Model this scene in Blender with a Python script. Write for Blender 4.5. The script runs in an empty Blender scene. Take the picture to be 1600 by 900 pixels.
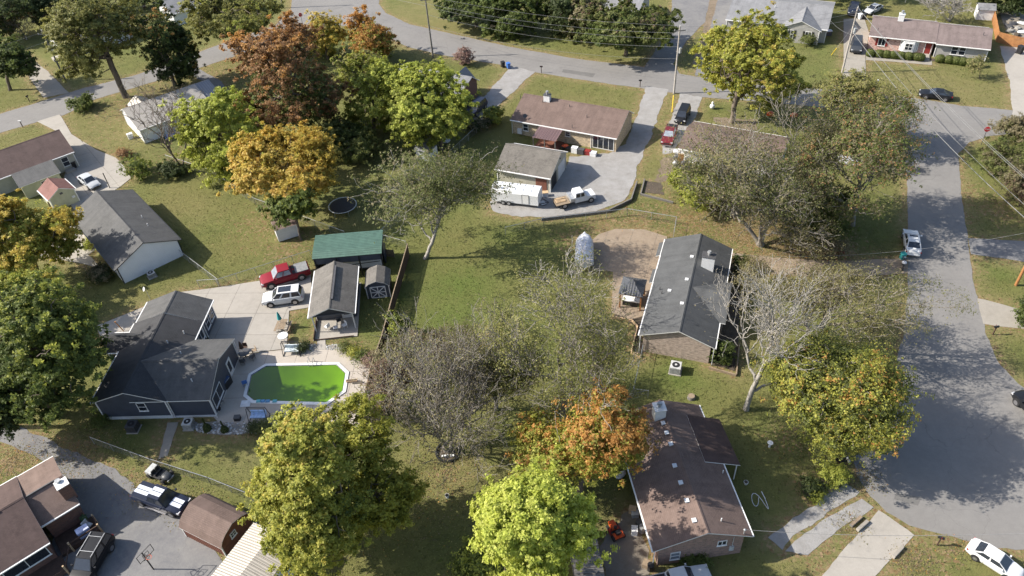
import bpy, bmesh, math, random
import numpy as np
from mathutils import Vector, Matrix
from mathutils.geometry import tessellate_polygon
sc = bpy.context.scene
col = sc.collection
R = math.radians
random.seed(7)
rng = np.random.default_rng(11)

# ------------------------------------------------ camera (solved from poles, walls and wheelbases)
FPX, CX, CY, HC = 1200.0, 800.0, 450.0, 60.7
_d = Vector(((901.6-CX)/FPX, (1809.8-CY)/FPX, 1.0)).normalized()      # straight down, in camera axes (x right, y down, z ahead)
_z = Vector((0, 0, 1)); _f = (_z-_d*_z.dot(_d)).normalized(); _u = -_d; _r = _f.cross(_u)
RW = Matrix((_r, _f, _u))                                            # camera axes -> world axes
cam_d = bpy.data.cameras.new("Camera"); cam = bpy.data.objects.new("Camera", cam_d); col.objects.link(cam)
cam_d.sensor_width = 36; cam_d.lens = 36*FPX/1600; cam_d.clip_end = 6000; cam_d.clip_start = .5
xa, ya, za = RW @ Vector((1, 0, 0)), RW @ Vector((0, -1, 0)), RW @ Vector((0, 0, -1))
m = Matrix((xa, ya, za)).transposed().to_4x4(); m.translation = Vector((0, 0, HC)); cam.matrix_world = m
sc.camera = cam
sc.render.resolution_x, sc.render.resolution_y = 1024, 576

def G(x, y, z=0.0):
    """the place at height z that the photograph shows at pixel (x, y)"""
    r = RW @ Vector(((x-CX)/FPX, (y-CY)/FPX, 1.0)); t = (z-HC)/r.z
    return Vector((r.x*t, r.y*t, z))
def proj(p):
    c = RW.transposed() @ (Vector(p)-Vector((0, 0, HC)))
    return CX+FPX*c.x/c.z, CY+FPX*c.y/c.z, c.z

# ------------------------------------------------ daylight
SUN_EL, SUN_AZ = R(36.5), R(-5)          # shadows fall towards azimuth -5 deg (nearly +X)
w = bpy.data.worlds.new("World"); sc.world = w; w.use_nodes = True
nt = w.node_tree; sky = nt.nodes.new('ShaderNodeTexSky'); sky.sky_type = 'NISHITA'; sky.sun_disc = False
sky.sun_elevation = SUN_EL
sdir = Vector((math.cos(SUN_AZ)*math.cos(SUN_EL), math.sin(SUN_AZ)*math.cos(SUN_EL), -math.sin(SUN_EL)))   # light travels this way
tosun = -sdir
sky.sun_rotation = math.atan2(tosun.x, tosun.y)
sky.air_density = 1.0; sky.dust_density = 2.0; sky.ozone_density = 1.0
nt.links.new(sky.outputs[0], nt.nodes['Background'].inputs[0]); nt.nodes['Background'].inputs[1].default_value = 0.125
sd = bpy.data.lights.new("sun", 'SUN'); so = bpy.data.objects.new("sun", sd); col.objects.link(so)
sd.energy = 5.0; sd.angle = R(.5); sd.color = (1, .93, .82)
so.rotation_euler = sdir.to_track_quat('-Z', 'Y').to_euler(); so.location = (-60, 60, 90)
vs = sc.view_settings; vs.view_transform = 'Standard'; vs.look = 'None'; vs.exposure = 0.86; vs.gamma = 1

# ------------------------------------------------ materials
MATS = {}
def newmat(name):
    m = bpy.data.materials.new(name); m.use_nodes = True; n = m.node_tree.nodes; b = n['Principled BSDF']
    MATS[name] = m; return m, n, m.node_tree.links, b
def rgb(c): return (c[0], c[1], c[2], 1)
def mixc(n, L, fac, a, b):
    x = n.new('ShaderNodeMix'); x.data_type = 'RGBA'
    for s, v in ((0, fac), (6, a), (7, b)):
        if hasattr(v, 'links') or isinstance(v, bpy.types.NodeSocket): L.new(v, x.inputs[s])
        else: x.inputs[s].default_value = rgb(v) if s else v
    return x.outputs[2]
def noise(n, L, vec, scale, det=4, rough=.6, lo=.35, hi=.65):
    t = n.new('ShaderNodeTexNoise'); t.inputs['Scale'].default_value = scale; t.inputs['Detail'].default_value = det
    t.inputs['Roughness'].default_value = rough; L.new(vec, t.inputs['Vector'])
    r = n.new('ShaderNodeMapRange'); r.inputs[1].default_value = lo; r.inputs[2].default_value = hi; L.new(t.outputs['Fac'], r.inputs[0])
    return r.outputs[0]
def bump(n, L, b, h, s=.4, dist=.05):
    x = n.new('ShaderNodeBump'); x.inputs['Strength'].default_value = s; x.inputs['Distance'].default_value = dist
    L.new(h, x.inputs['Height']); L.new(x.outputs[0], b.inputs['Normal'])
def vec(n, kind='Object', scale=None, L=None):
    if kind == 'World': o = n.new('ShaderNodeNewGeometry').outputs['Position']
    elif kind == 'UV': o = n.new('ShaderNodeUVMap').outputs[0]
    else: o = n.new('ShaderNodeTexCoord').outputs['Object']
    if scale:
        mp = n.new('ShaderNodeMapping'); mp.inputs['Scale'].default_value = scale; L.new(o, mp.inputs['Vector']); o = mp.outputs[0]
    return o
def plain(name, c, rough=.7, metal=0, var=.25, sc_=3.0, coat=0, spec=.5):
    m, n, L, b = newmat(name)
    d = tuple(v*(1-var) for v in c); e = tuple(min(1, v*(1+var*.5)) for v in c)
    f = noise(n, L, vec(n), sc_, 5)
    L.new(mixc(n, L, f, d, e), b.inputs['Base Color']); b.inputs['Roughness'].default_value = rough; b.inputs['Metallic'].default_value = metal
    b.inputs['Coat Weight'].default_value = coat; b.inputs['Specular IOR Level'].default_value = spec
    return m
def shingle(name, c1, c2, stain=None):
    m, n, L, b = newmat(name); uv = vec(n, 'UV')
    br = n.new('ShaderNodeTexBrick'); br.inputs['Scale'].default_value = 1; br.inputs['Brick Width'].default_value = .33; br.inputs['Row Height'].default_value = .16
    br.inputs['Mortar Size'].default_value = .012; br.inputs['Bias'].default_value = 0; br.offset = .37
    br.inputs['Color1'].default_value = rgb(c1); br.inputs['Color2'].default_value = rgb(c2); br.inputs['Mortar'].default_value = rgb([v*.55 for v in c1])
    L.new(uv, br.inputs['Vector'])
    f = noise(n, L, vec(n), .6, 6, .7, .3, .7)
    c = mixc(n, L, f, br.outputs[0], tuple(v*1.15 for v in c2)); 
    mm = n.new('ShaderNodeMix'); mm.data_type = 'RGBA'; mm.blend_type = 'MULTIPLY'; mm.inputs[0].default_value = .6; L.new(c, mm.inputs[6])
    st = noise(n, L, vec(n, 'UV', (1.6, .22, 1), L), 1.0, 5, .65, .2, .75); g = n.new('ShaderNodeMapRange'); g.inputs[3].default_value = .6; g.inputs[4].default_value = 1.2; L.new(st, g.inputs[0])
    L.new(g.outputs[0], mm.inputs[7])
    out = mm.outputs[2]
    L.new(out, b.inputs['Base Color']); b.inputs['Roughness'].default_value = .85; b.inputs['Specular IOR Level'].default_value = .3
    bump(n, L, b, br.outputs[1], -.5, .015)
    return m
def siding(name, c, row=.13, dirt=.2):
    m, n, L, b = newmat(name); uv = vec(n, 'UV')
    wv = n.new('ShaderNodeTexWave'); wv.bands_direction = 'Y'; wv.wave_profile = 'SAW'; wv.inputs['Scale'].default_value = 1/row/3.1416/2*3.1416*.32*2
    L.new(uv, wv.inputs['Vector']); f = noise(n, L, vec(n), 1.2, 5)
    a = mixc(n, L, f, tuple(v*(1-dirt) for v in c), c); r = n.new('ShaderNodeMapRange'); r.inputs[1].default_value = .0; r.inputs[2].default_value = .18; L.new(wv.outputs['Fac'], r.inputs[0])
    L.new(mixc(n, L, r.outputs[0], tuple(v*.72 for v in c), a), b.inputs['Base Color']); b.inputs['Roughness'].default_value = .55
    bump(n, L, b, wv.outputs['Fac'], .3, .015)
    return m
def brick(name, c1, c2, mortar=(.35, .32, .28), w_=.42, h_=.14):
    m, n, L, b = newmat(name)
    br = n.new('ShaderNodeTexBrick'); br.inputs['Scale'].default_value = 1; br.inputs['Brick Width'].default_value = w_; br.inputs['Row Height'].default_value = h_
    br.inputs['Mortar Size'].default_value = .014; br.inputs['Color1'].default_value = rgb(c1); br.inputs['Color2'].default_value = rgb(c2); br.inputs['Mortar'].default_value = rgb(mortar)
    L.new(vec(n, 'UV'), br.inputs['Vector']); f = noise(n, L, vec(n, 'UV', (2.4, 7, 1), L), 1, 3, .6, .4, .6)
    L.new(mixc(n, L, f, br.outputs[0], tuple(v*1.5 for v in c2)), b.inputs['Base Color']); b.inputs['Roughness'].default_value = .9
    bump(n, L, b, br.outputs[1], -.5, .01)
    return m
def ribbed(name, c, sp=.23, var=.15):
    m, n, L, b = newmat(name); wv = n.new('ShaderNodeTexWave'); wv.bands_direction = 'X'; wv.inputs['Scale'].default_value = .314/sp
    L.new(vec(n, 'UV'), wv.inputs['Vector']); f = noise(n, L, vec(n), .8, 6, .7)
    a = mixc(n, L, f, tuple(v*(1-var) for v in c), c); r = n.new('ShaderNodeMapRange'); r.inputs[1].default_value = .75; r.inputs[2].default_value = .95; L.new(wv.outputs['Fac'], r.inputs[0])
    L.new(mixc(n, L, r.outputs[0], a, tuple(v*.7 for v in c)), b.inputs['Base Color']); b.inputs['Roughness'].default_value = .45; b.inputs['Metallic'].default_value = .15
    bump(n, L, b, wv.outputs['Fac'], .6, .03)
    return m
def flat(name, cols, rough=.9, fine=12, big=.25, crack=False, spec=.3, bs=.3, leaves=0.0, streak=False):
    """ground-like surface in world space: cols = dark, mid, light"""
    m, n, L, b = newmat(name); p = vec(n, 'World')
    f1 = noise(n, L, p, big, 5, .6, .35, .65); f2 = noise(n, L, p, fine, 3, .8, .3, .7); f3 = noise(n, L, p, 1.7, 6, .75, .35, .65)
    c = mixc(n, L, f1, cols[0], cols[1]); k = n.new('ShaderNodeMath'); k.operation = 'MULTIPLY'; k.inputs[1].default_value = .45; L.new(f3, k.inputs[0])
    c = mixc(n, L, k.outputs[0], c, cols[2]); k2 = n.new('ShaderNodeMath'); k2.operation = 'MULTIPLY'; k2.inputs[1].default_value = .35; L.new(f2, k2.inputs[0])
    c = mixc(n, L, k2.outputs[0], c, tuple(v*.62 for v in cols[0]))
    if crack:
        v = n.new('ShaderNodeTexVoronoi'); v.feature = 'DISTANCE_TO_EDGE'; v.inputs['Scale'].default_value = .16
        nn = n.new('ShaderNodeTexNoise'); nn.inputs['Scale'].default_value = .5; nn.inputs['Detail'].default_value = 5; L.new(p, nn.inputs['Vector'])
        va = n.new('ShaderNodeVectorMath'); va.operation = 'MULTIPLY_ADD'; va.inputs[1].default_value = (3, 3, 0); L.new(nn.outputs['Color'], va.inputs[0]); L.new(p, va.inputs[2]); L.new(va.outputs[0], v.inputs['Vector'])
        mr = n.new('ShaderNodeMapRange'); mr.inputs[1].default_value = 0; mr.inputs[2].default_value = .005; mr.inputs[3].default_value = .42; mr.inputs[4].default_value = 0; L.new(v.outputs[0], mr.inputs[0])
        c = mixc(n, L, mr.outputs[0], c, tuple(v_*.5 for v_ in cols[0]))
    if streak:
        f4 = noise(n, L, vec(n, 'World', (1.2, .12, 1), L), 1, 4, .6, .45, .6); k4 = n.new('ShaderNodeMath'); k4.operation = 'MULTIPLY'; k4.inputs[1].default_value = .35; L.new(f4, k4.inputs[0])
        c = mixc(n, L, k4.outputs[0], c, tuple(v_*1.25 for v_ in cols[2]))
    L.new(c, b.inputs['Base Color']); b.inputs['Roughness'].default_value = rough; b.inputs['Specular IOR Level'].default_value = spec
    bump(n, L, b, f2, bs, .02)
    return m
ASPH = flat('asphalt', ((.172, .166, .16), (.205, .198, .19), (.245, .238, .228)), fine=25, crack=True)
ASPH_D = flat('asphalt_worn', ((.13, .13, .14), (.19, .187, .185), (.26, .255, .24)), fine=14, big=.35, crack=True)
GRAVEL = flat('gravel_grey', ((.225, .215, .205), (.30, .295, .29), (.35, .345, .34)), fine=10, big=.6, bs=1)
GRAVEL_T = flat('gravel_tan', ((0.1870, 0.1530, 0.1105), (0.2550, 0.2380, 0.2210), (0.3230, 0.3060, 0.2805)), fine=20, bs=.8)
CONC = flat('concrete', ((0.2889, 0.2688, 0.2407), (0.3450, 0.3210, 0.2889), (0.4012, 0.3771, 0.3370)), fine=20, bs=.1)
CONC_D = flat('concrete_old', ((0.2484, 0.2277, 0.1946), (0.3064, 0.2815, 0.2443), (0.3643, 0.3395, 0.2981)), fine=10, bs=.15)
DECKC = flat('pool_deck_concrete', ((0.3623, 0.3221, 0.2778), (0.4187, 0.3784, 0.3301), (0.4670, 0.4268, 0.3784)), fine=20, bs=.1)
STAINED = flat('stained_concrete', ((.215, .165, .12), (.27, .215, .16), (.34, .28, .215)), fine=8, big=.5, bs=.1)
DIRT = flat('bare_dirt', ((.13, .10, .07), (.20, .155, .11), (.28, .23, .17)), fine=9, bs=.8)
MULCH = flat('mulch', ((.05, .04, .03), (.09, .07, .055), (.16, .13, .10)), fine=7, bs=1)
STONE = flat('river_stone', ((0.1650, 0.1575, 0.1425), (0.3000, 0.2850, 0.2625), (0.4125, 0.3975, 0.3750)), fine=6, big=3, bs=1)
WHITE = plain('white_paint', (.70, .70, .69), .45, var=.06)
WHITE_P = plain('white_plastic', (.66, .67, .68), .4, var=.08)
CREAM = siding('cream_siding', (0.4464, 0.4320, 0.3600), .15)
YELLOW = siding('pale_yellow_siding', (0.4500, 0.4500, 0.3150), .15)
WSIDE = siding('white_siding', (.84, .85, .87), .18, .05)
BLUES = siding('slate_blue_siding', (.062, .072, .098), .13)
GREYS = siding('light_grey_siding', (0.3750, 0.3675, 0.3525), .13)
BRICKM = brick('brown_brick', (.15, .09, .07), (.21, .135, .11), (.26, .23, .20), .36, .13)
BRICKT = brick('tan_brick', (0.2200, 0.1650, 0.1100), (0.3740, 0.2970, 0.1980), (0.4180, 0.3740, 0.3080), .36, .13)
BRICKR = brick('red_mixed_brick', (.30, .10, .09), (.42, .28, .24), (.45, .40, .36), .45, .16)
BRICKX = brick('weathered_brick', (.20, .15, .125), (.30, .24, .20), (.36, .32, .28), .40, .14)
BRICKK = brick('red_brick', (.085, .042, .032), (.11, .055, .042), (.12, .09, .075), .3, .1)
SH_BLACK = shingle('charcoal_shingles', (0.0338, 0.0345, 0.0375), (0.0465, 0.0473, 0.0510))
SH_GREY = shingle('grey_shingles', (0.0620, 0.0651, 0.0682), (0.0775, 0.0806, 0.0837))
SH_G2 = shingle('graphite_shingles', (0.0663, 0.0679, 0.0702), (0.0897, 0.0897, 0.0897))
SH_BROWN = shingle('brown_shingles', (0.1170, 0.0819, 0.0702), (0.1560, 0.1131, 0.0975))
SH_DBROWN = shingle('dark_brown_shingles', (.06, .040, .037), (.082, .056, .052))
SH_TAN = shingle('tan_brown_shingles', (0.1163, 0.0821, 0.0684), (0.1436, 0.1026, 0.0889))
SH_PINK = shingle('faded_mauve_shingles', (0.1302, 0.1023, 0.0961), (0.1674, 0.1333, 0.1271))
SH_RED = shingle('faded_red_shingles', (0.1550, 0.0744, 0.0620), (0.1922, 0.0992, 0.0868))
SH_LG = shingle('light_grey_shingles', (0.1566, 0.1595, 0.1682), (0.1972, 0.2001, 0.2088))
SH_W = shingle('weathered_grey_shingles', (0.0867, 0.0795, 0.0723), (0.1445, 0.1337, 0.1193))
SH_PH = shingle('taupe_shingles', (0.0864, 0.0806, 0.0749), (0.1382, 0.1296, 0.1181))
M_TAN = ribbed('tan_metal_roofing', (0.4125, 0.3795, 0.3300), .23)
M_PALE = ribbed('pale_metal_roofing', (0.3597, 0.3363, 0.3050), .23)
M_GREYB = ribbed('blue_grey_metal_roofing', (0.2100, 0.2240, 0.2520), .4)
M_GREEN = ribbed('green_metal_roofing', (.075, .14, .11), .23)
M_MAUVE = ribbed('mauve_metal_roofing', (0.1800, 0.1162, 0.1125), .23)
M_DARK = ribbed('dark_metal_roofing', (.085, .09, .10), .3)
M_GREYL = ribbed('grey_metal_roofing', (.16, .15, .14), .3)
GLASS = plain('window_glass', (.025, .03, .04), .06, var=.2, spec=.8)
GLASS_L = plain('window_glass_with_blinds', (.25, .28, .32), .15, var=.2, spec=.8)
BLACK = plain('black_plastic', (.02, .02, .022), .5)
DGREY = plain('dark_grey_metal', (.07, .07, .075), .5)
STEEL = plain('galvanised_steel', (.42, .43, .44), .4, .5)
STEELP = plain('grey_metal_cabinet', (.45, .46, .46), .5, 0)
WOOD = plain('weathered_wood', (.25, .19, .13), .85, sc_=6)
WOODG = plain('grey_timber', (.15, .14, .13), .9, sc_=5)
WOODO = plain('orange_stained_wood', (.33, .15, .055), .7, sc_=2)
WOODD = plain('dark_brown_wood', (.07, .04, .028), .8)
WOODR = plain('red_barn_wood', (.18, .07, .045), .8)
WOODL = plain('pale_wood', (.50, .36, .22), .8)
BLUE = plain('bright_blue_plastic', (.05, .15, .45), .4)
TEAL = plain('teal_fabric', (.03, .27, .27), .8)
AQUA = plain('aqua_foam', (.12, .42, .48), .6)
RED = plain('red_paint', (.24, .028, .025), .4)
ORANGE = plain('orange_red_paint', (.62, .09, .02), .4)
YEL = plain('yellow_plastic', (.7, .5, .03), .4)
RUBBER = plain('tyre_rubber', (.022, .022, .024), .8)
CHROME = plain('chrome', (.36, .36, .38), .3, .8, var=.05)
LAMPG = plain('headlight_glass', (.65, .66, .68), .15, .2)
LAMPR = plain('tail_light_glass', (.35, .02, .02), .2)
TARP = plain('white_tarpaulin', (0.5600, 0.5680, 0.6000), .5, var=.35, sc_=2.2)
FABRICW = plain('patterned_white_fabric', (0.4960, 0.5600, 0.5920), .9, var=.4, sc_=5)
HEDGE = None

# ------------------------------------------------ mesh builder
class MB:
    def __init__(s): s.v = []; s.f = []; s.m = []; s.sm = []
    def add(s, vs, fs, mi=0, smooth=False):
        o = len(s.v); s.v += [tuple(p) for p in vs]
        for f in fs: s.f.append(tuple(i+o for i in f)); s.m.append(mi); s.sm.append(smooth)
        return s
    def box(s, x0, x1, y0, y1, z0, z1, mi=0):
        return s.add([(x0, y0, z0), (x1, y0, z0), (x1, y1, z0), (x0, y1, z0), (x0, y0, z1), (x1, y0, z1), (x1, y1, z1), (x0, y1, z1)],
                     [(0, 3, 2, 1), (4, 5, 6, 7), (0, 1, 5, 4), (1, 2, 6, 5), (2, 3, 7, 6), (3, 0, 4, 7)], mi)
    def slab(s, pts, th=.1, mi=0, side=1):
        """plate below the polygon pts (CCW from above)"""
        pts = [Vector(p) for p in pts]; n = (pts[1]-pts[0]).cross(pts[2]-pts[1]).normalized()
        if n.z < 0: pts.reverse()
        k = len(pts); lo = [p-Vector((0, 0, th)) for p in pts]
        s.add(pts, [tuple(range(k))], mi); s.add(lo, [tuple(reversed(range(k)))], side)
        for i in range(k):
            j = (i+1) % k; s.add([pts[i], lo[i], lo[j], pts[j]], [(0, 1, 2, 3)], side)
        return s
    def prism(s, pts2, z0, z1, mi=0):
        k = len(pts2)
        a = sum(pts2[i][0]*pts2[(i+1) % k][1]-pts2[(i+1) % k][0]*pts2[i][1] for i in range(k))
        if a < 0: pts2 = list(reversed(pts2))
        tri = tessellate_polygon([[Vector((p[0], p[1], 0)) for p in pts2]])
        top = [(p[0], p[1], z1) for p in pts2]; bot = [(p[0], p[1], z0) for p in pts2]
        tt = []
        for t in tri:
            a, b, c = [Vector((pts2[i][0], pts2[i][1], 0)) for i in t]
            if (b-a).cross(c-b).z < 0: t = tuple(reversed(t))
            tt.append(tuple(t))
        s.add(top, tt, mi)
        for i in range(k):
            j = (i+1) % k; s.add([bot[i], bot[j], top[j], top[i]], [(0, 1, 2, 3)], mi)
        return s
    def tube(s, a, b, r0, r1=None, n=8, mi=0, cap=True, smooth=True):
        a, b = Vector(a), Vector(b); r1 = r0 if r1 is None else r1; d = (b-a).normalized()
        x = d.orthogonal().normalized(); y = d.cross(x); vs = []
        for p, r in ((a, r0), (b, r1)):
            for i in range(n):
                t = 2*math.pi*i/n; vs.append(p+x*math.cos(t)*r+y*math.sin(t)*r)
        s.add(vs, [(i, (i+1) % n, n+(i+1) % n, n+i) for i in range(n)], mi, smooth)
        if cap: s.add(vs[:n], [tuple(reversed(range(n)))], mi); s.add(vs[n:], [tuple(range(n))], mi)
        return s
    def bar(s, a, b, w_, h_, mi=0):
        a, b = Vector(a), Vector(b); d = (b-a).normalized(); x = d.cross(Vector((0, 0, 1)))
        x = x.normalized() if x.length > 1e-4 else Vector((1, 0, 0)); y = x.cross(d); vs = []
        for p in (a, b):
            for sx, sy in ((-1, -1), (1, -1), (1, 1), (-1, 1)): vs.append(p+x*sx*w_/2+y*sy*h_/2)
        return s.add(vs, [(0, 1, 2, 3), (7, 6, 5, 4), (0, 4, 5, 1), (1, 5, 6, 2), (2, 6, 7, 3), (3, 7, 4, 0)], mi)
    def blob(s, c, rx, ry, rz, mi=0, nu=10, nv=7, jit=0):
        vs = []; c = Vector(c)
        for j in range(nv+1):
            ph = math.pi*j/nv
            for i in range(nu):
                t = 2*math.pi*i/nu; k = 1+random.uniform(-jit, jit)
                vs.append(c+Vector((rx*math.sin(ph)*math.cos(t)*k, ry*math.sin(ph)*math.sin(t)*k, rz*math.cos(ph)*k)))
        return s.add(vs, [(j*nu+i, (j+1)*nu+i, (j+1)*nu+(i+1) % nu, j*nu+(i+1) % nu) for j in range(nv) for i in range(nu)], mi, True)
    def islands(s):
        g = {}; pr = list(range(len(s.v)))
        def fd(i):
            while pr[i] != i: pr[i] = pr[pr[i]]; i = pr[i]
            return i
        for f in s.f:
            for q in f[1:]: pr[fd(q)] = fd(f[0])
        for f, mi, sm in zip(s.f, s.m, s.sm): g.setdefault(fd(f[0]), []).append((f, mi, sm))
        out = []
        for L_ in g.values():
            q = MB(); mp_ = {}
            for f, mi, sm in L_:
                for i in f:
                    if i not in mp_: mp_[i] = len(q.v); q.v.append(s.v[i])
                q.f.append(tuple(mp_[i] for i in f)); q.m.append(mi); q.sm.append(sm)
            out.append(q)
        return out
    def build(s, name, mats, parent=None, kind=None, label=None, shift=None):
        me = bpy.data.meshes.new(name); me.from_pydata(s.v, [], s.f); 
        mats = mats if isinstance(mats, (list, tuple)) else [mats]
        for m_ in mats: me.materials.append(m_)
        me.polygons.foreach_set('material_index', [min(i, len(mats)-1) for i in s.m]); me.polygons.foreach_set('use_smooth', s.sm)
        uvl = me.uv_layers.new(name='UVMap'); Z = Vector((0, 0, 1)); me.update()
        uv = np.zeros((len(me.loops), 2), np.float32)
        for p in me.polygons:
            n_ = p.normal
            if abs(n_.z) > .985: h, g = Vector((1, 0, 0)), Vector((0, 1, 0))
            else: h = Z.cross(n_).normalized(); g = n_.cross(h)
            for li in p.loop_indices:
                q = me.vertices[me.loops[li].vertex_index].co; uv[li] = (q.dot(h), q.dot(g))
        uvl.data.foreach_set('uv', uv.ravel())
        if any(s.sm): me.set_sharp_from_angle(angle=R(40))
        o = bpy.data.objects.new(name, me); col.objects.link(o)
        if parent: o.parent = parent
        if kind: o['kind'] = kind
        if label: o['label'] = label
        return o
def tag(o, label=None, cat=None, group=None, kind=None):
    if label: o['label'] = label
    if cat: o['category'] = cat
    if group: o['group'] = group
    if kind: o['kind'] = kind
    return o
def thing(name, loc, rz=0, label=None, cat=None, group=None):
    o = bpy.data.objects.new(name, None); col.objects.link(o); o.location = loc; o.rotation_euler = (0, 0, rz); o.empty_display_size = .5
    return tag(o, label, cat, group)
def copy_tree(o, parent=None):
    c = o.copy(); col.objects.link(c)
    if parent: c.parent = parent
    for ch in list(o.children): copy_tree(ch, c)
    return c

# ------------------------------------------------ the ground and what lies flat on it
def dense(poly, step=.8, jit=0.0):
    out = []; k = len(poly)
    for i in range(k):
        a, b = Vector(poly[i][:2]), Vector(poly[(i+1) % k][:2]); n_ = max(1, int((b-a).length/step)); d = (b-a).normalized() if (b-a).length else Vector((1, 0)); nn = Vector((-d.y, d.x))
        for j in range(n_):
            q = a.lerp(b, j/n_)
            if jit: q = q+nn*random.uniform(-jit, jit)+nn*jit*1.5*math.sin(j*.55+i)*.5
            out.append((q.x, q.y))
    return out
def smoothp(P, closed=True, n_=5):
    out = []; k = len(P)
    for i in range(k):
        p0, p1, p2, p3 = [Vector(P[(i+o) % k]) for o in (-1, 0, 1, 2)]
        for j in range(n_):
            t = j/n_; out.append(tuple(.5*((2*p1)+(p2-p0)*t+(2*p0-5*p1+4*p2-p3)*t*t+(3*p1-p0-3*p2+p3)*t**3)))
    return out
EDGES = []
def sheet(name, px, mat, z, jit=.07, smooth=False, verge=True, th=.02, kind='structure'):
    P = [tuple(G(*p)[:2]) for p in px]
    if smooth: P = smoothp(P)
    D = dense(P, .6, jit) if jit else P
    if verge:
        a = np.array(P); EDGES.append((a, np.roll(a, -1, 0)))
    return MB().prism(D, z-th, z).build(name, mat, kind=kind)
def clip(poly, nx, ny, c):                 # keep nx*x+ny*y <= c
    out = []; k = len(poly)
    for i in range(k):
        p, q = poly[i], poly[(i+1) % k]; dp = nx*p[0]+ny*p[1]-c; dq = nx*q[0]+ny*q[1]-c
        if dp <= 0: out.append(p)
        if (dp < 0) != (dq < 0) and dp != dq:
            t = dp/(dp-dq); out.append((p[0]+(q[0]-p[0])*t, p[1]+(q[1]-p[1])*t))
    return out
def paved(name, px, mat, joint, z, cell, ang, org, piece='concrete_panel', gap=.03):
    """a slab cast in panels: one base sheet and one piece per panel, joints recessed"""
    P = [tuple(G(*p)[:2]) for p in px]; base = MB().prism(P, z-.05, z-.018).build(name, joint, kind='structure')
    a = np.array(P); EDGES.append((a, np.roll(a, -1, 0)))
    o = Vector(G(*org)[:2]); u = Vector((math.cos(ang), math.sin(ang))); v_ = Vector((-u.y, u.x))
    L = [((Vector(p)-o).dot(u), (Vector(p)-o).dot(v_)) for p in P]
    cw, ch = cell
    i0, i1 = math.floor(min(p[0] for p in L)/cw), math.ceil(max(p[0] for p in L)/cw)
    j0, j1 = math.floor(min(p[1] for p in L)/ch), math.ceil(max(p[1] for p in L)/ch)
    for i in range(i0, i1):
        for j in range(j0, j1):
            q = clip(clip(clip(clip(L, -1, 0, -(i*cw+gap/2)), 1, 0, (i+1)*cw-gap/2), 0, -1, -(j*ch+gap/2)), 0, 1, (j+1)*ch-gap/2)
            if len(q) < 3: continue
            ar = abs(sum(q[k][0]*q[(k+1) % len(q)][1]-q[(k+1) % len(q)][0]*q[k][1] for k in range(len(q))))/2
            if ar < .15: continue
            W_ = []
            for p in q:
                s_ = o+u*p[0]+v_*p[1]
                if not W_ or (Vector(W_[-1])-s_).length > .01: W_.append((s_.x, s_.y))
            if len(W_) < 3: continue
            MB().prism(W_, z-.03, z+random.uniform(-.003, .003)).build(piece, mat, base)
    return base
# ---- roads and drives (outlines read off the photograph, lying on flat ground)
sheet('road', [(0, 178), (60, 160), (130, 138), (210, 118), (290, 90), (360, 63), (430, 40), (455, 14), (457, -40), (600, -40), (592, 6), (602, 20), (640, 38), (720, 56), (800, 74),
      (900, 92), (1000, 104), (1085, 119), (1200, 135), (1290, 139), (1350, 145), (1400, 150), (1450, 156), (1500, 165), (1600, 174), (1750, 188), (1760, 215), (1640, 212), (1600, 208), (1550, 212),
      (1515, 222), (1497, 240), (1499, 270), (1504, 320), (1512, 370), (1519, 430), (1528, 470), (1540, 520), (1558, 565), (1590, 600), (1640, 630), (1720, 660), (1800, 720), (1800, 860),
      (1640, 862), (1560, 856), (1520, 846), (1460, 832), (1420, 822), (1385, 800), (1360, 775), (1340, 745), (1334, 722), (1342, 700), (1368, 650), (1395, 590), (1412, 520), (1419, 450), (1418, 370),
      (1418, 300), (1413, 240), (1400, 200), (1370, 180), (1290, 168), (1200, 160), (1100, 152), (1010, 139), (930, 128), (830, 112), (770, 99), (690, 86), (640, 74), (606, 60), (560, 44), (520, 38),
      (470, 48), (420, 66), (380, 84), (300, 110), (240, 128), (150, 155), (100, 180), (60, 190), (0, 208), (-120, 245), (-120, 212)], ASPH, .02, .06)
sheet('driveway', [(18, 85), (35, 80), (75, 112), (108, 145), (68, 153), (45, 120)], CONC_D, .024)
sheet('driveway', [(286, 109), (303, 103), (345, 127), (375, 160), (340, 165), (318, 128)], ASPH_D, .024)
sheet('driveway', [(799, 104), (836, 112), (800, 145), (772, 172), (758, 200), (722, 198), (740, 170), (766, 140)], GRAVEL, .026, .12)
sheet('gravel_yard', [(1010, 135), (1044, 140), (1034, 165), (1026, 190), (1012, 225), (997, 258), (988, 290), (975, 312), (930, 332), (860, 340), (800, 338), (768, 330), (765, 315), (800, 305), (850, 285),
      (884, 262), (890, 245), (950, 240), (978, 225), (988, 200), (1000, 165)], GRAVEL, .026, .14)
sheet('driveway', [(1063, 146), (1097, 152), (1088, 180), (1068, 215), (1050, 240), (1034, 242), (1040, 205), (1052, 178)], GRAVEL, .026, .1)
paved('driveway', [(1318, 30), (1350, 28), (1358, 52), (1352, 88), (1353, 120), (1355, 148), (1312, 142), (1318, 100)], CONC_D, MULCH, .05, (3.3, 3.6), R(-26), (1318, 100))
sheet('garden_path', [(1353, 88), (1400, 90), (1456, 95), (1456, 102), (1400, 97), (1353, 94)], CONC_D, .045, .02)
sheet('driveway', [(1562, 72), (1610, 76), (1640, 200), (1582, 182), (1578, 130)], CONC, .03)
sheet('parking_area', [(1052, -10), (1111, -10), (1101, 35), (1072, 65), (1052, 100), (1062, 116), (1005, 108), (1030, 70), (1045, 45)], ASPH_D, .024)
sheet('parking_area', [(1124, -10), (1150, -10), (1142, 40), (1122, 75), (1114, 122), (1085, 118), (1105, 60)], ASPH_D, .024)
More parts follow.
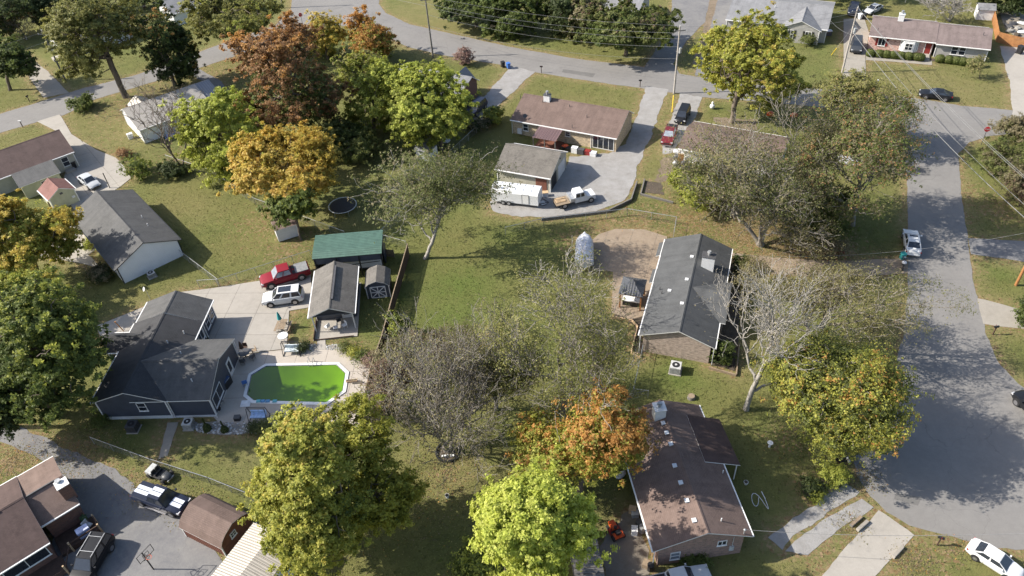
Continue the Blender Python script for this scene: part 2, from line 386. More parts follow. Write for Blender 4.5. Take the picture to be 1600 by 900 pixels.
sheet('driveway', [(1143, 395), (1200, 402), (1300, 408), (1419, 404), (1419, 428), (1300, 434), (1200, 428), (1157, 428)], STAINED, .026)
sheet('driveway', [(1512, 372), (1620, 378), (1620, 412), (1517, 397)], ASPH_D, .028, .04)
sheet('driveway', [(1527, 466), (1560, 474), (1620, 492), (1620, 516), (1560, 510), (1536, 506)], CONC_D, .028, .04)
sheet('driveway', [(1373, 797), (1428, 836), (1345, 925), (1262, 925)], CONC, .03, .04)
sheet('gravel_track', [(1318, 756), (1342, 768), (1285, 808), (1240, 838), (1222, 860), (1200, 840), (1225, 822), (1280, 785)], GRAVEL, .026, .11)
sheet('gravel_track', [(1346, 780), (1364, 792), (1300, 836), (1262, 868), (1225, 860), (1250, 838), (1300, 805)], GRAVEL, .03, .07)
sheet('parking_area', [(0, 648), (60, 680), (120, 708), (180, 732), (208, 755), (222, 778), (300, 800), (340, 868), (352, 895), (310, 908), (235, 925), (200, 960), (90, 960), (80, 800), (70, 720), (40, 705), (0, 692), (-160, 640), (-160, 600)], ASPH_D, .024, .12)
sheet('garden_path', [(262, 660), (278, 660), (262, 712), (247, 718)], CONC_D, .022, .04)
sheet('bare_yard', [(938, 855), (985, 790), (1010, 850), (1020, 925), (945, 925)], flat('muddy_gravel', ((.16, .135, .10), (.21, .185, .155), (.27, .25, .22)), fine=15, bs=.6), .02, .2)
sheet('dirt_patch', [(1037, 245), (1056, 245), (1050, 270), (1034, 290), (1022, 282), (1030, 262)], DIRT, .012, .3, verge=False)
sheet('dirt_patch', [(1108, 0), (1124, 0), (1106, 60), (1090, 108), (1082, 100), (1098, 50)], DIRT, .018, .1, verge=False)
sheet('dirt_patch', [(1115, 185), (1180, 186), (1182, 204), (1120, 206)], DIRT, .012, .3, verge=False)
sheet('terrace', [(1562, 18), (1640, 20), (1640, 72), (1590, 62), (1568, 40)], GRAVEL_T, .02)
PATCH = flat('asphalt_patch', ((.125, .122, .118), (.15, .146, .14), (.18, .175, .17)), fine=25)
for q_ in ([(1430, 262), (1452, 262), (1454, 275), (1431, 274)], [(880, 108), (930, 115), (926, 121), (878, 113)], [(250, 112), (282, 101), (287, 107), (256, 118)], [(1400, 770), (1440, 778), (1434, 790), (1396, 780)]): sheet('road_patch', q_, PATCH, .0235, .03, verge=False, th=.002)
# concrete cast in panels
A37 = math.atan2(*(G(106, 335)-G(181, 420))[1::-1]) if False else R(37)
paved('driveway', [(58, 190), (94, 179), (112, 210), (150, 234), (182, 247), (208, 276), (188, 292), (165, 306), (118, 330), (95, 300), (104, 262), (118, 238), (88, 205)], CONC, MULCH, .05, (4.2, 4.2), R(37), (94, 180))
paved('driveway', [(150, 510), (215, 484), (280, 457), (330, 451), (400, 440), (486, 428), (488, 480), (452, 486), (448, 545), (392, 552), (366, 562), (340, 545), (318, 520), (260, 520), (200, 520), (160, 532)], CONC, MULCH, .06, (3.6, 3.6), R(-6), (400, 490))
paved('patio', [(330, 560), (366, 562), (392, 553), (448, 546), (538, 546), (562, 556), (582, 570), (584, 584), (577, 620), (560, 668), (345, 664), (332, 650), (325, 620)], DECKC, MULCH, .06, (3.4, 3.4), R(-4), (420, 549))
paved('patio', [(918, 382), (936, 366), (962, 358), (1008, 359), (1042, 370), (1048, 400), (1030, 440), (1012, 492), (985, 500), (955, 488), (957, 455), (958, 425), (925, 420)], STAINED, CONC_D, .05, (3.1, 3.1), R(-21), (990, 360), gap=.035)
sheet('garden_path', [(495, 514), (508, 514), (509, 547), (496, 547)], CONC, .068, 0)
sheet('garden_bed', [(300, 664), (338, 660), (420, 664), (425, 676), (345, 680), (308, 676)], STONE, .05, .1)
sheet('garden_bed', [(452, 538), (494, 538), (496, 546), (450, 546)], STONE, .062, .05)
sheet('garden_bed', [(509, 540), (540, 538), (562, 546), (584, 566), (582, 572), (560, 556), (535, 547), (509, 547)], STONE, .062, .06)
sheet('garden_bed', [(960, 492), (1003, 490), (1005, 560), (986, 550), (992, 510), (975, 498), (958, 496)], MULCH, .03, .05)
sheet('garden_bed', [(1110, 570), (1149, 580), (1154, 520), (1158, 420), (1143, 412), (1125, 500)], MULCH, .03, .05)
sheet('garden_bed', [(1350, 84), (1462, 92), (1462, 96), (1350, 88)], MULCH, .03, .05)
sheet('garden_bed', [(1250, 752), (1300, 745), (1318, 760), (1280, 785), (1255, 775)], MULCH, .02, .2)
sheet('garden_bed', [(1009, 283), (1032, 286), (1038, 304), (1005, 301)], MULCH, .03, .1)
sheet('garden_path', [(105, 378), (140, 400), (158, 420), (128, 412), (60, 400), (70, 385)], CONC, .03, .05)
sheet('patio', [(60, 380), (110, 340), (150, 390), (120, 410)], CONC, .026, .05)

# ---- the ground itself: one sheet to the horizon, finer where the camera looks
def axis(lo, hi, step, far):
    a = list(np.arange(lo, hi+step/2, step)); e = []; x = step
    while x < far: x *= 1.6; e.append(x)
    return np.array([lo-q for q in reversed(e)]+a+[hi+q for q in e])
gx, gy = axis(-125, 115, .8, 3000), axis(15, 200, .8, 3000)
X, Y = np.meshgrid(gx, gy); nx_, ny_ = len(gx), len(gy); P = np.stack([X.ravel(), Y.ravel()], 1)
dist = np.full(len(P), 1e9)
inb = (P[:, 0] > -130) & (P[:, 0] < 120) & (P[:, 1] > 10) & (P[:, 1] < 205); Q = P[inb]; dq = dist[inb]
for a, b in EDGES:
    for p, q in zip(a, b):
        d = q-p; l2 = (d@d)+1e-9; t = np.clip(((Q-p)@d)/l2, 0, 1); dq = np.minimum(dq, np.hypot(*(Q-p-t[:, None]*d).T))
dist[inb] = dq
covr = np.zeros((len(P), 4), np.float32); covr[:, 3] = 1
def blobs(ch, L_, mode='max'):
    for x, y, rx, s in L_:
        c = np.array(G(x, y)[:2]); r = rx*(G(x, y).y/1200*1.25); v = s*np.exp(-((P-c)**2).sum(1)/(r*r))
        covr[:, ch] = np.maximum(covr[:, ch], v) if s > 0 else covr[:, ch]+v
blobs(0, [(1180, 360, 70, 1), (1120, 330, 50, .8), (1240, 395, 60, 1), (1300, 390, 50, .7), (1080, 345, 45, .8), (1000, 345, 40, .75), (940, 352, 35, .7), (900, 375, 30, .7), (110, 712, 60, .6), (220, 760, 40, .5),
      (20, 720, 40, .9), (1320, 800, 45, .7), (1410, 860, 50, .7), (1345, 740, 30, 1), (1300, 700, 40, .4), (1470, 870, 40, .6), (455, 385, 45, .5), (420, 350, 50, .45), (230, 160, 60, .5), (330, 120, 50, .35),
      (160, 220, 40, .2), (1230, 690, 50, .3), (880, 770, 50, .35), (1510, 300, 30, .5), (1560, 330, 40, .5), (1540, 560, 20, .5), (280, 250, 40, .4), (1520, 420, 20, .3), (700, 740, 50, .25), (1050, 330, 30, .6)])
blobs(1, [(230, 170, 80, .8), (180, 210, 70, .6), (330, 110, 60, .6), (30, 225, 50, .4), (650, 20, 60, .6), (700, 50, 40, .5), (900, 170, 60, .45), (960, 160, 40, .4), (1430, 125, 90, .7), (1500, 140, 80, .6),
      (300, 330, 60, .35), (500, 350, 60, .3), (1040, 280, 40, .7), (990, 300, 30, .6), (720, 740, 90, .65), (650, 700, 60, .5), (380, 700, 60, .55), (1400, 30, 60, .3), (1500, 40, 50, .5), (1230, 85, 30, .4),
      (1300, 770, 50, .5), (1440, 870, 60, .4), (680, 30, 50, .5), (730, 140, 40, .2), (800, 300, 20, .3), (1550, 250, 30, .4), (860, 140, 50, .25), (170, 500, 40, .3), (60, 140, 40, .3)])
blobs(2, [(720, 450, 80, .9), (700, 500, 60, .9), (1060, 590, 50, .9), (560, 525, 60, .7), (1540, 250, 40, .9), (1560, 430, 40, .6), (790, 370, 50, .5), (470, 510, 25, .9), (1290, 110, 40, .5), (700, 230, 40, .4),
      (1230, 115, 60, .5), (840, 380, 60, .4), (200, 690, 30, .5), (620, 470, 30, .8), (900, 540, 70, .4)])
covr[:, 0] = np.maximum(covr[:, 0], .5*np.exp(-(dist/.8)**2)); covr[:, 1] = np.maximum(covr[:, 1], .9*np.exp(-(dist/1.6)**2))
me = bpy.data.meshes.new('ground')
idx = np.arange(nx_*ny_).reshape(ny_, nx_); F = np.stack([idx[:-1, :-1], idx[:-1, 1:], idx[1:, 1:], idx[1:, :-1]], -1).reshape(-1, 4)
def npmesh(me, V, F, k):
    me.vertices.add(len(V)); me.vertices.foreach_set('co', np.asarray(V, np.float32).ravel()); me.loops.add(F.size); me.loops.foreach_set('vertex_index', F.astype(np.int32).ravel())
    me.polygons.add(len(F)); me.polygons.foreach_set('loop_start', np.arange(0, F.size, k, dtype=np.int32)); me.update(calc_edges=True); me.validate()
npmesh(me, np.stack([X.ravel(), Y.ravel(), np.zeros(len(P))], 1), F, 4)
at = me.color_attributes.new('cover', 'FLOAT_COLOR', 'POINT'); at.data.foreach_set('color', np.clip(covr, 0, 1).ravel())
m, n, L, b = newmat('lawn'); p = vec(n, 'World')
ca = n.new('ShaderNodeAttribute'); ca.attribute_name = 'cover'; sx = n.new('ShaderNodeSeparateColor'); L.new(ca.outputs['Color'], sx.inputs[0])
f_big = noise(n, L, p, .09, 5, .65, .35, .65); f_mid = noise(n, L, p, .7, 8, .85, .36, .64); f_fine = noise(n, L, p, 7, 4, .85, .3, .7); f_pt = noise(n, L, vec(n, 'World', (1, 2.2, 1), L), .55, 7, .8, .43, .57)
gr = mixc(n, L, f_mid, (.075, .095, .026), (.19, .205, .064)); gr = mixc(n, L, f_big, gr, (.175, .165, .06))
def mul(a, b_, add=0.0):
    x = n.new('ShaderNodeMath'); x.operation = 'MULTIPLY_ADD'; L.new(a, x.inputs[0])
    if isinstance(b_, (int, float)): x.inputs[1].default_value = b_
    else: L.new(b_, x.inputs[1])
    x.inputs[2].default_value = add; x.use_clamp = True; return x.outputs[0]
kb = n.new('ShaderNodeMath'); kb.operation = 'MULTIPLY'; kb.inputs[1].default_value = .55
gr = mixc(n, L, mul(mul(f_mid, .8, .35), sx.outputs[2]), gr, (.098, .142, .03))
gr = mixc(n, L, mul(mul(f_pt, .9, .25), sx.outputs[1]), gr, (.25, .21, .10))
gr = mixc(n, L, mul(f_fine, .42), gr, (.06, .064, .026))
vo = n.new('ShaderNodeTexVoronoi'); vo.inputs['Scale'].default_value = 4.5; L.new(p, vo.inputs['Vector']); vs_ = n.new('ShaderNodeSeparateColor'); L.new(vo.outputs['Color'], vs_.inputs[0])
lc = mixc(n, L, vs_.outputs[0], (.17, .10, .05), (.30, .215, .13)); lm = n.new('ShaderNodeMath'); lm.operation = 'ADD'; L.new(vs_.outputs[1], lm.inputs[0]); L.new(mul(sx.outputs[0], 1.15, 0), lm.inputs[1])
lr = n.new('ShaderNodeMapRange'); lr.inputs[1].default_value = .98; lr.inputs[2].default_value = 1.1; L.new(lm.outputs[0], lr.inputs[0])
lf = mul(lr.outputs[0], mul(f_pt, .7, .45)); L.new(mixc(n, L, mul(lf, .85), gr, lc), b.inputs['Base Color']); b.inputs['Roughness'].default_value = .95; b.inputs['Specular IOR Level'].default_value = .15
hs = n.new('ShaderNodeMath'); hs.operation = 'ADD'; L.new(f_fine, hs.inputs[0]); L.new(mul(f_mid, 1.0), hs.inputs[1]); bump(n, L, b, hs.outputs[0], .55, .12)
me.materials.append(m); g = bpy.data.objects.new('ground', me); col.objects.link(g); g['kind'] = 'structure'
# ------------------------------------------------ buildings: each in its own frame (s along the a->b eave, t to its left, z up)
WCACHE = {}
DIRS = {'T-': (0, -1), 'T+': (0, 1), 'S-': (-1, 0), 'S+': (1, 0)}
def shared(key, fn, name, mats, parent):
    if key not in WCACHE: o = fn().build(name, mats, parent); WCACHE[key] = o.data; return o
    o = bpy.data.objects.new(name, WCACHE[key]); col.objects.link(o); o.parent = parent; return o
class Bld:
    def __init__(s, name, label, cat, a, b, ze, group=None, snap=None):
        A, B = G(*a, ze), G(*b, ze); ang = math.atan2(B.y-A.y, B.x-A.x) if snap is None else snap; s.L = (B-A).length
        s.root = thing(name, (A.x, A.y, 0), ang, label, cat, group); s.A = Vector((A.x, A.y)); s.u = Vector((math.cos(ang), math.sin(ang))); s.w = Vector((-s.u.y, s.u.x)); s.rz = None; s.ang = ang; s.roof = None
    def loc(s, x, y, z=0):
        q = G(x, y, z).xy-s.A; return q.dot(s.u), q.dot(s.w)
    def world(s, a, b, z=0): q = s.A+s.u*a+s.w*b; return Vector((q.x, q.y, z))
    def part(s, name, mb, mats, parent=None, label=None, kind=None):
        if name in ('gutter', 'corner_board', 'beam', 'deck_rail', 'skirting', 'ridge_vent', 'downspout', 'skid', 'porch_step'):
            for q in mb.islands(): o = q.build(name, mats, parent or s.root)
            return o
        return mb.build(name, mats, parent or s.root, label=label, kind=kind)
    def gable(s, S0, S1, T0, T1, ze, zr, rm, wm, tr=None, axis='s', os=.25, ot=.35, z0=0, th=.11, trim=None, wall=True, cap=True, gut=True, ends=(1, 1), name='roof', rlabel=None, wlabel=None, gm=None):
        trim = trim or WHITE
        if axis == 't': mp = lambda p: (p[1], p[0], p[2]) if True else p
        else: mp = lambda p: p
        if axis == 't': a0, a1, b0, b1 = T0, T1, S0, S1
        else: a0, a1, b0, b1 = S0, S1, T0, T1
        m_ = (b0+b1)/2 if tr is None else tr
        def rz(a, b): return ze+(zr-ze)*((b-b0)/(m_-b0) if b < m_ else (b1-b)/(b1-m_))
        f = (lambda a, b: rz(a, b)) if axis == 's' else (lambda x, y: rz(y, x))
        if s.rz is None: s.rz = f
        s.rf = f
        mb = MB()
        for q in ([(a0, b0, ze), (a1, b0, ze), (a1, m_, zr), (a0, m_, zr)], [(a1, b1, ze), (a0, b1, ze), (a0, m_, zr), (a1, m_, zr)]): mb.slab([mp(p) for p in q], th)
        ro = s.part(name, mb, [rm, trim], label=rlabel)
        if s.roof is None: s.roof = ro
        if cap:
            c = MB()
            for sg in (-1, 1):
                k = (m_-b0) if sg < 0 else (b1-m_); d = .16; dz = (zr-ze)/k*d
                c.slab([mp(p) for p in ((a0, m_, zr+.035), (a1, m_, zr+.035), (a1, m_+sg*d, zr-dz+.03), (a0, m_+sg*d, zr-dz+.03))], .03, 0, 0)
            s.part('ridge_cap', c, rm, ro)
        if gut:
            g = MB()
            for bb, sg in ((b0, -1), (b1, 1)):
                y0, y1 = sorted((bb+sg*.003, bb+sg*.12)); c = [(a0+.02, y0), (a1-.02, y1)]
                if axis == 's': g.box(a0+.02, a1-.02, y0, y1, ze-.13, ze-.02)
                else: g.box(y0, y1, a0+.02, a1-.02, ze-.13, ze-.02)
            s.part('gutter', g, trim, ro)
        if wall:
            wa0, wa1, wb0, wb1 = a0+os, a1-os, b0+ot, b1-ot; e = th+.02
            z_ = lambda b: rz(0, b)-e
            mbw = MB()
            V = [(wa0, wb0, z0), (wa1, wb0, z0), (wa1, wb1, z0), (wa0, wb1, z0), (wa0, wb0, z_(wb0)), (wa1, wb0, z_(wb0)), (wa1, wb1, z_(wb1)), (wa0, wb1, z_(wb1)), (wa0, m_, zr-e), (wa1, m_, zr-e)]
            V = [mp(p) for p in V]; Fs = [(0, 1, 5, 4), (2, 3, 7, 6), (1, 2, 6, 9, 5), (3, 0, 4, 8, 7)]
            if axis == 't': Fs = [tuple(reversed(q)) for q in Fs]
            mbw.add(V, Fs[:2], 0); mbw.add(V, Fs[2:], 1); s.part('wall', mbw, [wm, gm or wm], label=wlabel)
            c = MB()                                                # corner boards
            for (x, y) in ((wa0, wb0), (wa1, wb0), (wa1, wb1), (wa0, wb1)):
                zt = z_(y)
                if axis == 's': c.box(x-.06, x+.06, y-.06, y+.06, z0, zt-.03)
                else: c.box(y-.06, y+.06, x-.06, x+.06, z0, zt-.03)
            if wm in (WSIDE, BLUES, CREAM, GREYS, YELLOW): s.part('corner_board', c, trim)
        return ro
    def win(s, a, b, z, d, w_=.9, h_=1.2, split='h', frame=None, glass=None, shutter=None, name='window', sill=True):
        frame = frame or WHITE; glass = glass or GLASS; nx, ny = DIRS[d]
        def fr():
            m_ = MB(); k = .07
            m_.box(-w_/2, w_/2, .0, .06, h_/2-k, h_/2).box(-w_/2, w_/2, .0, .06, -h_/2, -h_/2+k).box(-w_/2, -w_/2+k, .002, .058, -h_/2+k, h_/2-k).box(w_/2-k, w_/2, .002, .058, -h_/2+k, h_/2-k)
            if split in ('h', 'x'): m_.box(-w_/2+k, w_/2-k, .004, .05, -.03, .03)
            if split in ('v', 'x'): m_.box(-.03, .03, .006, .048, -h_/2+k, h_/2-k)
            if split == '4v':
                for q in (-.25, 0, .25): m_.box(w_*q-.03, w_*q+.03, .006, .048, -h_/2+k, h_/2-k)
            if sill: m_.box(-w_/2-.05, w_/2+.05, .0, .10, -h_/2-.05, -h_/2-.003)
            return m_
        o = shared(('w', w_, h_, split, frame.name, sill), fr, name, frame, s.root); o.location = (a, b, z); o.rotation_euler = (0, 0, math.atan2(ny, nx)-math.pi/2)
        shared(('p', w_, h_, glass.name), lambda: MB().box(-w_/2+.06, w_/2-.06, .0, .025, -h_/2+.06, h_/2-.06), 'pane', glass, o)
        if shutter:
            for sg in (-1, 1):
                x = sg*(w_/2+.2); q = MB().box(x-.17, x+.17, 0, .05, -h_/2, h_/2).build('shutter', shutter, o)
        return o
    def door(s, a, b, z, d, w_=.95, h_=2.05, mat=None, frame=None, glass=False):
        nx, ny = DIRS[d]; m_ = MB().box(-w_/2-.09, -w_/2, 0, .07, 0, h_+.09).box(w_/2, w_/2+.09, 0, .07, 0, h_+.09).box(-w_/2, w_/2, 0, .068, h_, h_+.09).box(-w_/2, w_/2, 0, .03, 0, h_, 1)
        o = m_.build('door', [frame or WHITE, mat or WHITE], s.root); o.location = (a, b, z); o.rotation_euler = (0, 0, math.atan2(ny, nx)-math.pi/2)
        MB().box(w_/2-.14, w_/2-.08, .03, .09, h_*.47, h_*.47+.06).build('handle', STEEL, o)
        if glass: MB().box(-w_/2+.15, w_/2-.15, .03, .045, h_*.25, h_*.9).build('pane', GLASS, o)
        return o
    def vent(s, x, y, z=4, kind='box', mat=None, f=None):
        a, b = s.loc(x, y, z); 
        for _ in range(4):
            zz = (f or s.rz)(a, b); a, b = s.loc(x, y, zz+.1)
        m_ = MB()
        if kind == 'box': m_.box(a-.15, a+.15, b-.15, b+.15, zz-.1, zz+.13).box(a-.19, a+.19, b-.19, b+.19, zz+.13, zz+.17); nm = 'roof_vent'
        elif kind == 'pipe': m_.tube((a, b, zz-.1), (a, b, zz+.4), .05); nm = 'vent_pipe'
        else: m_.tube((a, b, zz-.1), (a, b, zz+.22), .13).tube((a, b, zz+.22), (a, b, zz+.3), .22, .12); nm = 'turbine_vent'
        return s.part(nm, m_, mat or WHITE_P, s.roof)
    def chimney(s, x, y, w_, d_, top, mat, capm=None, z=4.2, flue=True, f=None):
        a, b = s.loc(x, y, top); zz = (f or s.rz)(a, b)
        c = s.part('chimney', MB().box(a-w_/2, a+w_/2, b-d_/2, b+d_/2, zz-.6, top).box(a-w_/2-.06, a+w_/2+.06, b-d_/2-.06, b+d_/2+.06, top, top+.07, 1), [mat, capm or mat], s.roof)
        if flue: s.part('flue', MB().tube((a, b, top+.07), (a, b, top+.4), .16).tube((a, b, top+.4), (a, b, top+.5), .26, .26).tube((a, b, top+.5), (a, b, top+.62), .14, .2), STEEL, s.root)
        return c

# --- slate-blue house by the pool
H = Bld('house', 'slate-blue house with black shingled roofs and white trim beside the green pool', 'house', (260, 627.5), (332, 469.5), 2.9)
H.gable(0, 11.7, 0, 7.9, 2.9, 4.35, SH_BLACK, BLUES, z0=.45, axis='s', cap=True)
main = H.rz
H.gable(11.62, 15.3, 0, 7.75, 2.88, 4.45, SH_G2, BLUES, z0=.2, name='roof', wall=True)
H.gable(0.02, 8.75, -4.45, 3.6, 2.86, 4.38, SH_G2, BLUES, z0=.45, tr=None, axis='s', wall=False, cap=False, gut=False) if False else None
# wing: its ridge runs across (along t)
H.gable(0.05, 8.8, -4.45, 3.9, 2.87, 4.30, SH_G2, BLUES, axis='t', z0=.2, gut=False); wingf = H.rf
H.gable(7.2, 10.3, 4.6, 9.7, 2.8, 3.9, SH_BLACK, BLUES, axis='t', z0=.3, cap=False)
H.part('skirting', MB().box(.24, 11.3, .33, .35+7.2, 0, .449).box(.28, 8.5, -4.18, .3, 0, .19), WHITE_P)
for t_, z_ in ((3.0, 1.9),): H.win(.25, t_, z_, 'S-', .95, 1.25)
H.win(2.0, -4.2, 1.45, 'T-', 2.4, 1.5, split='v'); H.door(6.1, -4.2, .2, 'T-', .9, 2.0, glass=True)
H.win(10.6, .35, 1.6, 'T-', 1.4, 1.4, split='v'); H.win(12.9, .35, 1.6, 'T-', 1.0, 1.6, split='h'); H.win(14.2, .35, 1.6, 'T-', 1.0, 1.6, split='h')
for px in ((230, 470), (187, 448+78),): pass
H.vent(287.5, 520, kind='pipe', f=main); H.vent(262, 535, kind='pipe', f=main); H.vent(283, 552, kind='pipe', f=wingf); H.vent(300, 595, kind='pipe', f=wingf)
H.part('downspout', MB().tube((.2, .1, .1), (.2, .1, 2.7), .05, n=4).tube((.15, -4.3, .05), (.15, -4.3, 2.7), .05, n=4).tube((8.65, -4.3, .05), (8.65, -4.3, 2.7), .05, n=4), WHITE_P)
BLUEH = H

# --- gable house, left, white wall and graphite roof
H = Bld('house', 'long gable house with graphite roof and plain white end wall by the lawn', 'house', (282.5, 374.5), (206, 296), 2.5)
H.gable(0, 16.6, 0, 8.6, 2.5, 4.4, SH_G2, WSIDE, trim=BLACK); H.vent(222, 339, kind='pipe'); H.vent(231, 352, kind='pipe'); H.part('roof_hatch', MB().box(10.2, 11.6, 2.2, 2.4, 3.2, 3.45), BLACK, H.roof)
H.win(3, 8.25, 1.4, 'T+', 1.2, 1.2); H.win(8, 8.25, 1.4, 'T+', 1.8, 1.3, 'v'); H.door(11, 8.25, 0, 'T+'); H.win(13.6, 8.25, 1.4, 'T+', 1.2, 1.2); H.win(5, .35, 1.4, 'T-'); H.win(10, .35, 1.4, 'T-'); H.door(7.5, .35, 0, 'T-')

# --- tan-roofed brick house in the middle distance
H = Bld('house', 'tan brick ranch house with brown shingle roof beside the light gravel drive', 'house', (797, 187), (965, 217), 2.5)
H.gable(0, 17.1, 0, 8.0, 2.5, 4.25, SH_TAN, BRICKT, tr=5.4); H.chimney(855, 148, 1.0, .7, 5.0, WHITE_P, DGREY, flue=True)
H.win(2.4, .35, 1.45, 'T-', .9, 1.2); H.win(5.0, .35, 1.6, 'T-', .8, .8); H.win(9.3, .35, 1.6, 'T-', .8, .8); H.win(14.9, .35, 1.25, 'T-', 3.3, 2.2, '4v', sill=False)
for p in ((813, 152), (848, 159), (890, 166), (917, 182), (894, 198)): H.vent(*p, kind='pipe', mat=DGREY)
H.part('satellite_dish', MB().tube((2.2, .6, 2.7), (2.2, .6, 3.2), .03).tube((2.2, .6, 3.2), (2.32, .5, 3.3), .05, .34), DGREY, H.roof)
H.part('utility_cabinet', MB().box(1.1, 1.8, .02, .33, .3, 1.1), WHITE_P); H.part('downspout', MB().tube((.15, .28, 0), (.15, .28, 2.4), .05, n=4).tube((13.0, .28, 0), (13.0, .28, 2.4), .06, n=4), WHITE_P)
# porch with mauve metal roof
s0 = H.loc(840, 222, 2.1)[0]; ro = MB()
for k in range(9): ro.slab([(4.9+k*.42, -2.9, 2.02), (4.9+k*.42+.38, -2.9, 2.02), (4.9+k*.42+.38, .3, 2.42), (4.9+k*.42, .3, 2.42)], .05, 0, 0).slab([(4.9+k*.42+.38, -2.9, 2.05), (4.9+k*.42+.42, -2.9, 2.05), (4.9+k*.42+.42, .3, 2.45), (4.9+k*.42+.38, .3, 2.45)], .08, 0, 0)
po = H.part('porch_roof', ro, M_MAUVE)
for x in (5.0, 6.8, 8.5): H.part('post', MB().box(x-.06, x+.06, -2.8, -2.68, 0, 1.97), WOODG)
H.part('porch_floor', MB().box(4.9, 8.7, -2.9, .34, 0, .12), WOODR)
TANH = H

# --- garage with weathered roof
H = Bld('garage', 'cream garage with stained grey roof and open side door behind the white trailer', 'garage', (772.5, 264), (858.5, 279), 2.5)
H.gable(0, 8.35, 0, 7.2, 2.5, 4.1, SH_W, CREAM, tr=4.4)
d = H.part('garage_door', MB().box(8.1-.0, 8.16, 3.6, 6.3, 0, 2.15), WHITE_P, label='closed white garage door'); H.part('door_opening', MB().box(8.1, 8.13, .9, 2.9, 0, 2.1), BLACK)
H.part('side_door', MB().box(6.0, 7.6, .28, .345, 0, 2.0), WOODR); H.part('wall_light', MB().box(8.1, 8.25, 4.3, 4.45, 3.0, 3.15), DGREY)

# --- grey-roofed brick house, centre right
H = Bld('house', 'brick house with charcoal-grey roof, white chimney and brown stained patio beside it', 'house', (1117, 547), (1143.8, 389.7), 2.6)
H.gable(0.2, 17.2, 0, 7.9, 2.6, 4.15, SH_GREY, BRICKX, tr=3.8, ot=.45, wlabel='end wall of weathered brown brick'); mainf = H.rz
def slope_ext(H, s0, s1, t0, t1, f, rm, name='roof_extension'):          # roof running on past the eave line
    z0, z1 = f(s0, t0)+.006, f(s0, t0)-(t1-t0)*.41
    return H.part(name, MB().slab([(s0, t0-.02, z0), (s1, t0-.02, z0), (s1, t1, z1), (s0, t1, z1)], .1), [rm, WHITE], H.roof)
slope_ext(H, 14.0, 16.6, 7.85, 8.5, mainf, SH_GREY); slope_ext(H, 9.0, 11.4, 7.85, 8.4, mainf, SH_GREY)
H.gable(4.15, 10.9, -.62, 3.4, 2.6, 4.02, SH_LG if False else SH_GREY, BRICKX, axis='t', tr=7.6, cap=False, gut=False)
H.chimney(1108, 399, 1.0, 1.4, 5.2, WHITE_P, DGREY, f=mainf)
for p, k in (((1081, 401), 'box'), ((1073, 436.5), 'box'), ((1046, 454), 'box'), ((1065.5, 474), 'box'), ((1031, 452), 'pipe'), ((1034, 458), 'pipe'), ((1101, 473), 'pipe')): H.vent(*p, kind=k, mat=WHITE_P if k == 'box' else DGREY)
H.win(5.5, 7.45, 1.4, 'T+', 1.4, 1.2, 'v'); H.door(12.6, 7.45, 0, 'T+', 1.6, 2.0, glass=True); H.win(15.2, 7.45, 1.5, 'T+', 1.0, 1.1); H.win(7.6, -.27, 1.5, 'T-', 1.6, 1.3, 'v'); H.door(12.5, .45, 0, 'T-'); H.win(14.9, .45, 1.5, 'T-', 1.4, 1.2, 'v')
H.part('outdoor_tap', MB().tube((.3, 3.8, .7), (.18, 3.8, .7), .04), STEEL); H.part('downspout', MB().tube((.22, 7.75, 0), (.22, 7.75, 2.4), .05, n=4).tube((.22, .1, 0), (.22, .1, 2.4), .05, n=4), WHITE_P)
GREYH = H

# --- brown-roofed brick house, bottom
H = Bld('house', 'brick house with brown shingle roof, row of white roof vents and tall white chimney', 'house', (1176.7, 838.3), (1093, 635), 2.9)
H.gable(0, 14.1, 0, 8.35, 2.9, 4.5, SH_BROWN, BRICKM, tr=3.95, ot=.6, os=.3); mainf = H.rz
H.part('patio_roof', MB().slab([(7.2, -1.65, 2.35), (12.5, -1.55, 2.35), (12.5, 1.75, 3.7), (7.2, 1.75, 3.7)], .1), [SH_DBROWN, WHITE])
for x in (7.4, 12.2): H.part('post', MB().box(x-.05, x+.05, -1.45, -1.35, 0, 2.28), WHITE_P)
H.chimney(1030.5, 636, 1.0, 1.0, 5.5, WHITE_P, WHITE_P, f=mainf)
for p in ((1036, 661), (1041.5, 676), (1048, 693.5), (1054, 727.5), (1063.5, 754), (1073, 782), (1084.5, 813)): H.vent(*p)
H.vent(1127, 813, kind='pipe'); H.vent(1129.5, 738, kind='pipe')
H.win(.3, 2.4, 2.1, 'S-', .8, .7, 'v'); H.win(.3, 6.3, 1.2, 'S-', .85, 1.1, 'h', glass=GLASS_L); H.win(4, 7.76, 1.6, 'T+', 1.2, 1.1, 'v'); H.win(8, 7.76, 1.6, 'T+', 1.2, 1.1, 'v'); H.door(6.1, 7.76, 0, 'T+'); H.win(11, 7.76, 1.6, 'T+', 1.2, 1.1, 'v')
H.win(2.6, .59, 1.6, 'T-', 1.2, 1.1, 'v'); H.door(9, .59, 0, 'T-', 1.6, glass=True)
H.part('meter_box', MB().box(.18, .298, 1.3, 1.7, .8, 1.4).tube((.22, 1.5, 1.4), (.22, 1.5, 2.9), .03), STEELP); H.part('downspout', MB().tube((.24, 8.15, 0), (.24, 8.15, 2.7), .05, n=4), WHITE_P)
H.part('service_mast', MB().tube((.2, .75, 3.0), (.2, .75, 3.8), .05).blob((.2, .75, 3.8), .12, .12, .1), STEEL)
BROWNH = H

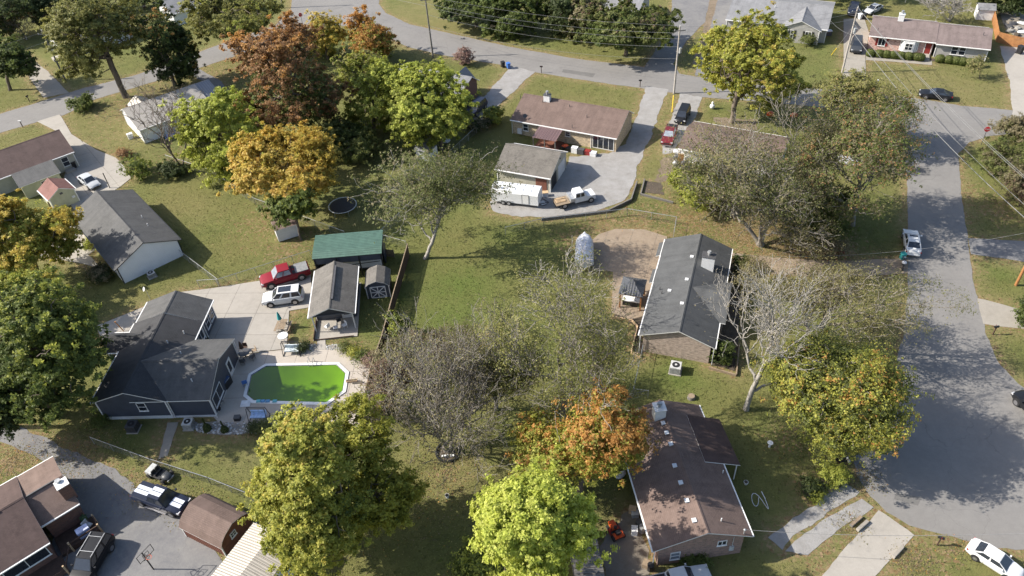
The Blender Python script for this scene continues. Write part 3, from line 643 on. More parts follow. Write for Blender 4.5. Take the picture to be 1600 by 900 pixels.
# --- dark brown brick house, bottom left
H = Bld('house', 'dark brown brick house with brown shingle roof and square white-capped chimney, bottom left corner', 'house', (0, 895.5), (76.7, 847.8), 2.9)
H.gable(-9.0, 4.05, 0, 9.4, 2.9, 4.62, SH_DBROWN, BRICKK, tr=4.8, os=.3, ot=.4)
H.gable(3.9, 7.35, 2.15, 9.3, 2.92, 4.25, SH_BROWN, BRICKK, tr=5.0, os=.3, ot=.4); rf2 = H.rf
H.win(1.75, .4, 1.9, 'T-', 3.6, 1.5, 'v', glass=GLASS); H.chimney(96, 756, .95, .95, 4.9, BRICKK, WHITE, f=rf2, flue=False); H.part('flue', MB().tube((6.9, 3.75, 4.95), (6.9, 3.75, 5.15), .2).tube((6.9, 3.75, 5.15), (6.9, 3.75, 5.2), .26), STEEL)
H.part('ridge_vent', MB().box(-8.5, 2.0, 4.65, 4.78, 4.6, 4.72).box(4.2, 6.6, 4.86, 4.98, 4.24, 4.34), DGREY, H.roof)

for k in range(13): H.part('deck_board', MB().box(4.1, 7.6, .25+k*.165, .25+k*.165+.15, .36, .42), WOODD)
for k in range(13): H.part('deck_board', MB().box(-2.0, 4.05, -1.75+k*.165, -1.6+k*.165, .30, .36), WOODD)
H.part('deck_frame', MB().box(4.1, 7.6, .26, 2.4, 0, .355), WOODD); H.part('deck_rail', MB().box(5.0, 7.6, .2, .28, 1.1, 1.25).box(5.0, 7.6, .2, .28, .6, .7).box(7.55, 7.63, .3, 1.5, 1.1, 1.25), WOODD)
H.part('handrail', MB().bar((5.0, .2, 1.1), (3.9, -1.75, .9), .07, .1).bar((3.9, -1.78, .9), (-2, -1.78, .9), .07, .1), WOODD)
for p in ((7.6, 1.6), (7.6, .24), (5.0, .2), (3.9, -1.78)): H.part('post', MB().box(p[0]-.07, p[0]+.07, p[1]-.07, p[1]+.07, 0, 1.4), WOODL)
DBH = H

# --- dark brown roofed cream house, left edge
H = Bld('house', 'cream house with dark brown roof and yellow-walled rear extension at the left edge', 'house', (0, 279.3), (116, 236.7), 2.7)
H.gable(-9, 10.6, 0, 9.0, 2.7, 4.25, SH_DBROWN, CREAM, tr=5.6)
H.part('extension_roof', MB().slab([(1.5, -3.9, 2.3), (7.3, -3.9, 2.3), (7.3, .05, 2.74), (1.5, .05, 2.74)], .1), [SH_G2, WHITE]); H.part('extension_wall', MB().box(1.75, 7.05, -3.6, .34, 0, 2.18), YELLOW)
H.win(4.8, -3.6, 1.2, 'T-', 1.0, 1.3); H.win(8.9, .35, 1.5, 'T-', 1.0, 1.5, 'h', glass=GLASS); H.part('doorstep', MB().box(8.2, 9.6, -.7, .34, 0, .35), CONC)
H.part('wall_box', MB().box(6.0, 6.5, -3.75, -3.601, 1.3, 1.6), STEELP)
CREAMH = H
S = Bld('shed', 'small yellow garden shed with faded red roof beside the silver car', 'shed', (118, 294.7), (99.3, 278), 2.1)
S.gable(0, 4.1, 0, 3.9, 2.1, 3.2, SH_RED, YELLOW, os=.15, ot=.2); S.part('gable_vent', MB().box(.1, .149, 1.75, 2.15, 2.1, 2.4), DGREY); S.part('side_vent', MB().box(.05, .149, .5, .9, .9, 1.2), WHITE_P)

# --- pale metal roofed house with carport, upper left
H = Bld('house', 'white house with pale ribbed metal roof and blue-grey carport behind the leafless trees', 'house', (219.6, 202.8), (327, 163.6), 2.6)
H.gable(-.3, 11.9, 0, 9.2, 2.6, 3.95, M_PALE, WSIDE, tr=6.3, gm=WHITE_P); mf = H.rz
H.part('carport_roof', MB().slab([(11.92, 2.5, 2.72), (14.4, 2.5, 2.72), (14.4, 6.35, 3.85), (11.92, 6.35, 3.85)], .1).slab([(11.92, 6.35, 3.85), (14.4, 6.35, 3.85), (14.4, 9.2, 2.7), (11.92, 9.2, 2.7)], .1), [M_GREYB, WHITE])
for p in ((14.2, 2.7), (14.2, 4.6), (14.2, 8.9)): H.part('post', MB().box(p[0]-.07, p[0]+.07, p[1]-.07, p[1]+.07, 0, 2.6), WHITE_P)
H.gable(1.3, 4.7, 6.6, 10.2, 2.65, 3.75, M_PALE, WSIDE, axis='t', cap=False, gut=False)
H.win(7.0, .35, 1.6, 'T-', 1.0, 1.0, 'h'); H.win(9.4, .35, 1.5, 'T-', 1.3, 1.3, 'h'); H.win(10.8, .35, 1.5, 'T-', 1.1, 1.3, 'h')
METALH = H

# --- house behind the yellow-green trees
H = Bld('house', 'red brick house with pale grey roof and small grey-shingled front gable behind trees', 'house', (600, 140), (705, 160), 2.6)
H.gable(0, 13.4, 0, 8.4, 2.6, 4.2, SH_LG, BRICKK, tr=6.2, os=.3); H.gable(9.0, 12.4, 5.6, 8.9, 2.62, 4.4, SH_LG, SH_G2, axis='t', cap=False, gut=False, os=.1, ot=.2)
H.win(6, .35, 1.5, 'T-', 1.2, 1.2, 'v'); H.door(9, .35, 0, 'T-')

# --- light grey house, top right
H = Bld('house', 'light grey house with black shutters and projecting front gable facing the lawn', 'house', (1217.5, 39), (1286, 46), 2.6)
H.gable(-9.5, 8.3, -.0, 13.0, 2.6, 4.3, SH_LG, GREYS, tr=6.6); H.gable(.15, 7.3, -1.0, 6.0, 2.55, 4.1, SH_LG, GREYS, axis='t', gut=False)
for x in (2.2, 5.2): H.win(x, -.75, 1.5, 'T-', 1.1, 1.5, 'x', shutter=BLACK)
H.win(-3, .35, 1.5, 'T-', 1.2, 1.3, 'v'); H.vent(1211, 11, kind='pipe'); H.door(-6, .35, 0, 'T-')

# --- ranch house, top right
H = Bld('house', 'long ranch house with faded mauve-brown roof, half brick half white, behind clipped hedge', 'house', (1357.5, 56), (1546, 76), 2.6)
H.gable(0, 10.55, 0.1, 9.2, 2.6, 4.05, SH_PINK, BRICKR, tr=5.0, ot=.5); f1 = H.rz
H.gable(10.5, 18.7, -.1, 9.0, 2.5, 3.95, SH_PINK, GREYS, tr=4.9, ot=.5); f2 = H.rf
H.chimney(1410, 22, .9, .8, 5.0, WHITE_P, WHITE_P, f=f1)
H.win(2.3, .6, 1.5, 'T-', 1.2, 1.3, 'v', shutter=RED); H.win(13.6, .4, 1.55, 'T-', 1.0, 1.5, 'h'); H.win(14.75, .4, 1.55, 'T-', 1.0, 1.5, 'h')
bay = H.part('bay_window', MB().prism([(5.2, .59), (5.8, -.05), (7.4, -.05), (8.1, .59)], .5, 2.35), WHITE_P); H.win(6.6, -.05, 1.45, 'T-', 1.2, 1.2, 'x', sill=False); H.win(5.45, .42, 1.45, 'T-', .4, 1.2, 'h', sill=False); H.win(7.8, .42, 1.45, 'T-', .4, 1.2, 'h', sill=False)
H.door(9.6, .6, .2, 'T-', mat=RED); H.part('porch_step', MB().box(9.1, 10.2, -1.6, .59, 0, .2).box(9.2, 10.1, -1.2, .59, .2, .35), CONC); H.vent(1537, 53, kind='pipe', mat=DGREY, f=f2); H.vent(1372, 46, kind='pipe', mat=DGREY)
RANCH = H

# --- tan-roofed house under the big tree
H = Bld('house', 'low house with tan roof half hidden under the big brown tree beside the burgundy pickup', 'house', (1059, 231.7), (1141, 247), 2.4)
H.gable(0, 14.0, 0, 8.2, 2.4, 3.5, SH_TAN, WSIDE); H.part('door_panel', MB().box(1.0, 1.9, .3, .349, 0, 2), WHITE_P)
TAN2 = H

# --- far houses
H = Bld('house', 'white-ended house with dark roof at the far left behind the utility pole', 'house', (92, 76), (150, 58), 2.6, snap=R(37))
H.gable(0, 14, 0, 9, 2.6, 4.4, SH_G2, WHITE_P); H.win(1.5, .35, 1.5, 'T-', 1, 1.2); H.win(.25, 5, 1.5, 'S-', 1, 1.2); H.part('porch_step', MB().box(-1.6, -.1, 1.2, 2.8, 0, .5), CONC)
H = Bld('house', 'white-gabled house cut by the top edge between the left trees', 'house', (268, 23), (330, 6), 2.6, snap=R(37))
H.gable(0, 14, 0, 9, 2.6, 4.2, SH_LG, WHITE_P); H.win(.25, 5, 1.5, 'S-', 1, 1.2)
H = Bld('house', 'grey-roofed bungalow among dark trees at the top edge', 'house', (905, 8), (960, 20), 2.6, snap=R(-26))
H.gable(0, 12, 0, 8, 2.6, 4.2, SH_LG, GREYS); H.win(4, .35, 1.5, 'T-')

# --- pool house, green-roofed shelter, barn shed, white shed
H = Bld('pool_house', 'small blue pool house with taupe shingles and open covered porch facing the pool', 'pool house', (554, 489.4), (553.4, 414.3), 2.6, snap=R(93))
H.gable(0, 8.4, 0, 5.2, 2.6, 3.75, SH_PH, BLUES, wall=False, tr=2.65); mf = H.rz
H.part('wall', MB().add([(2.2, .3, .1), (8.1, .3, .1), (8.1, 4.9, .1), (2.2, 4.9, .1), (2.2, .3, 2.55), (8.1, .3, 2.55), (8.1, 4.9, 2.55), (2.2, 4.9, 2.55), (2.2, 2.65, 3.55), (8.1, 2.65, 3.55)], [(0, 1, 5, 4), (2, 3, 7, 6), (1, 2, 6, 9, 5), (3, 0, 4, 8, 7)]), BLUES)
H.part('gable_panel', MB().add([(.3, .5, 2.55), (.3, 4.7, 2.55), (.3, 2.65, 3.5)], [(0, 1, 2), (2, 1, 0)]).box(.25, .35, .4, 4.8, 2.4, 2.56), BLUES)
H.part('porch_floor', MB().box(-1.1, 8.2, .1, 5.1, 0, .1), CONC); H.part('ridge_vent', MB().box(1.5, 7.5, 2.3, 2.5, 3.72, 3.82), DGREY, H.roof)
for p in ((.3, .35), (.3, 4.85)): H.part('post', MB().box(p[0]-.06, p[0]+.06, p[1]-.06, p[1]+.06, .1, 2.5), WHITE)
H.part('porch_rail', MB().box(-1.1, 2.2, 4.95, 5.02, .1, .5).box(-1.1, -1.03, .5, 5.0, .1, .22), WOODD); H.win(2.2, 3.3, 1.5, 'S-', 1.6, 1.2, 'v'); H.door(2.2, 1.4, .1, 'S-', glass=True)
POOLH = H
H = Bld('shelter', 'open shelter with green ribbed metal roof over a white camper, behind the pool house', 'shelter', (487.5, 405), (595.6, 396), 3.2)
GREENM = plain('green_enamelled_metal', (.075, .14, .11), .45, .1, .18, 1.5)
roof = MB(); n_ = 14
for k in range(n_):
    t0, t1 = k*4.05/n_, (k+1)*4.05/n_; z = lambda t: 3.2+.55*min(1, t/1.0)*.55+.25*(t/4.05)
    o = MB().slab([(0, t0+.015, z(t0)), (8.45, t0+.015, z(t0)), (8.45, t1-.015, z(t1)), (0, t1-.015, z(t1))], .05, 0, 0).build('roof_panel', GREENM, H.root)
H.part('roof_deck', MB().slab([(0.02, 0.02, 3.14), (8.43, 0.02, 3.14), (8.43, 1.0, 3.40), (0.02, 1.0, 3.40)], .04, 0, 0).slab([(0.02, 1.0, 3.41), (8.43, 1.0, 3.41), (8.43, 4.03, 3.66), (0.02, 4.03, 3.66)], .04, 0, 0), DGREY)
H.part('front_wall', MB().box(.1, 8.35, .12, .2, 2.2, 3.1), BLUES); H.part('side_wall', MB().box(.1, .18, .2, 3.95, 0, 3.1).box(8.27, 8.35, 2.0, 3.95, 0, 3.1).box(.18, 8.27, 3.87, 3.95, 0, 3.3), BLUES)
for x in (.2, 2.9, 5.6, 8.3): H.part('post', MB().box(x-.08, x+.08, .0, .115, 0, 3.1), BLACK)
SHELT = H
# camper beneath it
c = Bld('camper_trailer', 'white camper trailer with dark windows parked under the green metal roof', 'camper', (487.5, 405), (595.6, 396), 3.2)
c.part('body', MB().box(1.2, 8.0, .9, 3.4, .5, 2.75), WHITE_P); c.part('skirt', MB().box(1.3, 7.9, .95, 3.3, .2, .499), DGREY)
for x in (2.6, 4.3, 5.0, 6.4): c.part('window', MB().box(x-.35, x+.35, .86, .899, 1.6, 2.2), GLASS)
c.part('stripe', MB().add([(1.3, .885, .9), (7.9, .885, 1.3), (7.9, .885, 1.42), (1.3, .885, 1.0)], [(0, 1, 2, 3)]), BLACK)
for x in (3.8, 4.7): c.part('wheel', MB().tube((x, .93, .35), (x, .7, .35), .35, n=14, smooth=False), RUBBER)
H = Bld('shed', 'dark blue barn-style shed with white cross-braced door beside the brown fence', 'shed', (608.5, 445), (610, 419), 2.0, snap=R(92))
mb = MB()
prof = [(0, 1.85), (.55, 2.35), (1.5, 2.7), (2.45, 2.35), (3.0, 1.85)]
for (a, za_), (b, zb_) in zip(prof, prof[1:]): mb.slab([(0, a, za_), (3.1, a, za_), (3.1, b, zb_), (0, b, zb_)], .07)
r_ = H.part('roof', mb, [SH_PH, WHITE]); H.roof = r_
H.part('wall', MB().add([(.15, .12, 0), (.15, 2.88, 0), (.15, 2.88, 1.85), (.15, 2.45, 2.27), (.15, 1.5, 2.6), (.15, .55, 2.27), (.15, .12, 1.85)], [tuple(reversed(range(7)))]).box(.16, 2.95, .12, 2.88, 0, 1.85), BLUES)
dm = MB()
for (a, b) in (((.62, .1), (.62, 1.75)), ((2.38, .1), (2.38, 1.75)), ((1.5, .1), (1.5, 1.75)), ((.62, .1), (2.38, .1)), ((.62, 1.75), (2.38, 1.75)), ((.62, .92), (2.38, .92)), ((.62, .1), (2.38, 1.75)), ((.62, 1.75), (2.38, .1))):
    dm.bar((.12, a[0], a[1]), (.12, b[0], b[1]), .03, .1)
dm.box(.13, .148, .6, 2.4, .08, 1.78, 1)
H.part('door', dm, [WHITE, BLUES]); H.part('corner_board', MB().box(.1, .16, .1, .2, 0, 1.85).box(.1, .16, 2.8, 2.9, 0, 1.85), WHITE)
H = Bld('shed', 'small white shed with low tan roof on the lawn beside the young green tree', 'shed', (430, 360), (462.5, 350), 2.0)
H.part('roof', MB().slab([(-.1, -.1, 2.0), (2.9, -.1, 2.0), (2.9, 1.3, 2.25), (-.1, 1.3, 2.25)], .06).slab([(-.1, 1.3, 2.25), (2.9, 1.3, 2.25), (2.9, 2.5, 2.0), (-.1, 2.5, 2.0)], .06), [SH_TAN, WHITE]); H.part('wall', MB().box(0, 2.8, 0, 2.4, .1, 1.93), WHITE_P); H.part('skid', MB().box(.1, 2.7, .1, .2, 0, .1).box(.1, 2.7, 2.2, 2.3, 0, .1), WOODG); H.part('door', MB().box(2.8, 2.83, .7, 1.7, .12, 1.85), WHITE)

# --- brown barrel-roofed barn shed, bottom left
H = Bld('shed', 'red-brown barn shed with rounded tan roof beside the blue striped pickup', 'shed', (281, 822.5), (345, 855), 1.7)
W_ = 3.6; L_ = 4.9; prof = [(-.1, 1.6), (.25, 2.15), (.75, 2.5), (W_/2, 2.85), (W_-.75, 2.5), (W_-.25, 2.15), (W_+.1, 1.6)]; mb = MB()
for (a, za_), (b, zb_) in zip(prof, prof[1:]): mb.slab([(-.1, a, za_), (L_, a, za_), (L_, b, zb_), (-.1, b, zb_)], .06)
H.roof = H.part('roof', mb, [SH_TAN, WHITE])
pe = [(L_-.15, a, z-.08) for a, z in prof[1:-1]]; H.part('wall', MB().add([(L_-.15, .05, 0)]+[(L_-.15, .05, 1.75)]+pe+[(L_-.15, W_-.05, 1.75), (L_-.15, W_-.05, 0)], [tuple(reversed(range(len(pe)+4)))]).box(0, L_-.16, .05, W_-.05, 0, 1.75), WOODR)
b_ = MB()
for k in range(16): b_.box(.05+k*.3, .09+k*.3, .02, .049, .05, 1.6)
H.part('batten', b_, WOODR, kind='stuff'); H.win(L_-.15, W_*.42, 1.5, 'S+', .65, .65, 'x'); H.part('corner_board', MB().box(L_-.2, L_-.1, 0, .1, 0, 1.7).box(-.02, .08, 0, .1, 0, 1.7), WHITE)

# --- ribbed metal carport, bottom edge
H = Bld('carport', 'tan ribbed metal carport roof at the bottom edge beside the barn shed', 'carport', (330, 900), (397.5, 815), 2.8)
for k in range(17):
    s0, s1 = -2.2+k*.47, -2.2+k*.47+.43
    if s1 > 5.6: break
    MB().slab([(s0, -2.45, 3.2), (s1, -2.45, 3.2), (s1, 0, 2.8), (s0, 0, 2.8)], .04, 0, 0).slab([(s1, -2.45, 3.26), (s1+.04, -2.45, 3.26), (s1+.04, 0, 2.86), (s1, 0, 2.86)], .1, 0, 0).build('roof_panel', M_TAN, H.root)
    MB().slab([(s0, -4.75, 2.8), (s1, -4.75, 2.8), (s1, -2.47, 3.2), (s0, -2.47, 3.2)], .04, 0, 0).slab([(s1, -4.75, 2.86), (s1+.04, -4.75, 2.86), (s1+.04, -2.47, 3.26), (s1, -2.47, 3.26)], .1, 0, 0).build('roof_panel', M_TAN, H.root)
for s_ in (-2, 1.6, 5.3):
    for t_ in (-4.6, -.2): H.part('post', MB().tube((s_, t_, 0), (s_, t_, 2.72), .05), STEEL)
H.part('frame', MB().box(-2.2, 5.5, -4.65, -4.57, 2.62, 2.72).box(-2.2, 5.5, -.22, -.14, 2.62, 2.72), STEEL)
# --- narrow lean-to, bottom centre
H = Bld('lean_to', 'narrow lean-to with grey ribbed metal roof beside the bright yellow-green tree', 'shed', (944, 905), (915, 805), 2.2, snap=R(93))
for k in range(16):
    MB().slab([(-1.8+k*.48, -.1, 2.2), (-1.8+k*.48+.44, -.1, 2.2), (-1.8+k*.48+.44, 2.3, 2.5), (-1.8+k*.48, 2.3, 2.5)], .05, 0, 0).build('roof_panel', M_GREYL, H.root)
H.part('wall', MB().box(-1.7, 5.7, .05, 2.2, 0, 2.1), WOODG)
# --- gazebo on the stained patio
H = Bld('gazebo', 'square wooden gazebo with dark ribbed hip roof on the brown patio', 'gazebo', (966, 458.4), (1001, 464), 2.3, snap=R(-20)); a = 2.75; c = a/2; W3 = 3.1
ap = (c, W3/2, 3.15); cs = [(0, 0, 2.3), (a, 0, 2.3), (a, W3, 2.3), (0, W3, 2.3)]
for i in range(4): H.part('roof_panel', MB().slab([cs[i], cs[(i+1) % 4], ap], .04, 0, 0), M_DARK)
H.part('roof_cap', MB().add([(c-.35, W3/2-.35, 3.0), (c+.35, W3/2-.35, 3.0), (c+.35, W3/2+.35, 3.0), (c-.35, W3/2+.35, 3.0), (c, W3/2, 3.4)], [(0, 1, 4), (1, 2, 4), (2, 3, 4), (3, 0, 4), (3, 2, 1, 0)]), M_DARK)
for p in ((.2, .2), (a-.2, .2), (a-.2, W3-.2), (.2, W3-.2)): H.part('post', MB().box(p[0]-.08, p[0]+.08, p[1]-.08, p[1]+.08, 0, 2.2), WOODO)
H.part('beam', MB().box(.1, a-.1, .12, .28, 2.08, 2.24).box(.1, a-.1, W3-.28, W3-.12, 2.08, 2.24).box(.12, .28, .3, W3-.3, 2.08, 2.24).box(a-.28, a-.12, .3, W3-.3, 2.08, 2.24), WOODO)
tb = thing('hot_tub', H.world(c, W3/2, 0), R(-20), 'white covered hot tub under the gazebo roof', 'hot tub'); MB().box(-.95, .95, -.9, .9, 0, .75).build('shell', BLACK, tb); MB().box(-1, 1, -.95, .95, .75, .85).build('cover', WHITE_P, tb)
# ------------------------------------------------ trees
def leafmat(name, rough=.55, tr=.35):
    m, n, L, b = newmat(name); a = n.new('ShaderNodeAttribute'); a.attribute_name = 'tint'; L.new(a.outputs['Color'], b.inputs['Base Color']); b.inputs['Roughness'].default_value = rough; b.inputs['Specular IOR Level'].default_value = .35
    t = n.new('ShaderNodeBsdfTranslucent'); L.new(a.outputs['Color'], t.inputs[0]); mx = n.new('ShaderNodeMixShader'); mx.inputs[0].default_value = tr
    L.new(b.outputs[0], mx.inputs[1]); L.new(t.outputs[0], mx.inputs[2]); L.new(mx.outputs[0], n['Material Output'].inputs[0]); return m
LEAF = leafmat('leaves', .6, .5)
def barkmat(name, c1, c2):
    m, n, L, b = newmat(name); f = noise(n, L, vec(n, 'Object', (3, 3, .8), L), 2.2, 5, .7, .35, .65); L.new(mixc(n, L, f, c1, c2), b.inputs['Base Color']); b.inputs['Roughness'].default_value = .9; bump(n, L, b, f, .5, .03); return m
BARK = barkmat('brown_bark', (.085, .065, .05), (.17, .14, .11)); BARKG = barkmat('grey_bark', (.15, .135, .115), (.28, .255, .225)); BARKW = barkmat('pale_bark', (.20, .185, .165), (.36, .34, .31))
PAL = {
 'green':   [(.085, .115, .030), (.13, .17, .042), (.19, .22, .06)],
 'dark':    [(.042, .062, .020), (.066, .090, .030), (.11, .13, .045)],
 'olive':   [(.10, .118, .036), (.155, .175, .055), (.235, .25, .085)],
 'oakgold': [(.15, .155, .045), (.235, .235, .07), (.32, .305, .10)],
 'yg':      [(.19, .23, .045), (.31, .34, .06), (.45, .45, .10)],
 'maple':   [(.17, .205, .045), (.36, .37, .07), (.58, .51, .12)],
 'bright':  [(.30, .36, .06), (.46, .51, .09), (.60, .60, .17)],
 'yellow':  [(.36, .28, .06), (.54, .42, .09), (.62, .50, .14)],
 'amber':   [(.38, .24, .06), (.56, .36, .085), (.64, .46, .14)],
 'rust':    [(.19, .115, .055), (.31, .175, .08), (.44, .26, .12)],
 'orange':  [(.24, .18, .05), (.44, .24, .07), (.60, .32, .10)],
 'brown':   [(.14, .125, .075), (.215, .185, .105), (.30, .26, .15)],
 'straw':   [(.17, .165, .07), (.26, .24, .10), (.38, .34, .15)],
 'red':     [(.20, .04, .04), (.30, .07, .06), (.36, .13, .09)],
 'pink':    [(.22, .14, .12), (.32, .21, .18), (.24, .18, .12)],
 'purple':  [(.15, .09, .075), (.22, .14, .11), (.14, .13, .06)],
}
def skeleton(rg, pts, trunk, bf):
    """greedy tree that joins every point to what has grown so far, short paths preferred"""
    V = [np.array(p, float) for p in trunk]; par = list(range(-1, len(V)-1)); plen = [0.0]
    for i in range(1, len(V)): plen.append(plen[-1]+np.linalg.norm(V[i]-V[i-1]))
    N = len(pts); pts = np.asarray(pts); alive = np.ones(N, bool); start = max(1, int(len(V)*.45))
    best = np.full(N, 1e9); who = np.zeros(N, int)
    for i in range(start, len(V)):
        d = np.linalg.norm(pts-V[i], axis=1); c = d+bf*plen[i]; k = c < best; best[k] = c[k]; who[k] = i
    for _ in range(N):
        j = int(np.argmin(np.where(alive, best, 1e9))); alive[j] = False; i = who[j]; V.append(pts[j]); par.append(i); plen.append(plen[i]+np.linalg.norm(pts[j]-V[i])); q = len(V)-1
        d = np.linalg.norm(pts-pts[j], axis=1); c = d+bf*plen[q]; k = (c < best) & alive; best[k] = c[k]; who[k] = q
    return np.array(V), np.array(par)
def wood_mesh(name, V, par, r0, rmin, rg, wig=.10, expo=2.15):
    n_ = len(V); R_ = np.zeros(n_); kids = np.bincount(par[par >= 0], minlength=n_); acc = np.where(kids == 0, 1.0, 0.0)
    for i in range(n_-1, 0, -1): acc[par[i]] += acc[i]
    R_ = np.maximum((acc/acc[0])**(1/expo)*r0, rmin); 
    ch = np.arange(1, n_); a, b_ = V[par[ch]], V[ch]; ra, rb = np.minimum(R_[par[ch]], R_[ch]*1.6), R_[ch]; ra = np.where(par[ch] < 1, R_[par[ch]]*1.25, ra)
    ln = np.linalg.norm(b_-a, axis=1, keepdims=True); mid = (a+b_)/2+rg.normal(size=a.shape)*ln*wig*np.where(rb > r0*.5, .25, 1)[:, None]; mid[:, 2] += ln[:, 0]*wig*.6
    A = np.concatenate([a, mid]); B = np.concatenate([mid, b_]); rm = (ra+rb)/2; RA = np.concatenate([ra, rm]); RB = np.concatenate([rm, rb])
    d = B-A; l_ = np.linalg.norm(d, axis=1, keepdims=True); d = d/np.maximum(l_, 1e-6); A = A-d*RA[:, None]*.3
    h = np.where(np.abs(d[:, 2:3]) > .9, np.array([[1., 0, 0]]), np.array([[0, 0, 1.]])); x = np.cross(d, h); x /= np.linalg.norm(x, axis=1, keepdims=True); y = np.cross(d, x)
    k = 5; t = np.arange(k)*2*np.pi/k; ring = x[:, None]*np.cos(t)[None, :, None]+y[:, None]*np.sin(t)[None, :, None]
    Vv = np.concatenate([A[:, None]+ring*RA[:, None, None], B[:, None]+ring*RB[:, None, None]], 1).reshape(-1, 3)
    o = np.arange(len(A))[:, None]*(2*k); i = np.arange(k)[None]; j = (np.arange(k)+1)[None] % k
    F = np.stack([o+i, o+k+i, o+k+j, o+j], -1).reshape(-1, 4)
    me = bpy.data.meshes.new(name); npmesh(me, Vv, F, 4); me.polygons.foreach_set('use_smooth', np.ones(len(me.polygons), bool)); return me, R_, kids
def leaf_mesh(name, C_, nrm, size, colr, rg, fold=.25):
    """one three-cornered leaf (or leaf spray) per centre"""
    N = len(C_); nrm = nrm/np.linalg.norm(nrm, axis=1, keepdims=True); h = rg.normal(size=(N, 3)); x = np.cross(nrm, h); x /= np.linalg.norm(x, axis=1, keepdims=True); y = np.cross(nrm, x)
    s = size[:, None]*1.12; asp = rg.uniform(.55, .95, (N, 1)); P0 = C_-x*s; P1 = C_+x*s*.7-y*s*asp; P2 = C_+x*s*rg.uniform(.3, .9, (N, 1))+y*s*asp
    Vv = np.stack([P0, P1, P2], 1).reshape(-1, 3); F = np.arange(N*3).reshape(-1, 3)
    me = bpy.data.meshes.new(name); npmesh(me, Vv, F, 3); a = me.color_attributes.new('tint', 'FLOAT_COLOR', 'POINT')
    c = np.concatenate([np.repeat(colr, 3, 0), np.ones((N*3, 1))], 1).astype(np.float32); a.data.foreach_set('color', c.ravel()); me.materials.append(LEAF); return me
def palette(rg, N, mix_, cl, hgt, warm_top):
    """mix_: [(palette, weight)...]; cl: clump noise 0..1 per leaf; the outer, higher leaves turn first"""
    names = [m_[0] for m_ in mix_]; wts = np.array([m_[1] for m_ in mix_], float); cw = np.cumsum(wts)/wts.sum()
    key = np.clip(.72*cl+.28*rg.random(N)+warm_top*(hgt-.5), 0, .999); which = np.searchsorted(cw, key)
    tone = np.clip(rg.random(N)*.45+cl*.55, 0, .999)*2; out = np.zeros((N, 3))
    for i, nm in enumerate(names):
        p = np.array(PAL[nm]); k = which == i; t = tone[k]; i0 = np.floor(t).astype(int); f = (t-i0)[:, None]; out[k] = p[i0]*(1-f)+p[np.minimum(i0+1, 2)]*f
    return np.clip(out*rg.uniform(.82, 1.18, (N, 1)), 0, 1)
def grow(rg, c0, rad, levels=(5, 5, 4, 3), stems=1, spread=.75, fork=.3):
    """branch by branch: limbs rise and fan out, each order shorter and finer; then scaled to the crown's measured extent"""
    V = [np.zeros(3)]; par = [-1]; tw = []
    def branch(i0, d, ln, lv, nseg):
        i = i0; ids = []
        for k in range(nseg):
            d = d+rg.normal(size=3)*(.05 if lv == 0 else .13); d[2] += .07; d /= np.linalg.norm(d); V.append(V[i]+d*ln/nseg); par.append(i); i = len(V)-1; ids.append((i, d))
        if lv < len(levels):
            for q in range(levels[lv]):
                k = min(nseg-1, int(nseg*(.25+.75*(q+1)/levels[lv])-rg.random()*.6)); j, dd = ids[max(0, k)]
                p = rg.normal(size=3); p -= dd*(p@dd); p /= np.linalg.norm(p); an = rg.uniform(.35, .85)*(1.05 if lv else spread*1.2); nd = dd*math.cos(an)+p*math.sin(an); nd[2] += .12; branch(j, nd/np.linalg.norm(nd), ln*rg.uniform(.5, .78), lv+1, 4 if lv < 2 else 3)
        else: tw.append(i)
    if stems > 1:
        for q in range(stems):
            a = q*2*math.pi/stems+rg.random(); branch(0, np.array([math.cos(a)*.42, math.sin(a)*.42, 1.0]), 1.0, 0, 6)
    else: branch(0, np.array([0., 0, 1]), fork*2.2, 0, 6)
    V = np.array(V); par = np.array(par); top = c0[2]+rad[2]; lo, hi = np.percentile(V, 1.5, axis=0), np.percentile(V, 98.5, axis=0)
    V[:, 2] *= top/hi[2]; f = np.clip(V[:, 2:3]/max(.1, c0[2]), 0, 1.3)
    for ax in (0, 1): V[:, ax] = (V[:, ax]-np.clip(V[:, 2]/top, 0, 1)*(lo[ax]+hi[ax])/2)*2*rad[ax]/(hi[ax]-lo[ax])+c0[ax]*f[:, 0]
    V[:, 2] = np.maximum(V[:, 2], np.where(np.arange(len(V)) < 2, 0, .3)); return V, par
NT = [0]
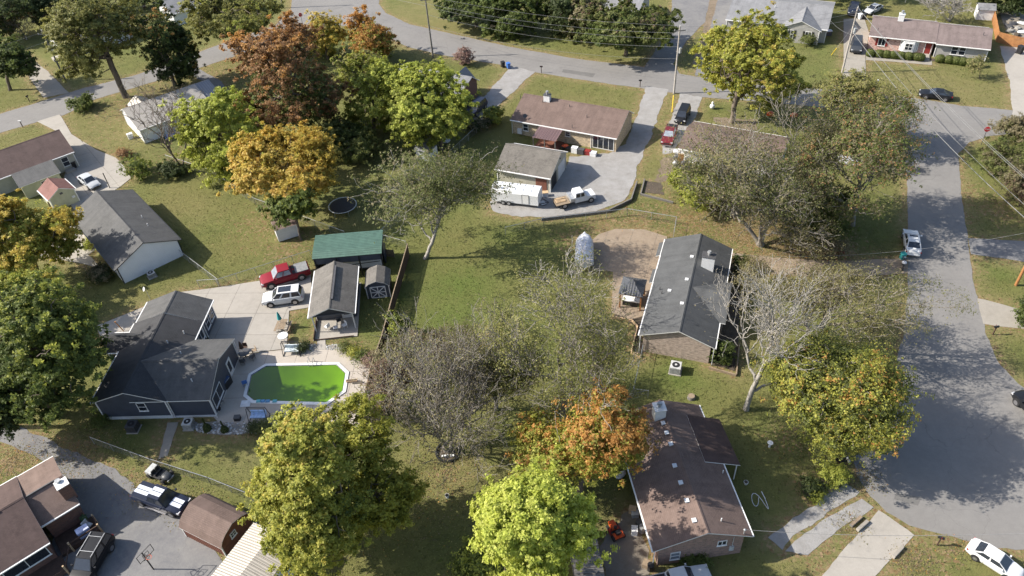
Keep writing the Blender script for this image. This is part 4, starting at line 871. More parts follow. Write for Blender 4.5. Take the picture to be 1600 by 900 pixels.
def tree(label, base, cc, rx, ry, mix_, leaves=20000, size=.2, tips=260, r0=.35, bark=None, fork=.35, cat='tree', name='tree', group=None, lobes=11, bf=.28, clump=.55, warm=.5, stems=1, hollow=.45, flatb=.93,
         twig=.02, lobr=.46, seed=None, deep=1.0, bare=None, spread=.75, leafy=1.0, wig=.11, droop=0, shell=.5):
    NT[0] += 1; rg = np.random.default_rng(seed if seed is not None else 100+NT[0]); bark = bark or BARK
    B0 = G(*base); # crown centre: on the ray through cc, in the upright plane through the base
    r = RW @ Vector(((cc[0]-CX)/FPX, (cc[1]-CY)/FPX, 1.0)); t = B0.y/r.y; c = np.array([r.x*t, B0.y, HC+r.z*t]); px = FPX/proj(c)[2]
    ex_ = 1.04 if bare else 1.15; Rx = rx*ex_/px; hy = ry*ex_/px; dep = Rx*deep; cp, sp = math.cos(R(42)), math.sin(R(42)); v2 = (hy*hy-(dep*sp)**2)/cp**2; Rz = math.sqrt(v2) if v2 > (.3*hy)**2 else .45*hy
    if v2 <= (.3*hy)**2: dep = math.sqrt(max(.1, hy*hy-(Rz*cp)**2))/sp
    if c[2]-Rz < .3: c[2] = max(c[2], Rz*.8+.3)
    c0 = c-np.array([B0.x, B0.y, 0]); rad = np.array([Rx, dep, Rz])
    if not bare: tips = int(tips*1.35)
    # lobes
    d = rg.normal(size=(lobes, 3)); d[:, 2] = d[:, 2]*.95+.08; d /= np.linalg.norm(d, axis=1, keepdims=True); lc = d*rg.uniform(.46, .70, (lobes, 1)); lr = rg.uniform(lobr*.62, lobr*1.08, lobes); lc = np.vstack([lc, [[0, 0, 0]]]); lr = np.append(lr, .5)
    def sample(N, hol):
        out = []
        while len(out) < N:
            k = rg.choice(len(lr), p=lr**2/(lr**2).sum(), size=N*2); q = rg.normal(size=(N*2, 3)); q /= np.linalg.norm(q, axis=1, keepdims=True); q = q*(rg.random((N*2, 1))**hol)*lr[k][:, None]+lc[k]
            q = q[(np.linalg.norm(q, axis=1) < 1.1) & (q[:, 2] > -flatb)]; out += list(q)
        return np.array(out[:N])
    tp = sample(tips, shell)*rad+c0
    tp[:, 2] = np.maximum(tp[:, 2], .35)
    crown_lo = c0[2]-rad[2]*flatb; top = c0+np.array([0, 0, rad[2]*.3]); tr_ = []
    for i in range(8):
        f = i/7; tr_.append(np.array([top[0]*f**1.3, top[1]*f**1.3, top[2]*f])+rg.normal(size=3)*np.array([1, 1, 0])*.006*top[2]*(0 < i < 7))
    if stems > 1:
        tr_ = tr_[:2]; tr_[1] = np.array([0, 0, .25]); tr_.append(np.array([0, 0, .4])); ex = [np.array([math.cos(a)*.9, math.sin(a)*.9, 2.2+rg.random()]) for a in np.arange(stems)*2*math.pi/stems]; tp = np.vstack([ex, tp])
    if bare: V, par = grow(rg, c0, rad, bare, stems, spread); tr_ = tr_[:2]
    else: V, par = skeleton(rg, tp, tr_, bf)
    me, R_, kids = wood_mesh('trunk', V, par, r0, twig, rg, wig)
    me.materials.append(bark)
    root = thing(name, (B0.x, B0.y, 0), 0, label, cat, group); tk = bpy.data.objects.new('trunk', me); col.objects.link(tk); tk.parent = root
    if leaves:
        ends = np.where(kids == 0)[0]; ends = ends[ends > len(tr_)-1]; E = V[ends]; cl = rg.random(len(E)); rel = (E-c0)/rad; rr = np.linalg.norm(rel, axis=1)
        # smooth clump tone: average of neighbours' by lobe
        dl = np.argmin(np.linalg.norm(rel[:, None]-lc[None], axis=2), 1); cl = .5*cl+.5*rg.random(len(lr))[dl]
        wgt = np.clip(rr, .25, 1)**1.2*rg.uniform(.3, 1.4, len(E)); k = rg.choice(len(E), p=wgt/wgt.sum(), size=leaves)
        leaves = int(leaves*1.75*leafy); k = rg.choice(len(E), p=wgt/wgt.sum(), size=leaves); sub = rg.normal(size=(len(E), 13, 3))*rg.uniform(.5, 1.75, (len(E), 13, 1))*clump*np.array([1, 1, .6])*1.05; sj = rg.integers(0, 13, leaves)
        off = sub[k, sj]+rg.normal(size=(leaves, 3))*min(.17, clump*.36)*np.array([1, 1, .7]); off[:, 2] -= droop*rg.random(leaves); cl = cl*.65+.35*rg.random(len(cl)); sc_ = rg.random((len(E), 13))
        C_ = E[k]+off; C_[:, 2] = np.maximum(C_[:, 2], .15); out = (C_-c0)/rad; hg = np.clip(out[:, 2]*.5+.5, 0, 1)
        nr = out*.9+np.array([0, 0, .55])+rg.normal(size=(leaves, 3))*.55
        co = palette(rg, leaves, mix_, np.clip(cl[k]*.45+sc_[k, sj]*.55, 0, 1), np.clip(.5*hg+.5*np.linalg.norm(out, axis=1)/1.1, 0, 1), warm)
        lm = leaf_mesh('crown', C_, nr, size*.70*rg.uniform(.55, 1.4, leaves), co, rg); cr = bpy.data.objects.new('crown', lm); col.objects.link(cr); cr.parent = root
    return root
T = tree
# upper left
T('large rounded olive-green oak beside the left road', (197, 152), (155, 62), 64, 68, [('olive', 2), ('oakgold', 3)], 42000, .19, 420, .5, clump=.5, lobr=.5, lobes=14, warm=.4)
T('dark green maple with orange-tipped top beside the left road', (274, 136), (258, 72), 37, 58, [('dark', 5), ('green', 2), ('orange', 1)], 22000, .2, 260, .32, clump=.5, warm=.9)
T('tall yellow-green oak cut by the top edge', (376, 93), (350, 18), 82, 58, [('olive', 2), ('oakgold', 3), ('yg', 1)], 38000, .2, 420, .5, clump=.6)
T('dark tree at the left edge on the far lawn', (16, 141), (14, 100), 38, 36, [('dark', 3), ('green', 2)], 13000, .22, 160, .3)
T('huge rust-red and green maple above the yellow trees', (478, 225), (452, 122), 88, 84, [('green', 2.6), ('olive', .8), ('rust', 3), ('orange', .5)], 52000, .2, 520, .5, clump=.6, warm=1.0, lobes=15)
T('small yellow tree beside the orange maple', (512, 92), (507, 58), 27, 30, [('maple', 2), ('yellow', 2)], 9000, .2, 140, .22)
T('round orange and green maple at the road bend', (572, 98), (572, 58), 38, 38, [('green', 1.4), ('maple', .8), ('orange', 2)], 16000, .21, 200, .3, warm=.8)
T('pale yellow-green tree behind the larger yellow-green tree', (572, 175), (566, 118), 32, 34, [('yg', 2), ('straw', 1)], 10000, .19, 180, .25)
T('yellow-green spreading tree left of the grey-roofed brick house', (583, 205), (596, 160), 52, 54, [('green', 1), ('yg', 3), ('bright', .6)], 20000, .21, 260, .3)
T('bright yellow-green spreading tree in front of the grey-roofed brick house', (638, 222), (652, 158), 72, 58, [('green', .8), ('yg', 3), ('bright', 1.6)], 32000, .22, 340, .38, lobes=14)
T('yellow-green tree in front of the parked dark car', (690, 235), (690, 190), 48, 40, [('green', 1.5), ('yg', 3)], 18000, .21, 220, .3)
T('light green tree left of the amber tree', (345, 272), (352, 212), 60, 68, [('green', .6), ('yg', 3), ('bright', 2)], 32000, .2, 320, .35)
T('glowing amber and yellow tree beside the trampoline', (450, 330), (440, 256), 80, 62, [('maple', 1.4), ('yellow', 2.6), ('amber', 2)], 38000, .2, 380, .38, clump=.55, warm=.2, lobes=13)
T('small young green tree beside the white shed', (471, 375), (457, 318), 23, 28, [('yg', 1), ('green', 1)], 4500, .28, 90, .14)
T('tall olive tree with sparse leaves and pale trunk behind the brown fence', (664, 404), (690, 318), 76, 84, [('straw', 2), ('olive', 3), ('brown', 1)], 17000, .13, 900, .24, BARKW, clump=.4, bare=(7, 6, 5, 3), spread=1.0)
T('green tree at the left edge of the trampoline yard', (560, 240), (540, 215), 45, 35, [('green', 2), ('olive', 2)], 14000, .2, 200, .3)
T('brown leafless twiggy tree in front of the pale metal roof', (285, 262), (262, 192), 62, 62, [('brown', 1)], 500, .1, 520, .22, BARK, twig=.022, stems=3, clump=.3, bare=(4, 4, 3, 2))
# left
T('yellow-green maple with amber top at the left edge beside the graphite-roofed house', (62, 432), (44, 368), 62, 62, [('maple', 3), ('yellow', 2)], 28000, .19, 320, .32, warm=.7)
T('green tree with yellow tips below the left maple', (22, 500), (25, 455), 70, 42, [('green', 1), ('maple', 3.5), ('yellow', .5)], 22000, .2, 240, .3)
T('large dark green oak at the left edge beside the blue house', (86, 648), (64, 545), 92, 112, [('dark', 2.2), ('green', 3.4), ('yg', 1.4)], 60000, .18, 520, .55, clump=.6, lobes=15, warm=.6)
T('low dark green tree at the left edge above the drive', (25, 668), (20, 610), 60, 52, [('dark', 3), ('green', 1.5)], 20000, .19, 200, .3)
# centre
T('tall bare tree with ring planter at its foot and fine grey twigs', (700, 704), (694, 606), 106, 92, [('brown', 3), ('straw', 1), ('olive', 1)], 7000, .10, 2000, .36, BARKG, stems=7, clump=.35, twig=.017, bare=(6, 5, 4, 3), seed=4)
T('tall half-bare olive tree with grey branches in the middle of the garden', (880, 690), (868, 522), 96, 100, [('olive', 3), ('oakgold', 2), ('straw', 1)], 13000, .10, 1700, .30, BARKG, clump=.42, twig=.02, bare=(7, 6, 5, 4), spread=1.1, seed=12)
T('pale twiggy tree crown beside the boat', (893, 520), (882, 440), 62, 44, [('straw', 1), ('olive', 1)], 2200, .09, 1100, .22, BARKW, twig=.024, clump=.4, bare=(6, 5, 4, 3), spread=1.0)
T('bushy olive tree between the bare tree and the half-bare tree', (775, 640), (782, 570), 58, 64, [('olive', 3), ('oakgold', 1), ('brown', 1)], 10000, .12, 800, .2, BARKG, clump=.45, bare=(7, 5, 5, 3), spread=1.1)
T('orange and green maple beside the white chimney of the brown house', (905, 775), (948, 672), 46, 54, [('green', 1.2), ('maple', 2.2), ('orange', 1.3)], 20000, .16, 300, .3, clump=.5, warm=.8)
T('orange-green low spreading maple below the half-bare tree', (860, 765), (868, 700), 62, 44, [('green', 1.8), ('maple', 2.6), ('orange', 1)], 19000, .16, 300, .3, clump=.5, warm=.5)
T('large green and gold maple at the bottom between the fence and the garden', (522, 850), (525, 748), 124, 134, [('green', 1.6), ('maple', 4.4), ('yellow', .8)], 110000, .15, 900, .5, clump=.42, lobes=20, lobr=.36, warm=.5, seed=5)
T('bright lime-yellow tree at the bottom edge beside the lean-to', (828, 950), (828, 832), 88, 98, [('yg', 1.5), ('bright', 4)], 70000, .15, 560, .36, clump=.42, lobes=16, lobr=.38, warm=.3)
T('low green bush at the foot of the lime-yellow tree', (745, 905), (748, 880), 30, 26, [('green', 2), ('yg', 1)], 7000, .14, 100, .08, cat='bush', name='bush')
# right
T('broad yellow and green tree beside the street above the burgundy pickup', (1144, 192), (1160, 104), 94, 80, [('green', 1.3), ('maple', 3.4), ('yellow', .9)], 44000, .2, 420, .42, clump=.5, lobes=16, lobr=.38, warm=.5)
T('large fading brown-green tree with twin trunks on the leafy lawn', (1188, 383), (1192, 250), 118, 70, [('olive', 4), ('brown', 1.6), ('straw', 1)], 34000, .12, 1500, .42, BARKG, clump=.5, twig=.022, stems=3, bare=(7, 6, 5, 3), seed=21)
T('fading olive tree at the road corner behind the white sedan', (1332, 352), (1342, 262), 74, 84, [('olive', 3), ('brown', 1.2), ('green', 1.2), ('rust', .6)], 24000, .14, 1100, .3, BARKG, clump=.5, twig=.022, bare=(7, 6, 5, 3), spread=1.0)
T('olive tree between the twin-trunked tree and the road corner tree', (1258, 352), (1268, 318), 62, 52, [('olive', 3), ('green', 2), ('rust', .5)], 24000, .15, 500, .28, BARKG, clump=.5)
T('yellow-tipped olive tree leaning over the street', (1352, 225), (1350, 165), 58, 52, [('olive', 2), ('oakgold', 2.5), ('straw', 1)], 20000, .15, 500, .24, BARKG, bare=(6, 5, 4, 3), spread=1.0, clump=.45)
T('green and yellow bushy tree beside the vegetable bed', (1082, 318), (1086, 290), 38, 32, [('green', 2), ('yg', 2)], 11000, .18, 160, .16)
T('leafless white-barked tree in front of the grey-roofed brick house', (1166, 640), (1212, 502), 86, 100, [('brown', 1)], 1200, .09, 620, .27, BARKW, twig=.015, clump=.3, bare=(6, 6, 5, 4), spread=1.0, seed=9)
T('twiggy pale tree crown right of the leafless white tree', (1262, 560), (1315, 462), 112, 58, [('brown', 2), ('straw', 2), ('olive', 1)], 15000, .10, 1500, .32, BARKG, twig=.018, clump=.45, bare=(7, 6, 4, 4), spread=1.1)
T('large green tree with yellow and rust tips overhanging the cul-de-sac', (1296, 690), (1306, 602), 98, 84, [('green', 1.2), ('yg', 2.4), ('olive', 1.6), ('maple', 2), ('orange', 1)], 56000, .13, 1100, .46, BARKG, clump=.5, lobes=18, lobr=.42, warm=.5)
T('small dark red tree on the leafy verge', (1310, 402), (1308, 388), 20, 16, [('red', 1), ('brown', 2)], 1000, .13, 90, .08)
# back row
for i, (lab, a) in enumerate((
 ('dark green tree cut by the top edge left of the second crown', ((745, 42), (735, 12), 52, 36, [('dark', 3), ('green', 2)], 17000)),
 ('green tree behind the power lines left of the dark evergreen', ((815, 50), (800, 20), 50, 40, [('dark', 2), ('green', 3)], 17000)),
 ('very dark evergreen between two green trees at the top', ((878, 52), (878, 22), 34, 42, [('dark', 1)], 12000)),
 ('greenish brown tree beside the shaded parking area', ((978, 86), (985, 38), 78, 48, [('green', 3), ('olive', 2), ('purple', .6)], 30000)),
 ('olive tree in front of the bungalow at the top', ((930, 62), (928, 28), 34, 36, [('olive', 2), ('brown', 1)], 10000)),
 ('dark woodland tree at the top left corner', ((20, 62), (10, 12), 50, 46, [('dark', 1)], 15000)),
 ('dark woodland tree second from the top left corner', ((75, 40), (70, 5), 45, 36, [('dark', 1)], 13000)),
 ('dark woodland tree cut by the top edge above the white-ended house', ((120, 25), (118, -8), 42, 34, [('dark', 1)], 10000)),
 ('dark shade tree behind the top houses', ((225, 12), (232, -14), 45, 28, [('dark', 2), ('green', 1)], 9000)),
 ('dark tree at the top right corner behind the orange fence', ((1572, 18), (1572, -14), 40, 34, [('dark', 1)], 9000)),
 ('tall dark tree beyond the ranch house casting shade on its back garden', ((1330, -6), (1325, -50), 60, 50, [('dark', 2), ('green', 1)], 9000)),
 ('second tall dark tree beyond the ranch house', ((1240, -20), (1240, -60), 60, 50, [('dark', 2), ('olive', 1)], 8000)),
 )):
    T(lab, a[0], a[1], a[2], a[3], a[4], a[5], .24, 200, .35, group='trees along the far edge')
T('leafless grey-white tree behind the ranch house', (1483, 34), (1475, 8), 32, 26, [('brown', 1)], 0, .1, 420, .14, BARKW, twig=.028, stems=5, bare=(5, 4, 3, 2))
T('small brown-twigged tree at the far left beside the drive', (42, 62), (25, 40), 24, 24, [('brown', 2), ('rust', 1)], 1500, .13, 260, .15, BARKG, twig=.025)
# shrubs and bushes
def shrub(label, base, cc, rx, ry, mix_, n_=3000, size=.14, cat='bush', name='bush', **k):
    k.setdefault('clump', .28); k.setdefault('bf', .2); return T(label, base, cc, rx, ry, mix_, n_, size, 90, .06, cat=cat, name=name, flatb=.95, fork=0, **k)
shrub('round green bush on the lawn near the left road', (128, 170), (127, 160), 17, 14, [('green', 2), ('olive', 1)], 3500, .17)
shrub('dusty pink-leaved bush beside the road bend', (725, 101), (725, 88), 14, 13, [('pink', 1)], 2200, .15)
shrub('feathery light green willow bush beside the curved drive', (214, 275), (212, 256), 24, 20, [('yg', 2), ('green', 2)], 4500, .12)
shrub('dark ivy mound at the foot of the leafless trees', (272, 272), (270, 262), 22, 15, [('dark', 1)], 4500, .15)
shrub('yellow-green sapling between the fence and the lawn', (620, 530), (623, 512), 16, 20, [('yg', 2), ('green', 1)], 2600, .17)
shrub('yellow bush at the left of the bushy olive tree', (757, 560), (760, 540), 22, 22, [('yg', 1), ('yellow', 1)], 3800, .14)
shrub('dark twiggy thicket along the brown fence beside the pool', (600, 640), (602, 612), 32, 46, [('dark', 2), ('purple', 2), ('brown', 1)], 12000, .1, clump=.4)
shrub('dark twiggy thicket further up the brown fence', (612, 590), (615, 560), 26, 30, [('dark', 2), ('brown', 2)], 7000, .1, clump=.4)
shrub('brown thicket at the foot of the tall bare tree', (655, 575), (655, 548), 46, 30, [('brown', 2), ('purple', 1)], 8000, .1, clump=.45)
shrub('brown-green thicket between the bare tree and the lawn', (716, 560), (716, 535), 36, 26, [('brown', 2), ('olive', 1)], 7000, .1, clump=.45)
shrub('yellow-green bush beside the gravel drive near the dark car', (772, 192), (768, 180), 16, 13, [('yg', 2), ('green', 1)], 3000, .17)
shrub('dark bush behind the yellow-green bush by the drive', (752, 205), (748, 196), 18, 12, [('dark', 2), ('brown', 1)], 3000, .16)
shrub('round clipped evergreen bush beside the grey-roofed house', (1156, 424), (1156, 411), 13, 15, [('green', 3), ('dark', 2)], 5500, .09, clump=.12)
shrub('loose shrub in the bed at the corner of the grey-roofed house', (1128, 562), (1128, 550), 12, 14, [('dark', 2), ('green', 1)], 2600, .12)
shrub('twiggy grey shrub beside the drive of the grey-roofed house', (1180, 450), (1172, 432), 26, 26, [('straw', 2), ('brown', 1)], 2600, .09, clump=.35)
shrub('bright green bush at the cul-de-sac edge', (1307, 752), (1307, 742), 14, 12, [('green', 1), ('yg', 1)], 3400, .1)
shrub('leafy plants in the stone-edged bed near the gravel track', (1268, 765), (1268, 757), 13, 10, [('green', 1), ('dark', 1)], 1600, .1)
shrub('small pale-green plant at the corner of the planted bed', (1274, 778), (1275, 774), 8, 6, [('yg', 1)], 700, .09)
shrub('green weeds below the small window of the brown house', (1078, 882), (1083, 877), 18, 9, [('dark', 1), ('green', 2)], 2600, .1)
shrub('sparse young tree on the ranch lawn', (1530, 122), (1530, 100), 13, 16, [('olive', 1), ('straw', 1)], 700, .14, cat='tree', name='tree')
shrub('rose bush against the front wall of the light grey house', (1265, 72), (1264, 62), 9, 9, [('green', 1), ('olive', 1)], 1200, .13)
shrub('brown and green scrub at the right edge below the stop sign', (1580, 262), (1578, 245), 44, 34, [('brown', 2), ('olive', 2), ('green', 1)], 12000, .14, clump=.5)
shrub('reddish scrub at the right edge', (1592, 322), (1592, 300), 34, 34, [('purple', 2), ('brown', 2), ('olive', 1)], 10000, .13, clump=.5)
shrub('grey-green scrub at the upper right edge', (1595, 218), (1595, 200), 30, 24, [('olive', 1), ('brown', 1)], 6000, .14, clump=.5)
shrub('dark green spruce tip at the right edge beside the pale drive', (1612, 505), (1607, 488), 20, 22, [('green', 2), ('dark', 1)], 5000, .12)
shrub('straggly brown bush beside the trailer-side tree', (1120, 320), (1118, 306), 18, 14, [('olive', 1), ('brown', 1)], 2500, .13)
shrub('dead bramble pile at the edge of the curved drive', (192, 244), (194, 238), 12, 8, [('brown', 1), ('rust', 1)], 900, .12)
shrub('dark green shrub beside the door of the graphite-roofed house', (160, 432), (158, 424), 22, 14, [('dark', 2), ('brown', 1)], 4200, .12)
shrub('yellow-green low shrubs on the graphite-roofed house path', (141, 386), (141, 382), 9, 8, [('yg', 1)], 1000, .12)
shrub('red-leaved bush near the rust-red maple', (398, 108), (398, 98), 14, 12, [('red', 1), ('rust', 2)], 2500, .14)
shrub('white-flowering weeds beside the drive of the blue house', (150, 660), (152, 655), 12, 8, [('straw', 1), ('green', 1)], 1200, .1)
for i, (x, y, c_) in enumerate(((474, 546, 'dark'), (538, 548, 'olive'), (552, 555, 'maple'), (565, 560, 'green'), (577, 566, 'pink'), (582, 574, 'purple'), (398, 672, 'dark'), (412, 670, 'olive'))):
    shrub(('low dark shrub left of the pool house path', 'grey-green shrub in the curved bed by the pool', 'yellowish shrub in the curved bed by the pool', 'green shrub in the curved bed by the pool', 'pinkish dry shrub in the curved bed beside the fence', 'purple-brown shrub where the curved bed meets the fence',
           'dark low shrub in the stone bed below the pool', 'olive low shrub in the stone bed below the pool')[i], (x, y), (x, y-5), 8, 6, [(c_, 1)], 900, .09)
# conical evergreens
def conifer(label, base, h, r):
    B0 = G(*base); rg = np.random.default_rng(int(base[0])); N = 2600; t = thing('evergreen', (B0.x, B0.y, 0), 0, label, 'shrub', 'cone-shaped evergreens in the stone bed')
    z = rg.random(N)**1.3*h; a = rg.random(N)*2*np.pi; rr = r*np.sin(np.clip(z/h*1.1+.35, 0, 1)*np.pi)**.7*(1-z/h)**.45*rg.uniform(.85, 1.05, N)
    C_ = np.stack([rr*np.cos(a), rr*np.sin(a), z+.1], 1); me = leaf_mesh('foliage', C_, np.stack([np.cos(a), np.sin(a), np.full(N, .5)], 1)+rg.normal(size=(N, 3))*.3, rg.uniform(.04, .09, N), palette(rg, N, [('dark', 2), ('green', 1)], rg.random(N), z/h, .2), rg)
    o = bpy.data.objects.new('foliage', me); col.objects.link(o); o.parent = t; MB().tube((0, 0, 0), (0, 0, h*.8), .05, .02).build('stem', BARK, t)
conifer('cone-shaped evergreen nearest the blue house corner', (325, 672), 1.7, .42); conifer('cone-shaped evergreen further along the stone bed', (352, 674), 1.5, .38)
# clipped hedge in front of the ranch house
for i, (x, y) in enumerate(((1359, 88), (1373, 89), (1384, 90), (1395, 91), (1406, 92), (1418, 93), (1434, 94.5))+((1467, 97), (1481, 98.5), (1493, 100), (1503, 101.5), (1514, 103), (1527, 104.5))):
    B0 = G(x, y); rg = np.random.default_rng(500+i); N = 2200; q = rg.normal(size=(N, 3)); q /= (np.abs(q)**3.2).sum(1, keepdims=True)**(1/3.2); rr = .66 if i != 6 else .95
    C_ = q*np.array([rr, .6, .55])+np.array([0, 0, .62]); C_ = C_+rg.normal(size=C_.shape)*.035
    t = thing('hedge_shrub', (B0.x, B0.y, 0), R(-26), ('clipped box shrub, '+('leftmost', 'second from the left', 'third from the left', 'middle one', 'fifth from the left', 'next to the widest one', 'widest, beside the steps')[i]+' of the row below the brick wall') if i < 7 else ('clipped box shrub, '+('first right of the steps', 'second right of the steps', 'third right of the steps', 'third from the right end', 'second from the right end', 'at the right end')[i-7]+' of the row below the white wall'), 'hedge', 'clipped shrubs in front of the ranch house')
    o = bpy.data.objects.new('foliage', leaf_mesh('foliage', C_, q+rg.normal(size=q.shape)*.3, rg.uniform(.05, .11, N), palette(rg, N, [('green', 2), ('olive', 1)], rg.random(N), (C_[:, 2])/1.2, .5), rg)); col.objects.link(o); o.parent = t
    MB().blob((0, 0, .55), rr*.85, .5, .48, nu=8, nv=6).build('core', BARK, t)
# fallen leaves: countless
N = 26000; spots = [(1180, 365, 60, 3), (1110, 335, 55, 2.2), (1260, 392, 60, 2.2), (1010, 342, 45, 1.6), (930, 355, 40, 1.3), (110, 710, 60, 2), (25, 720, 35, 1.6), (230, 762, 45, 1), (300, 790, 40, .8), (1330, 820, 30, .8), (1430, 880, 40, 1.2), (1345, 745, 28, 1.5),
    (450, 385, 50, 1), (1240, 690, 70, .8), (880, 780, 70, .8), (660, 800, 90, .8), (230, 160, 60, 1), (520, 880, 80, .6), (1500, 860, 30, .5), (700, 730, 90, .7), (560, 270, 80, .7), (1560, 330, 40, .5), (1090, 370, 40, 1)]
w8 = np.array([s_[3]*s_[2] for s_ in spots], float); k = rng.choice(len(spots), p=w8/w8.sum(), size=N); cx_ = np.array([G(s_[0], s_[1])[:2] for s_ in spots]); rr = np.array([s_[2]*G(s_[0], s_[1]).y/1200*1.25 for s_ in spots])
C_ = np.zeros((N, 3)); C_[:, :2] = cx_[k]+rng.normal(size=(N, 2))*rr[k][:, None]*.75; C_[:, 2] = .03+rng.random(N)*.03
nr = np.stack([rng.normal(size=N)*.3, rng.normal(size=N)*.3, np.ones(N)], 1); lm = leaf_mesh('fallen_leaves', C_, nr, rng.uniform(.03, .075, N), palette(rng, N, [('brown', 3), ('straw', 2), ('orange', .35), ('pink', 1.4)], rng.random(N), np.full(N, .5), 0)*1.05, rng, .1)
o = bpy.data.objects.new('fallen_leaves', lm); col.objects.link(o); tag(o, 'brown and orange fallen leaves scattered over lawns and verges', 'fallen leaves', kind='stuff')

# grass blades and tufts over the lawns: countless
def inside(Q, poly):
    r = np.zeros(len(Q), bool); x, y = Q[:, 0], Q[:, 1]; a = np.asarray(poly); b_ = np.roll(a, -1, 0)
    k = (x > a[:, 0].min()) & (x < a[:, 0].max()) & (y > a[:, 1].min()) & (y < a[:, 1].max()); xs, ys = x[k], y[k]; q = np.zeros(len(xs), bool)
    for (x0, y0), (x1, y1) in zip(a, b_):
        if y0 != y1: q ^= ((ys < y0) != (ys < y1)) & (xs < (x1-x0)*(ys-y0)/(y1-y0)+x0)
    r[k] = q; return r
N = 190000; yy = 25+rng.random(N)**.8*120; xx = (rng.random(N)-.5)*2*(yy*.70+14)+yy*.02; Q = np.stack([xx, yy], 1); keep = np.ones(N, bool)
keep &= rng.random(N) > 0
for a, b_ in EDGES: keep &= ~inside(Q, a)
Q = Q[keep]; N = len(Q); gi = np.clip(np.searchsorted(gx, Q[:, 0]), 0, len(gx)-1); gj = np.clip(np.searchsorted(gy, Q[:, 1]), 0, len(gy)-1); cv = covr[gj*len(gx)+gi]
k_ = rng.random(N) > .95*np.clip(cv[:, 0]*1.3, 0, 1); Q = Q[k_]; cv = cv[k_]; N = len(Q); C_ = np.stack([Q[:, 0], Q[:, 1], np.full(N, .05)], 1); nr = rng.normal(size=(N, 3))*np.array([1, 1, .35])+np.array([0, 0, .35]); t_ = rng.random(N)
c0_ = np.array([.085, .105, .028])*(1-t_[:, None])+np.array([.18, .195, .062])*t_[:, None]; dryc = np.array([.27, .225, .115]); dk = (rng.random(N) < .15+.55*cv[:, 1])[:, None]; c0_ = np.where(dk, dryc*rng.uniform(.7, 1.15, (N, 1)), c0_)
gk = (rng.random(N) < .6*cv[:, 2])[:, None]; c0_ = np.where(gk, np.array([.095, .145, .03])*rng.uniform(.7, 1.2, (N, 1)), c0_)
lm = leaf_mesh('grass', C_, nr, rng.uniform(.035, .085, N), c0_, rng); o = bpy.data.objects.new('grass', lm); col.objects.link(o); tag(o, 'short mixed green and straw-coloured grass tufts over the lawns', 'grass', kind='stuff')
# ------------------------------------------------ vehicles
def paintm(name, c, coat=.08): return plain(name, c, .42, 0, .06, 2, coat, .25)
PW = paintm('white_car_paint', (.60, .61, .62)); PB = paintm('black_car_paint', (.012, .013, .016)); PR = paintm('red_car_paint', (.20, .014, .024)); PBU = paintm('burgundy_car_paint', (.13, .018, .025))
PS = paintm('silver_car_paint', (.42, .44, .46)); PN = paintm('navy_car_paint', (.018, .024, .045)); PD = paintm('dark_grey_car_paint', (.045, .05, .058)); PSTR = paintm('pale_stripe_paint', (.62, .66, .74))
SPEC = {  # wheelbase, half width, height, belt, stations (x, low, top, half width), cabin base x0 x1, roof x0 x1, side window splits, wheel radius
 'sedan': (2.8, .91, 1.45, .98, [(-2.42, .5, .72, .62), (-2.33, .3, .92, .80), (-1.9, .22, 1.0, .88), (-.9, .2, .98, .91), (.9, .2, .95, .91), (1.5, .2, .88, .89), (2.1, .22, .78, .85), (2.33, .3, .66, .74), (2.42, .42, .55, .6)], (-1.85, 1.15), (-1.05, .30), (0, .48, 1), .33),
 'coupe': (2.75, .94, 1.36, .94, [(-2.35, .5, .72, .66), (-2.28, .3, .96, .82), (-1.8, .22, .98, .92), (-.9, .2, .92, .93), (.9, .2, .9, .93), (1.6, .2, .86, .9), (2.15, .24, .78, .86), (2.36, .32, .66, .76), (2.43, .42, .52, .62)], (-1.9, 1.0), (-.85, .15), (0, .6, 1), .35),
 'suv': (2.9, .98, 1.80, 1.12, [(-2.44, .55, .9, .84), (-2.38, .35, 1.1, .92), (-1.9, .28, 1.14, .97), (.8, .28, 1.1, .98), (1.5, .28, 1.06, .96), (2.15, .3, .98, .9), (2.4, .38, .84, .8), (2.48, .5, .66, .66)], (-2.36, 1.2), (-2.1, .42), (0, .36, .72, 1), .39),
 'van': (3.0, .98, 1.78, 1.05, [(-2.5, .5, .8, .84), (-2.45, .35, 1.02, .92), (-1.9, .24, 1.08, .97), (.9, .24, 1.04, .98), (1.8, .25, .95, .92), (2.3, .3, .82, .84), (2.48, .45, .64, .66)], (-2.42, 1.55), (-2.2, .62), (0, .34, .68, 1), .35),
 'pickup': (3.6, 1.0, 1.92, 1.2, [(-2.95, .5, 1.0, .94), (-2.9, .42, 1.16, .98), (-.8, .36, 1.18, .99), (.9, .36, 1.16, 1.0), (1.6, .36, 1.14, .98), (2.5, .38, 1.06, .94), (2.78, .45, .92, .86), (2.86, .6, .72, .74)], (-.85, 1.35), (-.68, .62), (0, .5, 1), .42),
}
